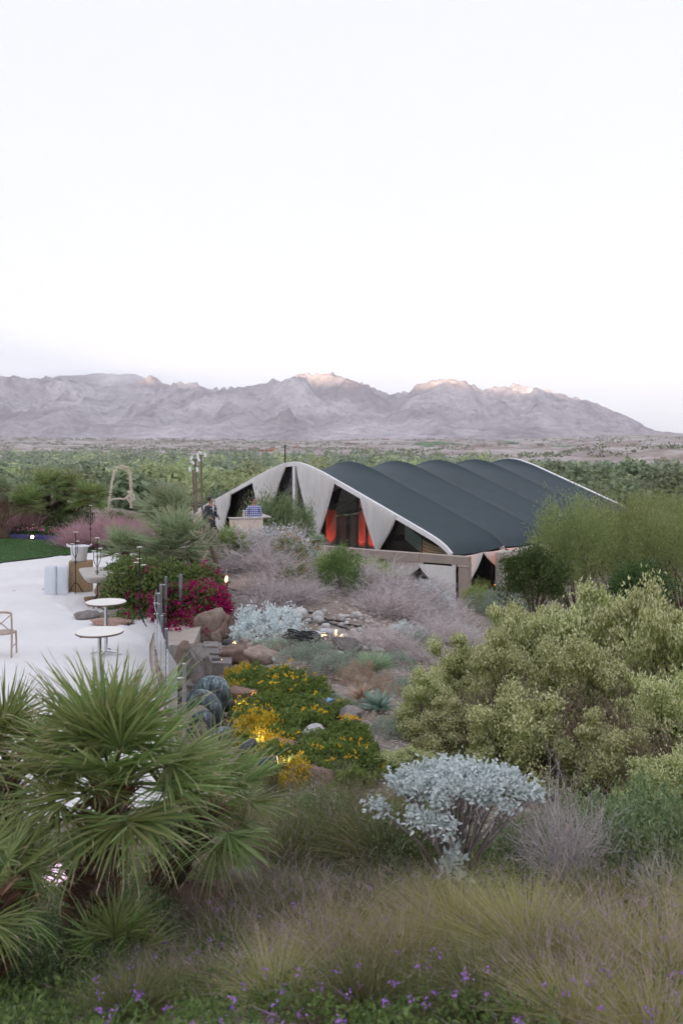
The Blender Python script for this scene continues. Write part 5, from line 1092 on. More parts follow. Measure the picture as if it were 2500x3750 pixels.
for i, (u, d, s, vt, lab) in enumerate(((2720, 13.0, 0.8, 2200, 'cream flowering broom just past the thicket corner'), (2800, 10.5, 0.7, 2400, 'cream flowering broom lower down past the thicket'), (2950, 14.5, 0.9, 2250, 'cream flowering broom farthest along the slope'), (2700, 8.2, 0.55, 2720, 'cream flowering broom past the leafy ground cover'))):
    b = on(u, d); h = (P(u, vt, d)[2] - b[2]) / 2.2; shrub(S_broom[i % 3], b, lab, 'shrub', 'broom_bush', (s, s, h), i * 2.1)
for (u, d, s, lab) in ((2300, 10.6, 1.0, 'bare brown stems inside the broom thicket'), (2050, 9.6, 0.85, 'brown dry stems under the broom in the middle'), (1800, 10.4, 0.7, 'brown dry stems under the left brooms'), (2420, 8.6, 0.8, 'bare brown stems under the last brooms')):
    t = thing('dry_shrub', lab, 'shrub', on(u, d), u, None, (s, s, s * 1.4)); obj('twigs', S_bst, t, kind='stuff')

# mesquite and dark tree beside the marquee
def tree_meshes(seed, R, H, ncl, nlf, L, W, mat, clr=0.6, trunk=0.16, low=0.25, lean=0.0, up=0.3, nst=9, tall=0.8, face=False):
    r = np.random.default_rng(seed); d = sph(ncl, r); d[:, 2] = np.where(d[:, 2] < -0.35, -d[:, 2], d[:, 2]); c0 = H * (low + (1 - low) * 0.52); hh = H * (1 - low) * 0.5
    rr = (0.45 + 0.55 * r.random(ncl) ** 0.5) * (1 + 0.45 * perlin(d[:, 0] * 2 + seed, d[:, 1] * 2 + d[:, 2], 17)); c = d * rr[:, None] * [R, R, hh] + [lean, 0, c0]
    i = np.repeat(np.arange(ncl), nlf); p = c[i] + r.normal(size=(len(i), 3)) * clr * [1, 1, tall] * r.uniform(0.5, 1.2, ncl)[i][:, None]
    dr = unit(d[i] * 0.6 + sph(len(i), r) + [0, 0, up]); sd_ = None
    if face: o_ = unit(p - c[i] + d[i] * clr * 0.7); dr = unit(np.cross(o_, sph(len(i), r)) + 0.3 * sph(len(i), r)); sd_ = unit(np.cross(dr, o_))
    V, Q = leafset(p, dr, L, W, r, 'leaf', 2, side=sd_); fol = MB().add(V, Q).mesh('crown', mat)
    tb = MB(); fk = np.array([lean * 0.3, 0, H * low * 0.9]); tb.tube([(0, 0, -0.3), fk * 0.5 + [0.05, 0, 0], fk], [trunk, trunk * 0.85, trunk * 0.75], 7, False)
    for j in r.choice(ncl, nst, replace=False):
        e = c[j]; tb.tube([fk - [0, 0, 0.1], (fk + e) / 2 + r.normal(size=3) * 0.1 * R, e], [trunk * 0.6, trunk * 0.35, trunk * 0.08], 5, False)
    return fol, tb.mesh('trunk', M_bark)
def tree(ms, loc, lab, cat='tree', name='tree', scale=1.0, rz=0.0, group=None):
    t = thing(name, lab, cat, loc, rz, group, scale); obj('crown', ms[0], t, kind='stuff'); obj('trunk', ms[1], t); return t
L_mesq = leafmat('mesquite_leaf', [(0.10, 0.13, 0.05), (0.16, 0.19, 0.075), (0.22, 0.25, 0.11)], 0.35); L_dtree = leafmat('dark_tree_leaf', [(0.022, 0.042, 0.014), (0.045, 0.075, 0.024), (0.09, 0.12, 0.04)], 0.25)
mq = tree_meshes(101, 3.0, 5.6, 130, 150, 0.17, 0.04, L_mesq, 0.34, 0.13, 0.03, 0, 0.9, 18, 1.9)
mq2 = tree_meshes(102, 3.2, 5.4, 130, 150, 0.17, 0.04, L_mesq, 0.34, 0.13, 0.03, 0, 0.9, 18, 1.9)
def fit_tree(ms, u, d, vt, rs, H0, lab, name, rz=0.0):
    b = on(u, d); h = (P(u, vt, d)[2] - b[2]) / H0; tree(ms, b, lab, name=name, scale=(rs, rs, h), rz=rz)
fit_tree(mq, 2110, 34.0, 1850, 0.66, 6.0, 'feathery light green mesquite tree overlapping the marquee roof', 'mesquite_tree')
fit_tree(mq2, 2310, 38.0, 1815, 0.75, 5.9, 'feathery green mesquite tree beside the far end of the marquee', 'mesquite_tree', 1.0)
fit_tree(mq, 2500, 33.0, 1890, 0.7, 6.0, 'feathery green mesquite tree right of the others behind the broom', 'mesquite_tree', 2.0)
fit_tree(mq2, 2760, 36.0, 1880, 0.8, 5.9, 'mesquite tree past the others on the open slope', 'mesquite_tree', 0.5)
fit_tree(mq2, 2420, 56.0, 1800, 1.0, 5.9, 'mesquite tree growing farther down the slope behind its neighbours', 'mesquite_tree', 2.6)
dk = tree_meshes(103, 1.7, 3.4, 120, 120, 0.11, 0.06, L_dtree, 0.26, 0.10, 0.14, 0, 0.3, 14)
fit_tree(dk, 1955, 29.0, 2005, 0.62, 3.6, 'dark green rounded tree in front of the cream pergola', 'dark_tree'); fit_tree(dk, 2340, 27.5, 2060, 0.62, 3.6, 'dark green rounded tree in the shade of the mesquites', 'dark_tree', 2)

# ------------------------------------------------------------------ lantana slope
LANT = [G(u, v)[:2] for (u, v) in ((835, 2500), (960, 2480), (1080, 2490), (1180, 2530), (1250, 2600), (1310, 2680), (1380, 2780), (1430, 2880), (1280, 2920), (1000, 2900), (900, 2800), (840, 2650))]
r = np.random.default_rng(111); n = 46000; q = scatter_in(LANT, n, r); HOLES = [G(u, v)[:2] for u, v in ((905, 2585), (960, 2590), (1160, 2890), (1110, 2890), (1045, 2765), (1150, 2710), (1285, 2670), (870, 2440))]; q = q[np.min(np.linalg.norm(q[:, None] - np.array(HOLES)[None], axis=2), axis=1) > 0.24]; n = len(q); hgt = 0.10 + 0.16 * np.clip(0.5 + fbm(q[:, 0] * 2.2, q[:, 1] * 2.2, 3, 9), 0, 1.2)
z = ground_z(q[:, 0], q[:, 1]) + hgt * (0.25 + 0.75 * r.random(n) ** 0.5); V, Q = leafset(np.c_[q, z], unit(sph(n, r) + [0, -0.2, 0.8]), 0.05, 0.026, r); mb = MB(); mb.add(V, Q)
mb.m = 1; k = 330; cq = scatter_in(LANT, k, r); w_ = fbm(cq[:, 0] * 0.9, cq[:, 1] * 0.9, 2, 14); cq = cq[np.argsort(-w_)][:150]
hc = 0.15 + 0.16 * np.clip(0.5 + fbm(cq[:, 0] * 2.2, cq[:, 1] * 2.2, 3, 9), 0, 1.2); fc = np.c_[cq, ground_z(cq[:, 0], cq[:, 1]) + hc + 0.02]
p = np.repeat(fc, 7, 0) + r.normal(size=(len(fc) * 7, 3)) * [0.014, 0.014, 0.008]; V, Q = leafset(p, unit(sph(len(p), r) + [0, -0.4, 0.8]), 0.026, 0.022, r); mb.add(V, Q)
mb.build('lantana_cover', [L_lant, L_yel], label='green lantana ground cover dotted with yellow flowers', cat='ground cover', kind='stuff')
L_ybush = leafmat('yellow_bush_leaf', [(0.22, 0.20, 0.03), (0.36, 0.31, 0.05), (0.5, 0.40, 0.08)], 0.3)
S_yb = shrub_meshes(112, (1, 1, 0.7), 50, 46, 0.16, 0.07, (L_ybush, M_bark), 0.16, 1.0, 0.05, 0.6, 14, 0.02, L_yel, 0.4, tall=1.3)
for (u, v, s, lab) in ((880, 2478, 0.24, 'yellow flowering tuft between two boulders under the black lamps'), (850, 2530, 0.17, 'small yellow flowering tuft above the glowing pink rock'), (945, 2695, 0.28, 'bright yellow flowering bush in lamplight on the slope'), (985, 2740, 0.22, 'bright yellow tuft below the larger yellow bush'), (1070, 2858, 0.20, 'bright yellow flowering tuft at the end of the flat reddish boulder')):
    shrub(S_yb, G(u, v + 25), lab, 'shrub', 'yellow_bush', (s, s, s * 1.3), u)
# orange and blue dots: scraps in the lantana
M_scrap = plain('blue_scrap', (0.25, 0.42, 0.7), 0.5)
c = G(1195, 2628); MB().add(np.array([(0, 0, 0.0), (0.1, 0.02, 0.03), (0.12, 0.08, 0.0), (0.02, 0.09, 0.04)]), [[0, 1, 2, 3]]).build('plastic_scrap', M_scrap, loc=c + [0, 0, 0.22], label='small pale blue plastic scrap lying on the lantana', cat='litter')

# ------------------------------------------------------------------ boulders of the slope
for (u, v, s, m_, lab, tl, sh) in (
    (905, 2575, (0.72, 0.5, 0.32), R_pink, 'pink boulder glowing in warm lamplight among the yellow flowers', (0, 0.05), 0), (870, 2428, (0.72, 0.6, 0.42), R_brown, 'brown boulder behind the yellow tuft and black lamp', (0, 0.1), 0), (965, 2430, (0.95, 0.55, 0.42), R_tan, 'long tan boulder sloping down beside the brown one', (0.1, 0.32), 0),
    (1160, 2875, (0.62, 0.5, 0.26), R_brown, 'flat reddish boulder with a dark broken edge above the grass', (0.1, 0.18), 1), (1045, 2755, (0.55, 0.3, 0.18), R_pink, 'long low pink stone half sunk in the lantana', (0, 0.25), 0), (1150, 2700, (0.36, 0.28, 0.22), R_pale, 'pale grey stone in the middle of the lantana', (0, 0.3), 0), (1285, 2660, (0.36, 0.36, 0.36), R_gray, 'half-buried grey stone at the gully edge', (0, 0), 0),
    (770, 2330, (1.0, 0.9, 0.85), R_tan, 'big round tan boulder under the magenta flowers', (0, 0), 0), (825, 2330, (0.55, 0.6, 0.6), R_brown, 'dark brown boulder beside the big round tan one', (0, 0.2), 0), (870, 2325, (0.55, 0.5, 0.75), R_brown, 'upright brown stone right of the dark boulder', (0.1, -0.15), 1), (830, 2292, (0.42, 0.4, 0.35), R_tan, 'small tan stone wedged above the dark boulder', (0, 0), 0), (795, 2350, (0.3, 0.3, 0.3), R_tan, 'small tan stone wedged below the dark boulder', (0, 0), 0),
    (1265, 2390, (0.75, 0.45, 0.42), R_gray, 'wedge shaped grey boulder among the river stones', (0.1, 0.3), 1), (920, 2445, (0.3, 0.25, 0.2), R_tan, 'tan stone between boulder and lantana', (0, 0), 0), (1012, 2430, (0.28, 0.24, 0.2), R_pale, 'pale chip of stone at the tip of the long tan boulder', (0, 0.2), 1), (890, 3265, (0.36, 0.3, 0.26), R_gray, 'grey mottled stone half hidden by grass plumes', (0, 0), 0), (2330, 3440, (0.2, 0.16, 0.12), R_gray, 'small pale stone in the pink plumed grass', (0, 0), 0), (740, 3340, (0.6, 0.5, 0.3), R_brown, 'brown boulder in the shade of the palms', (0, 0), 0)):
    c = G(u, v); rock(c + [0, 0, s[2] * 0.28], s, m_, lab, int(u + v), u * 0.01 % 0.6, 16, tilt=tl, sharp=sh)
# river stones in the gully
r = np.random.default_rng(121); spots = []
for (u, v, w) in ((1168, 2285, 30), (1195, 2300, 22), (1160, 2270, 30), (1248, 2268, 22), (1295, 2266, 24), (1310, 2255, 16), (1272, 2278, 14), (1250, 2296, 20), (1270, 2290, 14), (1240, 2318, 14), (1290, 2325, 22), (1325, 2330, 20), (1262, 2344, 22), (1310, 2345, 24), (1310, 2366, 36), (1345, 2348, 26), (1350, 2368, 22), (1387, 2356, 24), (1332, 2385, 20), (1240, 2354, 18), (1225, 2364, 18), (1238, 2408, 28), (1200, 2430, 32), (1130, 2283, 20), (1098, 2268, 40), (1185, 2250, 22), (1166, 2252, 14), (1228, 2330, 12), (1380, 2385, 18), (1395, 2388, 16), (1440, 2388, 18), (1490, 2412, 28), (1340, 2332, 18), (1318, 2260, 14), (1195, 2295, 14), (1330, 2303, 12), (1360, 2385, 16), (1290, 2345, 14), (1194, 2395, 16), (1215, 2420, 12)):
    spots.append((u, v, w))
while len(spots) < 95: spots.append((r.uniform(1090, 1450), r.uniform(2255, 2440), r.uniform(6, 15)))
protos = [rock((0, 0, -50), (1, 0.8, 0.72), R_pale, None, 130 + k, 0, 10, jag=0.25, name='river_stone', cat=None) for k in range(6)]; pm = [o.data for o in protos]
for o in protos: bpy.data.objects.remove(o)
for i, (u, v, w) in enumerate(spots):
    c = G(u, v); s = w / F * c[1] * 1.75
    obj('river_stone', pm[i % 6], None, c + [0, 0, s * 0.22], rot=(r.normal() * 0.2, r.normal() * 0.2, r.random() * 6), scale=s, label='pale rounded river stone in the stony gully below the bare shrubs', cat='stone', group='river stones in the gully')

# gravel and litter over the bare soil
r = np.random.default_rng(125); n = 9000; u_ = r.uniform(700, 2500, n); d_ = 5 + 24 * r.random(n) ** 0.9; x = (u_ - 1250) / F * d_; keep = ~inside(PATIO, x, d_); x = x[keep]; d_ = d_[keep]; n = len(x)
s = 0.018 + 0.05 * r.random(n) ** 3; z = ground_z(x, d_); O = np.array([(1, 0, 0), (0, 1, 0), (-1, 0, 0), (0, -1, 0), (0, 0, 0.8)]); V = np.c_[x, d_, z][:, None] + (O[None] * r.uniform(0.7, 1.3, (n, 5, 1))) * s[:, None, None]
T = np.array([(0, 1, 4), (1, 2, 4), (2, 3, 4), (3, 0, 4)]); L_grav = leafmat('gravel_bits', [(0.16, 0.12, 0.09), (0.3, 0.25, 0.22), (0.46, 0.42, 0.4)], 0, 0.9, objvar=0)
MB().add(V.reshape(-1, 3), None, (T[None] + (np.arange(n) * 5)[:, None, None]).reshape(-1, 3)).build('gravel', L_grav, label='loose gravel scattered over the bare desert slope', cat='gravel', kind='stuff')
n = 16000; u_ = r.uniform(700, 2500, n); d_ = 4 + 26 * r.random(n); x = (u_ - 1250) / F * d_; keep = ~inside(PATIO, x, d_); x = x[keep]; d_ = d_[keep]; n = len(x)
V, Q = blades(np.c_[x, d_, ground_z(x, d_) + 0.004], unit(np.c_[r.normal(size=(n, 2)), 0.25 * r.random(n)]), r.uniform(0.05, 0.22, n), r.normal(size=(n, 3)) * 0.02 * [1, 1, 0], np.full(n, 0.010), 2, r, 'twig'); MB().add(V, Q).build('leaf_litter', L_twig, label='dry twigs and leaf litter strewn over the slope', cat='litter', kind='stuff')

# cables
M_rub = plain('black_rubber', (0.015, 0.015, 0.018), 0.6)
def cable(pts, lab, rad=0.022, name='cable', lift=0.02):
    w = []
    for i in range(len(pts) - 1):
        for t in np.linspace(0, 1, 7)[:-1]: w.append((pts[i][0] + (pts[i + 1][0] - pts[i][0]) * t, pts[i][1] + (pts[i + 1][1] - pts[i][1]) * t))
    w.append(pts[-1]); p = np.array([G(u, v) + [0, 0, lift] for u, v in w]); o = p[0].copy(); MB().tube(p - o, rad, 6).build(name, M_rub, loc=o, label=lab, cat='cable')
cable([(1130, 2246), (1160, 2255), (1200, 2275), (1240, 2278), (1290, 2295), (1340, 2300), (1400, 2298)], 'black cable running along the top of the river stones'); cable([(1130, 2268), (1170, 2276), (1220, 2290), (1280, 2310), (1340, 2322), (1450, 2330)], 'black cable running through the middle of the river stones'); cable([(1460, 2258), (1500, 2262), (1540, 2270), (1548, 2255), (1560, 2235)], 'black cable bending up the sandy slope'); cable([(790, 2150), (830, 2155), (870, 2170), (900, 2182)], 'black cable behind the cholla trunk')
c = G(1120, 2362); t = thing('cable_coil', 'heap of coiled black cables beside the silver lamps', 'cable', c)
for k in range(16):
    a = np.linspace(0, 2 * PI, 30); rx, ry = r.uniform(0.2, 0.36), r.uniform(0.12, 0.24); ox, oy, oz = r.normal() * 0.1, r.normal() * 0.08, 0.03 + 0.011 * k
    MB().tube(np.c_[ox + rx * np.cos(a), oy + ry * np.sin(a) - 0.15 * np.cos(a), oz + 0.03 * np.sin(a * 2 + k) + 0.03 - 0.12 * rx * np.sin(a) * 0], 0.015, 5, False).build('loop', M_rub, t)

# stage lamps (lit in the photograph)
M_warm = emit('warm_lamp_glass', (1.0, 0.62, 0.28), 0.3); M_silver = plain('polished_aluminium', (0.55, 0.55, 0.57), 0.25, 0.9, var=0.06)
def stage_lamp(c, aim, lab, body, power, rad=0.095, ln=0.26, lit=True, ang=75, col=(1.0, 0.68, 0.36), h=0.20):
    c = np.array(c); t = thing('stage_lamp', lab, 'lamp', c); ax = unit(np.array(aim, float)); p0 = np.array([0, 0, h])
    MB().tube([p0 - ax * ln * 0.5, p0 - ax * ln * 0.42, p0 - ax * ln * 0.05, p0 + ax * ln * 0.45, p0 + ax * ln * 0.5], [rad * 0.35, rad * 0.75, rad, rad, rad * 1.08], 16).build('housing', body, t, smooth=False)
    MB().tube([p0 + ax * (ln * 0.5 + 0.002), p0 + ax * (ln * 0.5 + 0.008)], [rad * 0.92, rad * 0.9], 16).build('lens', M_warm if lit else M_can, t)
    sd = unit(np.cross(ax, [0, 0, 1])); MB().tube([p0 + sd * rad * 1.1, p0 + sd * rad * 1.2 - [0, 0, h * 0.55], [0, 0, 0.03], p0 - sd * rad * 1.2 - [0, 0, h * 0.55], p0 - sd * rad * 1.1], 0.012, 5).build('yoke', body, t); MB().lathe([(0.08, -0.03), (0.08, 0.015), (0.0, 0.03)], n=12).build('base', M_can, t)
    if lit and power: spot('stage_lamp_beam', c + p0 + ax * (ln * 0.5 + 0.05), c + p0 + ax * 2, power, col, ang, 0.05)
stage_lamp(G(835, 2395), (0.75, -0.35, -0.15), 'black stage lamp with a lit face above the brown boulder', M_can, 3.0); stage_lamp(G(783, 2470), (0.8, 0.15, -0.1), 'black stage lamp seen from behind at the lantana edge', M_can, 3.5, 0.11); stage_lamp(G(812, 2150) + [0, 0, 0.02], (0.8, -0.3, -0.1), 'black stage lamp half hidden by the cholla trunk', M_can, 1.0)
stage_lamp(G(826, 2640), (0.75, 0.5, 0.02), 'black stage lamp tucked behind the bronze scrolls', M_can, 3.0, 0.08); stage_lamp(G(905, 2800), (0.5, 0.85, 0.05), 'dark blue stage lamp below the bright yellow bush', plain('navy_lamp_housing', (0.03, 0.035, 0.06), 0.4), 0.6, 0.075, 0.2); stage_lamp(G(980, 2865), (0.95, 0.25, 0.05), 'dark blue stage lamp beside the flat reddish boulder', bpy.data.materials['navy_lamp_housing'], 1.0, 0.075, 0.2)
stage_lamp(G(1165, 2350), (0.75, -0.65, -0.05), 'silver stage lamp with lit face beside the coiled cables, nearer the coil', M_silver, 1.2, 0.085, 0.30, h=0.13); stage_lamp(G(1200, 2340), (0.95, -0.3, -0.05), 'silver stage lamp lying next to its twin, nearer the river stones', M_silver, 1.2, 0.085, 0.34, h=0.13)

# ------------------------------------------------------------------ stonework and bronze outside the railing
def flag(poly, zt, th, mat, par, org):
    n = len(poly); V = [(x, y, zt) for x, y in poly] + [(x, y, zt - th) for x, y in poly]; c = np.mean(np.array(poly), 0); V.append((c[0], c[1], zt + 0.004)); T = [[2 * n, i, (i + 1) % n] for i in range(n)]; Q = [[i, n + i, n + (i + 1) % n, (i + 1) % n] for i in range(n)]
    part(MB().add(np.array(V), Q, T), 'flagstone', mat, par, org)
fl = thing('flagstone_landing', 'grey flagstone landing below the round tan boulder', 'paving', (-2.7, 15.6, -0.1)); fo = np.array([-2.7, 15.6, -0.1]); r = np.random.default_rng(141)
for (u0, u1, v0, v1) in ((692, 742, 2352, 2392), (744, 800, 2350, 2370), (744, 805, 2373, 2395), (802, 850, 2352, 2378), (806, 852, 2381, 2400), (700, 760, 2395, 2422), (764, 850, 2402, 2432)):
    q = [PT(u, v, -0.02)[:2] for u, v in ((u0 + r.uniform(0, 4), v0), (u1, v0 + r.uniform(0, 3)), (u1 - r.uniform(0, 3), v1), (u0, v1 - r.uniform(0, 3)))]; flag(q, -0.02 + r.uniform(-0.015, 0.02), 0.35, R_gray, fl, fo)
for (u, v, d, s, m_, lab, tl) in ((668, 2450, 14.4, (0.42, 0.5, 1.1), R_tan, 'tall rough tan stone standing beside the railing posts', (0.1, 0.12)), (718, 2450, 14.3, (0.36, 0.42, 1.05), R_gray, 'tall faceted grey stone slab leaning over the dark gap', (-0.1, -0.2)), (750, 2440, 14.8, (0.4, 0.34, 0.8), R_gray, 'grey stone slab face beside the leaning slab', (0.0, -0.12))):
    c = P(u, v, d); rock(c, s, m_, lab, int(u), 0.3, 16, tilt=tl, sharp=1)
st = thing('stone_steps', 'narrow stone steps between the railing and the tan stone', 'steps', (-2.95, 15.0, -0.4))
for k in range(4): part(MB().box((-3.02 + 0.1 * k, 15.9 - 0.42 * k, -0.05 - 0.1 * k), (0.62, 0.44, 0.2), rz=-0.25, ch=0.015), 'step', R_gray, st, np.array([-2.95, 15.0, -0.4]))
m, nt, b_ = newmat('weathered_bronze'); f = noise(nt, 3.5, 8, 0.7, dist=1.5, sc3=(3, 3, 0.8)); nt.links.new(ramp(nt, f, [(0.3, (0.045, 0.05, 0.06)), (0.52, (0.10, 0.12, 0.135)), (0.6, (0.24, 0.34, 0.36)), (0.72, (0.40, 0.52, 0.54))]), b_.inputs['Base Color']); b_.inputs['Metallic'].default_value = 0.35; b_.inputs['Roughness'].default_value = 0.42; bump(nt, b_, f, 0.2, 0.01); M_bronze = m
o = P(740, 2660, 11.9); o[2] = gz(o[0], o[1]); br = thing('bronze_sculpture', 'weathered bronze sculpture of thick curling scrolls beside the railing', 'sculpture', o)
def scroll(pts, rad, d):
    p = np.array([P(u, v, d + dd) for (u, v, dd) in pts]); t_ = np.linspace(0, len(p) - 1, 40); pp = []
    for x in t_:                                             # Catmull-Rom through the points
        i = min(int(x), len(p) - 2); f = x - i; p0, p1, p2, p3 = p[max(i - 1, 0)], p[i], p[i + 1], p[min(i + 2, len(p) - 1)]
        pp.append(0.5 * (2 * p1 + (p2 - p0) * f + (2 * p0 - 5 * p1 + 4 * p2 - p3) * f * f + (3 * p1 - p0 - 3 * p2 + p3) * f ** 3))
    rr = np.interp(np.linspace(0, 1, 40), np.linspace(0, 1, len(rad)), rad); part(MB().tube(np.array(pp), rr, 16), 'scroll', M_bronze, br, o, smooth=True)
scroll([(700, 2570, 0.4), (725, 2525, 0.3), (765, 2505, 0.2), (805, 2515, 0.15), (818, 2550, 0.1), (800, 2580, 0.1)], [0.05, 0.09, 0.12, 0.125, 0.10, 0.06], 12.1); scroll([(660, 2640, 0.3), (690, 2585, 0.2), (735, 2552, 0.1), (782, 2580, 0), (800, 2640, 0), (795, 2700, 0)], [0.04, 0.08, 0.11, 0.10, 0.08, 0.07], 11.7); scroll([(690, 2680, 0.2), (720, 2630, 0.1), (760, 2625, 0), (775, 2660, 0), (755, 2690, 0)], [0.05, 0.07, 0.075, 0.06, 0.03], 11.5); scroll([(740, 2740, 0.2), (790, 2690, 0.1), (840, 2690, 0), (865, 2730, 0), (850, 2770, 0)], [0.05, 0.08, 0.085, 0.07, 0.05], 11.0)
grass(grass_meshes(142, 260, 0.5, 0.4, 0.007, L_ggrass, L_fplume, 500, 0.7, 0.3, 3, 0.2), G(890, 2410), 'small pink tinged grass tuft beside the lit black lamp', 0.8)

# ------------------------------------------------------------------ foreground: brittlebush, grasses, verbena
b = on(1665, 6.35); t = thing('brittlebush', 'big flat-topped silver brittlebush with bare pale stems in the grass', 'shrub', b); r = np.random.default_rng(151)
top = []; sb = []
for k in range(62):
    a = r.random() * 2 * PI; q = r.random() ** 0.55; e = np.array([math.cos(a) * q * 0.60, math.sin(a) * q * 0.5, 0.80 - 0.17 * q ** 4 + r.normal() * 0.035]); top.append(e)
top = np.array(top); mid = top * [0.5, 0.5, 0.55] + r.normal(size=top.shape) * 0.02
tb = [MB().tube([r.normal(size=3) * [0.03, 0.03, 0] - [0, 0, 0.06], m_, e * [0.85, 0.85, 0.85], e], [0.013, 0.010, 0.008, 0.005], 5) for m_, e in zip(mid, top)]
for s_ in tb: s_.build('stem', M_gbark, t, smooth=True)
n = 62 * 110; i = np.repeat(np.arange(62), 110); d = unit(sph(n, r) * [1, 1, 0.8] + [0, 0, 0.35] + (top[i] - [0, 0, 0.5]) * 0.6); p = top[i] + r.normal(size=(n, 3)) * [0.05, 0.05, 0.03]
V, Q = leafset(p, d, 0.040, 0.019, r, 'leaf', 3, bend=np.c_[np.zeros((n, 2)), -0.012 * r.random(n)]); MB().add(V, Q).build('leaves', L_silver, t, kind='stuff')
n = 900; i = r.integers(0, 62, n); f = r.uniform(0.4, 0.92, n)[:, None]; p = mid[i] * (1 - f) + top[i] * f; V, Q = leafset(p, unit(r.normal(size=(n, 3)) * 0.5 + [0, 0, -1]), 0.05, 0.016, r); MB().add(V, Q).build('withered_leaves', L_twig, t, kind='stuff')
n = 110; p = np.array([-0.06, -0.26, 0.30]) + r.normal(size=(n, 3)) * [0.05, 0.05, 0.1]; V, Q = leafset(p, unit(sph(n, r) + [0, -.2, 0.5]), 0.065, 0.036, r, 'leaf', 3); MB().add(V, Q).build('low_shoot', L_silver, t, kind='stuff')
# bare grey branching shrubs to its right
def bare(loc, lab, seed, n, L, size, w=0.016):
    me = twig_mesh(seed, size, n, L, w, L_twig, 0.9, 4, 0.25); t = thing('bare_shrub', lab, 'shrub', loc); obj('twigs', me, t, kind='stuff')
bare(on(2060, 6.3), 'bare grey branching shrub right of the big silver brittlebush', 152, 90, 0.8, (0.46, 0.4, 0.76), 0.019); bare(on(2430, 5.7), 'bare grey branching shrub above the pink plumed grass', 153, 34, 0.6, (0.25, 0.25, 0.55), 0.014); bare(on(2150, 5.3), 'small dark bare shrub in the golden grass', 154, 22, 0.5, (0.3, 0.25, 0.26), 0.01)
S_gc = shrub_meshes(155, (1, 1, 0.6), 120, 70, 0.05, 0.026, (L_olive, M_bark), 0.10, 0.5, 0.05, 0.6, 14, 0.01)
for (u, d, s, lab) in ((2350, 6.7, (0.7, 0.6, 0.95), 'dark leafy ground cover behind the bare grey shrub'), (1990, 6.9, (0.55, 0.5, 0.5), 'dark leafy growth under the brittlebush'), (1500, 7.1, (0.6, 0.5, 0.5), 'dark leafy growth behind the brittlebush stems'), (2520, 6.2, (0.5, 0.5, 0.8), 'dark leafy ground cover past the bare grey shrub'), (1180, 7.6, (0.7, 0.5, 0.5), 'dark leafy growth under the flat reddish boulder'), (260, 4.9, (0.4, 0.4, 0.35), 'leafy ground cover at the foot of the shaggy palm trunk'), (120, 5.2, (0.45, 0.4, 0.4), 'leafy ground cover between the low palm and shaggy trunk'), (470, 5.9, (0.5, 0.4, 0.35), 'leafy ground cover between the two palm trunks'), (180, 7.2, (0.5, 0.4, 0.4), 'leafy ground cover behind the shaggy palm trunk')):
    shrub(S_gc, on(u, d), lab, 'shrub', 'ground_cover', s, u)
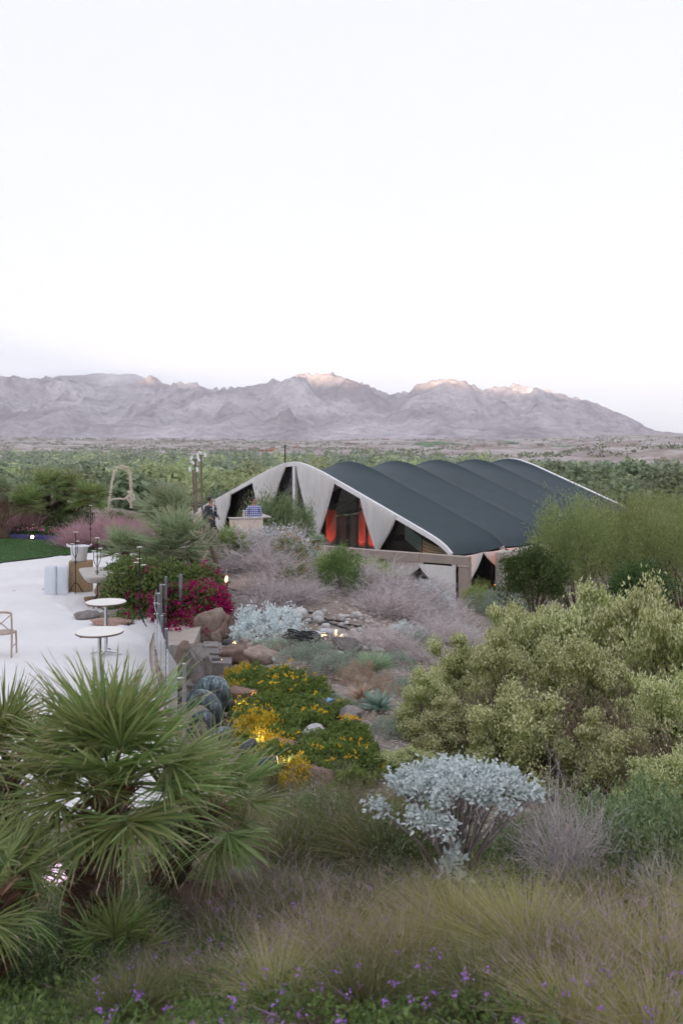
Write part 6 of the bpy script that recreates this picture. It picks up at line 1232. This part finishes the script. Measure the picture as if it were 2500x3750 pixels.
# grass clumps
g_green = grass_meshes(161, 2200, 0.75, 0.5, 0.0055, L_ggrass, L_fplume, 300, 1.0, 0.5, 4, 0.16); g_gold = grass_meshes(162, 1900, 0.75, 0.35, 0.005, L_gold, L_fplume, 260, 0.95, 0.35, 4, 0.16); g_mix = grass_meshes(163, 1300, 0.7, 0.35, 0.005, L_gold, L_fplume, 800, 1.0, 0.4, 4, 0.2); g_fine = grass_meshes(164, 1100, 0.6, 0.35, 0.0045, L_ggrass, L_fplume, 800, 1.0, 0.4, 4, 0.22)
for (ms, u, d, s, lab) in ((g_green, 1230, 7.9, 1.0, 'dark green arching grass clump below the flat reddish boulder'), (g_green, 1400, 7.0, 1.05, 'dark green arching grass clump left of the brittlebush stems'), (g_green, 1060, 7.2, 0.95, 'green grass clump right of the leaning palm'), (g_green, 1560, 8.0, 0.85, 'green grass clump behind the silver brittlebush'),
    (g_gold, 1700, 5.0, 1.0, 'golden grass clump just in front of the brittlebush'), (g_gold, 1930, 4.75, 1.0, 'golden grass clump in front of the bare grey shrub'), (g_mix, 1480, 4.7, 0.9, 'golden grass clump leaning left below the brittlebush'), (g_mix, 1220, 4.9, 0.95, 'pink plumed grass clump between golden grass and verbena'), (g_mix, 2250, 4.4, 1.0, 'pink plumed golden grass clump below the dark bare shrub'), (g_mix, 2480, 4.2, 1.0, 'pink plumed golden grass clump beside the small pale stone'),
    (g_fine, 950, 6.2, 0.95, 'fine dusky plumed grass beside the mottled stone'), (g_fine, 830, 5.4, 0.9, 'fine dusky plumed grass in front of the brown boulder'), (g_fine, 1080, 5.9, 0.95, 'fine dusky plumed grass between green and pink clumps'), (g_mix, 1000, 4.4, 0.8, 'pink plumed grass clump among the verbena flowers'), (g_green, 1750, 4.1, 0.6, 'green grass clump nearest the lower verbena patch'), (g_mix, 2100, 3.9, 0.8, 'pink plumed grass clump in the lower verbena patch'), (g_fine, 700, 4.5, 0.6, 'low fine grass tuft by the young palm sprout'), (g_fine, 1330, 6.0, 0.85, 'fine dusky plumed grass at the foot of the brittlebush'), (g_green, 2200, 5.6, 0.7, 'green grass clump under the bare grey shrub'), (g_green, 860, 8.3, 0.7, 'green grass clump under the bronze and leaning palm'), (g_fine, 760, 6.9, 0.8, 'dark fine grass mound in the palm shade'), (g_green, 1000, 9.1, 0.6, 'green grass tuft beside the dark blue lamps'), (g_mix, 1560, 5.7, 0.7, 'pink plume grass rising at the brittlebush base'), (g_mix, 2400, 3.7, 0.8, 'pink plumed grass clump at the low end of the slope'), (g_green, 1330, 4.2, 0.6, 'green grass clump beside the lower verbena flowers'), (g_green, 1580, 5.4, 0.6, 'green grass clump between golden clumps below the brittlebush'), (g_green, 2050, 4.3, 0.65, 'green grass clump between golden and pink plumed clumps'), (g_fine, 560, 4.7, 0.6, 'fine dusky grass tuft right of the shaggy trunk'), (g_gold, 2680, 5.2, 0.9, 'golden grass clump past the bare grey shrub on the slope'), (g_mix, 2750, 6.8, 0.9, 'pink plumed grass clump past the leafy ground cover'), (g_green, 480, 4.2, 0.5, 'green grass tuft below the shaggy trunk')):
    k = 1.0 if ms is g_green else 0.72; grass(ms, on(u, d), lab, (s, s, s * k), u * 0.37)
# verbena: low leaves and purple flowers
r = np.random.default_rng(171); n = 45000; d_ = 3.4 + 4.0 * r.random(n); u_ = r.uniform(-150, 2600, n); x = (u_ - 1250) / F * d_; k = fbm(x * 1.3, d_ * 1.3, 3, 33) > -0.3; x = x[k]; d_ = d_[k]; n = len(x)
hh = 0.07 + 0.09 * np.clip(0.5 + fbm(x * 3, d_ * 3, 2, 35), 0, 1); V, Q = leafset(np.c_[x, d_, ground_z(x, d_) + hh * r.random(n)], unit(sph(n, r) + [0, 0, 0.6]), 0.034, 0.016, r); mb = MB(); mb.add(V, Q)
mb.m = 1; m_ = 170; d_ = 3.5 + 2.6 * r.random(m_) ** 1.3; u_ = r.uniform(350, 2500, m_); x = (u_ - 1250) / F * d_; c = np.c_[x, d_, ground_z(x, d_) + 0.12 + 0.12 * r.random(m_)]; p = np.repeat(c, 9, 0) + r.normal(size=(m_ * 9, 3)) * 0.009; V, Q = leafset(p, unit(sph(len(p), r) + [0, -0.3, 0.6]), 0.013, 0.011, r); mb.add(V, Q)
mb.m = 0; V, Q = blades(np.c_[c[:, 0] + r.normal(size=m_) * 0.02, c[:, 1], c[:, 2] - 0.2], np.tile([0, 0, 1.0], (m_, 1)), np.full(m_, 0.2), np.zeros((m_, 3)), np.full(m_, 0.004), 1, r, 'twig'); mb.add(V, Q)
mb.build('verbena_cover', [L_mid, L_purp], label='low green ground cover with purple verbena flowers in front', cat='ground cover', kind='stuff')
# lit pink-white lantern seen through the palms
c = on(205, 7.0); c[2] = P(205, 3225, 7.0)[2] - 0.12; t = thing('garden_lantern', 'glowing pinkish round lantern behind the palm trunk', 'lamp', c); MB().lathe([(0.05, -0.35), (0.05, 0.0)], n=10).build('stand', M_iron, t); MB().lathe([(0.02, 0.0), (0.09, 0.02), (0.125, 0.1), (0.115, 0.18), (0.06, 0.235), (0.01, 0.245)], n=20).build('globe', emit('pinkish_globe', (1.0, 0.66, 0.92), 0.10), t, smooth=True)

# ------------------------------------------------------------------ the wooded valley
r = np.random.default_rng(201)
L_v = [leafmat('valley_mesquite_leaf', [(0.16, 0.185, 0.09), (0.22, 0.245, 0.125), (0.29, 0.315, 0.175)], 0.3, objvar=0.22), leafmat('valley_dark_leaf', [(0.08, 0.10, 0.058), (0.12, 0.145, 0.085), (0.17, 0.195, 0.12)], 0.25, objvar=0.22), leafmat('valley_grey_leaf', [(0.115, 0.135, 0.10), (0.155, 0.178, 0.13), (0.2, 0.225, 0.165)], 0.3, objvar=0.18), leafmat('valley_palm_leaf', [(0.08, 0.12, 0.08), (0.13, 0.17, 0.11), (0.18, 0.21, 0.14)], 0.25, objvar=0.15)]
V_t = [[tree_meshes(210 + i, 3.6, 6.0, 60, 46, 0.85, 0.5, L_v[0], 0.85, 0.2, 0.08, 0, 0.8, 8, 1.0, True) for i in range(2)], [tree_meshes(220 + i, 3.2, 6.4, 60, 46, 0.8, 0.5, L_v[1], 0.75, 0.22, 0.10, 0, 0.4, 8, 0.8, True) for i in range(2)], [tree_meshes(230 + i, 3.4, 4.6, 50, 46, 0.8, 0.46, L_v[2], 0.8, 0.2, 0.06, 0, 0.6, 8, 0.8, True) for i in range(2)]]
def vpalm(seed):
    q = np.random.default_rng(seed); n = 150; d = sph(n, q); d[:, 2] = d[:, 2] * 0.8 + 0.15; d = unit(d); b = np.tile([0, 0, 6.0], (n, 1)) + d * 0.3
    V, Q = blades(b, d, q.uniform(1.3, 1.9, n), np.c_[np.zeros((n, 2)), -0.7 * q.random(n)], np.full(n, 0.32), 2, q, 'blade'); f = MB().add(V, Q).mesh('crown', L_v[3])
    return f, MB().tube([(0, 0, -0.4), (0.05, 0, 3), (0, 0, 6.1)], [0.28, 0.2, 0.2], 7).mesh('trunk', M_bark)
V_t.append([vpalm(241), vpalm(242)])
KN = [('mesquite_tree', 'light green feathery mesquite tree in the wooded valley', 'mesquites in the valley'), ('evergreen_tree', 'dark green rounded tree in the wooded valley', 'dark trees in the valley'), ('desert_tree', 'grey green low tree in the wooded valley', 'grey trees in the valley'), ('valley_palm', 'fan palm with a bare trunk in the wooded valley', 'palms in the valley')]
def glimit(a): return np.interp(a, [-0.6, -0.35, 0.0, 0.12, 0.25, 0.6], [2300, 2200, 1700, 1100, 760, 640])
HOUSE_SPOTS = []
pos = []
def cand(n, lo, hi, pw):
    a = r.uniform(-0.52, 0.52, n); d = lo + (hi - lo) * r.random(n) ** pw; return a, d
a, d = cand(5200, 84, 380, 0.62); cell = {}
out = []
for aa, dd in zip(a, d):
    x, y = dd * math.sin(aa), dd * math.cos(aa)
    if dd > glimit(aa): continue
    if y < 95 and -12 < x < 32: continue
    if -30 < x < -9 and 82 < y < 120 : continue
    k = (int(x // 5.0), int(y // 5.0))
    if any((k[0] + i, k[1] + j) in cell for i in (0, 1) for j in (0,)): continue
    if perlin(np.array([x / 45.0]), np.array([y / 45.0]), 55)[0] < -0.42: continue
    cell[k] = 1; out.append((x, y))
out.sort(key=lambda p: p[0] ** 2 + p[1] ** 2); print('valley trees', len(out))
cnt = [0, 0, 0, 0]; far_extra = []
for (x, y) in out:
    m = perlin(np.array([x / 60.0]), np.array([y / 60.0]), 58)[0] + r.normal() * 0.22; k = 0 if m > 0.1 else (2 if m > -0.12 else 1)
    if r.random() < 0.06 and y > 170: k = 3
    if cnt[k] >= 240: far_extra.append((x, y, k)); continue
    cnt[k] += 1; s = (0.7 + 0.9 * r.random() ** 1.6) * (0.8 if y < 120 else 1.0); tree(V_t[k][r.integers(2)], (x, y, gz(x, y) - 0.1), KN[k][1], 'palm' if k == 3 else 'tree', KN[k][0], (s * r.uniform(0.9, 1.3), s, s * r.uniform(0.8, 1.1)), r.random() * 6, KN[k][2])
# the far wood, read as one mass
n = 5000; a = r.uniform(-0.52, 0.52, n); d = 330 * (2200 / 330.0) ** r.random(n); k_ = (d < glimit(a) * r.uniform(0.85, 1.1, n)); a, d = a[k_], d[k_]
X = np.concatenate([d * np.sin(a), [p[0] for p in far_extra]]); Y = np.concatenate([d * np.cos(a), [p[1] for p in far_extra]]); Z = ground_z(X, Y); n = len(X); print('far trees', n)
mb = MB(); kind = np.clip(((perlin(X / 90, Y / 90, 58) + r.normal(size=n) * 0.25) * 2.2 + 1.2), 0, 2.99).astype(int)
for kk in range(3):
    mb.m = kk; s_ = np.where(kind == kk)[0]; m = 28; i = np.repeat(s_, m); sz = (0.6 + 1.1 * r.random(n) ** 1.5)[i] * (1 + 0.25 * np.clip(Y[i] / 1500, 0, 1)); c = sph(len(i), r); c[:, 2] = np.abs(c[:, 2]); p = np.c_[X[i], Y[i], Z[i]] + c * np.c_[4.6 * sz, 4.6 * sz, 5.6 * sz] * r.uniform(0.6, 1.05, len(i))[:, None]
    dr = unit(np.cross(c, sph(len(i), r)) + 0.25 * sph(len(i), r)); V, Q = leafset(p, dr, 2.4 * sz, 1.7 * sz, r, 'leaf', 2, side=unit(np.cross(dr, c))); mb.add(V, Q)
mb.build('valley_wood', [L_v[1], L_v[2], L_v[0]], label='dense green wood filling the distant valley floor', cat='wood', kind='stuff')
# bushes dotted over the pale slopes below the mountains
n = 4200; a = r.uniform(-0.52, 0.52, n); d = 1200 + 2700 * r.random(n); k_ = (d > glimit(a)) & (perlin(d * np.sin(a) / 240, d * np.cos(a) / 240, 77) > 0.05 - 0.25 * (a < 0)); a, d = a[k_], d[k_]; X = d * np.sin(a); Y = d * np.cos(a); Z = ground_z(X, Y); n = len(X); m = 10; i = np.repeat(np.arange(n), m); c = sph(len(i), r); c[:, 2] = np.abs(c[:, 2]); sz = r.uniform(0.6, 1.8, n)[i]
p = np.c_[X[i], Y[i], Z[i]] + c * np.c_[4.5 * sz, 4.5 * sz, 3.6 * sz]; V, Q = leafset(p, unit(c + sph(len(i), r) * 0.8), 4.0, 2.8, r, 'leaf', 2); MB().add(V, Q).build('slope_scrub', L_v[1], label='dark scrub dotted over the pale slopes below the mountains', cat='scrub', kind='stuff')
# golf greens on the right
M_green = plain('fairway_grass', (0.10, 0.19, 0.07), 0.9, var=0.2, scale=0.02)
for i, (u, v, w, lab) in enumerate(((1560, 1627, 90, 'broad pale green fairway below the right-hand mountains'), (1620, 1618, 110, 'long pale green fairway nearest the mountain foot'), (2050, 1635, 70, 'pale green fairway on the far right below the mountains'), (1850, 1622, 80, 'narrow pale green fairway between two rocky rises'))):
    c = G(u, v, 600, 4200); rx = w / F * c[1] / 2; a = np.linspace(0, 2 * PI, 25)[:-1]; rad = 1 + 0.25 * np.sin(a * 3 + i); x = c[0] + np.cos(a) * rx * rad; y = c[1] + np.sin(a) * rx * 1.6 * rad; rings = [np.stack([c[0] + (x - c[0]) * t, c[1] + (y - c[1]) * t, ground_z(c[0] + (x - c[0]) * t, c[1] + (y - c[1]) * t) + 1.2], -1) for t in (0.02, 0.35, 0.7, 1.0)]
    MB().grid(np.stack(rings), wrap=True).build('fairway', M_green, label=lab, cat='fairway')
# houses of the town below the mountains
M_hw = plain('white_stucco', (0.72, 0.70, 0.68), 0.8, var=0.06, scale=0.3); M_ho = plain('adobe_stucco', (0.52, 0.27, 0.18), 0.85, var=0.1, scale=0.3); M_ht = plain('tan_stucco', (0.46, 0.36, 0.29), 0.85, var=0.1, scale=0.3); M_win = plain('window_glass_dark', (0.03, 0.035, 0.045), 0.15); M_rf = plain('clay_roof', (0.32, 0.17, 0.12), 0.85, var=0.15, scale=0.5)
def house(c, w, mat, lab, rz, two=True, hh=None):
    h = hh or min(4.2, w * 0.22) ; t = thing('house', lab, 'house', c, rz); MB().box((0, 0, h / 2 - 0.5), (w, w * 0.5, h + 1), ch=0.08).build('wall', mat, t); MB().box((0, 0, h + 0.12), (w * 1.05, w * 0.56, 0.25), ch=0.05).build('roof', M_rf if mat is M_ht else mat, t)
    if two:
        MB().box((w * 0.18, w * 0.03, h * 1.35 + 0.2), (w * 0.42, w * 0.38, h * 0.8), ch=0.08).build('upper_storey', mat, t); MB().box((w * 0.18, w * 0.03, h * 1.75 + 0.3), (w * 0.46, w * 0.42, 0.22)).build('upper_roof', M_rf if mat is M_ht else mat, t)
    for k in range(4): MB().box((-w * 0.38 + k * w * 0.25, -w * 0.25 - 0.03, h * 0.5), (w * 0.13, 0.1, h * 0.42)).build('window', M_win, t)
hs = [(490, 1648, 60, M_hw, 'large white two-storey house at the far edge of the green valley'), (868, 1605, 30, M_hw, 'white house high on the slope above the town'), (636, 1576, 30, M_ht, 'tan house on a knoll at the mountain foot'), (985, 1653, 62, M_ho, 'long orange adobe house at the edge of the slopes'), (928, 1647, 40, M_ht, 'tan house with clay roof left of the orange adobe'), (805, 1602, 22, M_hw, 'small white house on the pale slope left of the high white one'), (560, 1637, 24, M_ht, 'small tan house by the palms in town'), (720, 1632, 32, M_hw, 'white house in the middle of the town'), (1285, 1627, 46, M_ht, 'tan house with clay roof on a rocky rise above the marquee'), (1352, 1612, 56, M_hw, 'long white house on the ridge above the marquee'), (1292, 1597, 28, M_ht, 'tan villa at the top of the rocky rise'), (1412, 1611, 24, M_ho, 'small adobe house at the end of the long white one'), (545, 1618, 26, M_hw, 'white cottage near the sandy flat'), (330, 1640, 20, M_hw, 'small white cottage among the left-hand trees'), (380, 1660, 24, M_ht, 'small tan house sunk among valley trees'), (1085, 1640, 26, M_ho, 'small adobe house behind the marquee mast'), (1180, 1625, 28, M_hw, 'white house on the scrub slope beyond the mast'), (1650, 1615, 24, M_hw, 'white house by the long fairway'), (2420, 1690, 40, M_ht, 'tan house on the bare right-hand slope'), (220, 1622, 22, M_ht, 'small tan house below the left-hand foothills'), (90, 1605, 22, M_hw, 'small white house below the first foothill')]
for i, (u, v, w, mat, lab) in enumerate(hs):
    c = G(u, v, 500, 4600); house(c, w / F * c[1], mat, lab, 0.4 * math.sin(i * 2.1), i % 3 != 2)
c = P(556, 1697, 900); c[2] = gz(c[0], c[1]); t = thing('adobe_house', 'orange adobe house with stepped towers among the valley trees', 'house', c); hh = CAMZ + (1640 - 1692) / F * 900 - c[2]
MB().box((0, 0, hh / 2 - 0.4), (13, 8, hh + 0.8), ch=0.1).build('wall', M_ho, t)
for (x, h, w) in ((-0.6, 1.2, 1.3), (1.0, 1.9, 2.0), (3.4, 1.0, 1.2), (-3.8, 0.9, 1.4)): MB().box((x, 0, hh + h / 2), (w, w, h), ch=0.06).build('tower', M_ho, t)
for k in range(3): MB().box((-3 + 2.8 * k, -3.03, hh * 0.55), (1.1, 0.1, 1.3)).build('window', M_win, t)
for (u, v, d, w, lab) in ((470, 1768, 330, 11, 'grey stone garden wall curving through the valley trees'), (925, 1718, 600, 13, 'low pale house roof among trees left of the marquee peak')):
    c = P(u, v, d); c[2] = gz(c[0], c[1]); house(c, w, M_ht, lab.replace('grey stone garden wall curving', 'low tan garden building half hidden') , 0.2, False, CAMZ - (v - 1640) / F * d - c[2])

# ------------------------------------------------------------------ two men at the bar
def person(loc, lab, rz, shirt, trous, hair, jacket=False, look=0.0, bend_l=0.5, bend_r=0.5, H=1.76):
    """one skinned body; clothes are shells lifted off it"""
    s = H / 1.725; J = {'pel': (0, 0, .95), 'sp': (0, .005, 1.12), 'ch': (0, 0, 1.32), 'up': (0, .01, 1.45), 'nk': (0, .0, 1.53), 'jaw': (0, -.02, 1.585), 'hd': (0, -.01, 1.665), 'cr': (0, .005, 1.715)}
    R_ = {'pel': (.155, .11), 'sp': (.145, .10), 'ch': (.17, .115), 'up': (.12, .08), 'nk': (.056, .058), 'jaw': (.07, .085), 'hd': (.094, .112), 'cr': (.075, .09)}
    E = [('pel', 'sp'), ('sp', 'ch'), ('ch', 'up'), ('up', 'nk'), ('nk', 'jaw'), ('jaw', 'hd'), ('hd', 'cr')]
    for sd, n, bd in ((1, 'l', bend_l), (-1, 'r', bend_r)):
        J.update({n + 'sh': (sd * .19, .01, 1.42), n + 'el': (sd * .245, .03, 1.14), n + 'wr': (sd * (.22 - .05 * bd), -.22 * bd, 1.14 - .25 * (1 - bd * .75)), n + 'ha': (sd * (.21 - .07 * bd), -.30 * bd, 1.10 - .30 * (1 - bd * .8)), n + 'hi': (sd * .095, 0, .90), n + 'kn': (sd * .105, -.01, .50), n + 'an': (sd * .11, .02, .09), n + 'fo': (sd * .125, -.15, .035)})
        R_.update({n + 'sh': (.068, .066), n + 'el': (.048, .048), n + 'wr': (.033, .03), n + 'ha': (.036, .022), n + 'hi': (.095, .10), n + 'kn': (.066, .07), n + 'an': (.048, .052), n + 'fo': (.045, .032)})
        E += [('up', n + 'sh'), (n + 'sh', n + 'el'), (n + 'el', n + 'wr'), (n + 'wr', n + 'ha'), ('pel', n + 'hi'), (n + 'hi', n + 'kn'), (n + 'kn', n + 'an'), (n + 'an', n + 'fo')]
        for f in range(5):                                  # fingers, the thumb from the side of the palm
            a = np.array(J[n + 'ha']); wv = np.array(J[n + 'wr']); ax = unit(a - wv); sdv = unit(np.cross(ax, [sd, 0, 0.0])) ; nm = n + 'f%d' % f
            if f < 4: J[nm] = tuple(a + ax * (0.07 - 0.006 * abs(f - 1.4)) + sdv * (f - 1.5) * 0.021); R_[nm] = (.009, .009)
            else: J[nm] = tuple(a - ax * .015 + sdv * -.055 + ax * .03); R_[nm] = (.011, .011)
            E.append((n + 'ha', nm))
    names = list(J); ix = {n: i for i, n in enumerate(names)}; me = bpy.data.meshes.new('body'); me.from_pydata([Vector(J[n]) * s for n in names], [(ix[a], ix[b]) for a, b in E], [])
    tmp = bpy.data.objects.new('body_tmp', me); COL.objects.link(tmp); sk = tmp.modifiers.new('skin', 'SKIN'); sk.use_smooth_shade = True; sub = tmp.modifiers.new('sub', 'SUBSURF'); sub.levels = 2; sub.render_levels = 2
    for n in names: tmp.data.skin_vertices[0].data[ix[n]].radius = (R_[n][0] * s, R_[n][1] * s)
    tmp.data.skin_vertices[0].data[0].use_root = True
    dg = bpy.context.evaluated_depsgraph_get(); ev = bpy.data.meshes.new_from_object(tmp.evaluated_get(dg)); bpy.data.objects.remove(tmp)
    V = np.empty(len(ev.vertices) * 3, np.float32); ev.vertices.foreach_get('co', V); V = V.reshape(-1, 3) / s; N = np.empty(len(ev.vertices) * 3, np.float32); ev.vertices.foreach_get('normal', N); N = N.reshape(-1, 3)
    hd = V[:, 2] > 1.52; cs, sn = math.cos(look), math.sin(look); VH = V.copy(); VH[hd, 0] = V[hd, 0] * cs - V[hd, 1] * sn; VH[hd, 1] = V[hd, 0] * sn + V[hd, 1] * cs; N0 = N.copy(); N[hd, 0] = N0[hd, 0] * cs - N0[hd, 1] * sn; N[hd, 1] = N0[hd, 0] * sn + N0[hd, 1] * cs
    faces = [list(p.vertices) for p in ev.polygons]; t = thing('person', lab, 'person', loc, rz)
    def shell(name, mat, keep, lift):
        fs = [f for f in faces if all(keep[v] for v in f)]; used = sorted({v for f in fs for v in f}); mp = {v: i for i, v in enumerate(used)}
        m = bpy.data.meshes.new(name); m.from_pydata([tuple((VH[v] + N[v] * lift) * s) for v in used], [], [[mp[v] for v in f] for f in fs]); m.materials.append(mat)
        for p in m.polygons: p.use_smooth = True
        return obj(name, m, t)
    z = V[:, 2]; x = np.abs(V[:, 0]); armz = (x > 0.16) & (z > 0.7) & (z < 1.5)
    hand = np.zeros(len(V), bool)
    for n in 'lr': hand |= np.linalg.norm(V - np.array(J[n + 'ha']), axis=1) < 0.115
    hc = np.array([0, -0.01, 1.66]); rot = lambda p: np.array([p[0] * cs - p[1] * sn, p[0] * sn + p[1] * cs, p[2]])
    shell('body', M_skin, np.ones(len(V), bool), 0.0); lo = 0.80 if jacket else 0.90
    shell('jacket' if jacket else 'shirt', shirt, ((z > lo) & (z < (1.49 if not jacket else 1.475)) & ~hand) , 0.016 if jacket else 0.01)
    shell('trousers', trous, (z > 0.06) & (z < 1.0) & ~armz & ~hand, 0.008); shell('shoes', M_can, z < 0.09, 0.008)
    hx, hy, hz = VH[:, 0], VH[:, 1], VH[:, 2]; fy = V[:, 1]
    hcap = MB(); hcap.lathe([(0.002, 0.112), (0.05, 0.104), (0.085, 0.078), (0.104, 0.035), (0.108, -0.005), (0.10, -0.03)], rot(np.array([0, 0.026, 1.665])) * s, 20, False); hcap.build('hair', hair, t, smooth=True)
    for sd in (-1, 1):
        MB().lathe([(0.002, -0.008), (0.010, -0.004), (0.010, 0.004), (0.002, 0.008)], rot(np.array([sd * 0.03, -0.098, 1.652])) * s, 8).build('eye', M_eye, t); e = rot(np.array([sd * 0.084, 0.01, 1.64])); MB().lathe([(0.003, -0.03), (0.014, -0.012), (0.017, 0.012), (0.004, 0.032)], e * s, 8).build('ear', M_skin, t, smooth=True)
    MB().tube(np.array([rot(np.array(p)) for p in ((0, -0.095, 1.662), (0, -0.112, 1.635), (0, -0.118, 1.622), (0, -0.095, 1.614))]) * s, [0.006, 0.011, 0.014, 0.008], 8).build('nose', M_skin, t, smooth=True); MB().tube(np.array([rot(np.array(p)) for p in ((-0.022, -0.088, 1.588), (0, -0.096, 1.586), (0.022, -0.088, 1.588))]) * s, [0.003, 0.006, 0.003], 6).build('mouth', M_lip, t)
    if jacket: MB().add(np.array([(-0.05, -0.128, 1.46), (0.05, -0.128, 1.46), (0.0, -0.142, 1.18)]) * s, None, [[0, 1, 2]]).build('shirt_front', M_shirtw, t)
    return t
M_skin = plain('skin', (0.42, 0.25, 0.18), 0.55, var=0.06, scale=12); M_lip = plain('lips', (0.35, 0.14, 0.12), 0.5); M_eye = plain('dark_eye', (0.02, 0.015, 0.012), 0.2); M_hair = plain('dark_hair', (0.012, 0.009, 0.008), 0.5, var=0.3, scale=30); M_suit = plain('grey_suit', (0.075, 0.08, 0.10), 0.85, var=0.1, scale=12); M_shirtw = plain('white_shirt', (0.75, 0.75, 0.78), 0.8, var=0.03)
m, nt, b_ = newmat('blue_check_shirt'); tc = nt.nodes.new('ShaderNodeTexCoord'); cols = []
for ax in ('X', 'Z'):
    sp = nt.nodes.new('ShaderNodeSeparateXYZ'); nt.links.new(tc.outputs['Object'], sp.inputs[0]); mu = nt.nodes.new('ShaderNodeMath'); mu.operation = 'MULTIPLY'; mu.inputs[1].default_value = 15.0; nt.links.new(sp.outputs[ax], mu.inputs[0]); fr = nt.nodes.new('ShaderNodeMath'); fr.operation = 'FRACT'; nt.links.new(mu.outputs[0], fr.inputs[0]); gt = nt.nodes.new('ShaderNodeMath'); gt.operation = 'GREATER_THAN'; gt.inputs[1].default_value = 0.55; nt.links.new(fr.outputs[0], gt.inputs[0]); cols.append(gt.outputs[0])
ad = nt.nodes.new('ShaderNodeMath'); ad.operation = 'ADD'; nt.links.new(cols[0], ad.inputs[0]); nt.links.new(cols[1], ad.inputs[1]); hv = nt.nodes.new('ShaderNodeMath'); hv.operation = 'MULTIPLY'; hv.inputs[1].default_value = 0.5; nt.links.new(ad.outputs[0], hv.inputs[0])
nt.links.new(ramp(nt, hv.outputs[0], [(0.1, (0.72, 0.74, 0.82)), (0.5, (0.16, 0.2, 0.52)), (0.9, (0.03, 0.04, 0.2))]), b_.inputs['Base Color']); b_.inputs['Roughness'].default_value = 0.85; M_check = m
M_navy = plain('navy_trousers', (0.03, 0.035, 0.06), 0.85)
c = on(930, 29.0); person((c[0], c[1], gz(c[0], c[1])), 'man in a blue and white checked shirt standing behind the bar counter', 0.25, M_check, M_navy, M_hair, False, 0.55, 0.15, 0.25)
c = on(772, 30.0); person((c[0], c[1], gz(c[0], c[1])), 'man in a grey suit and white shirt turned sideways by the candelabrum', 0.9, M_suit, M_suit, M_hair, True, 0.15, 0.9, 0.85, 1.74)
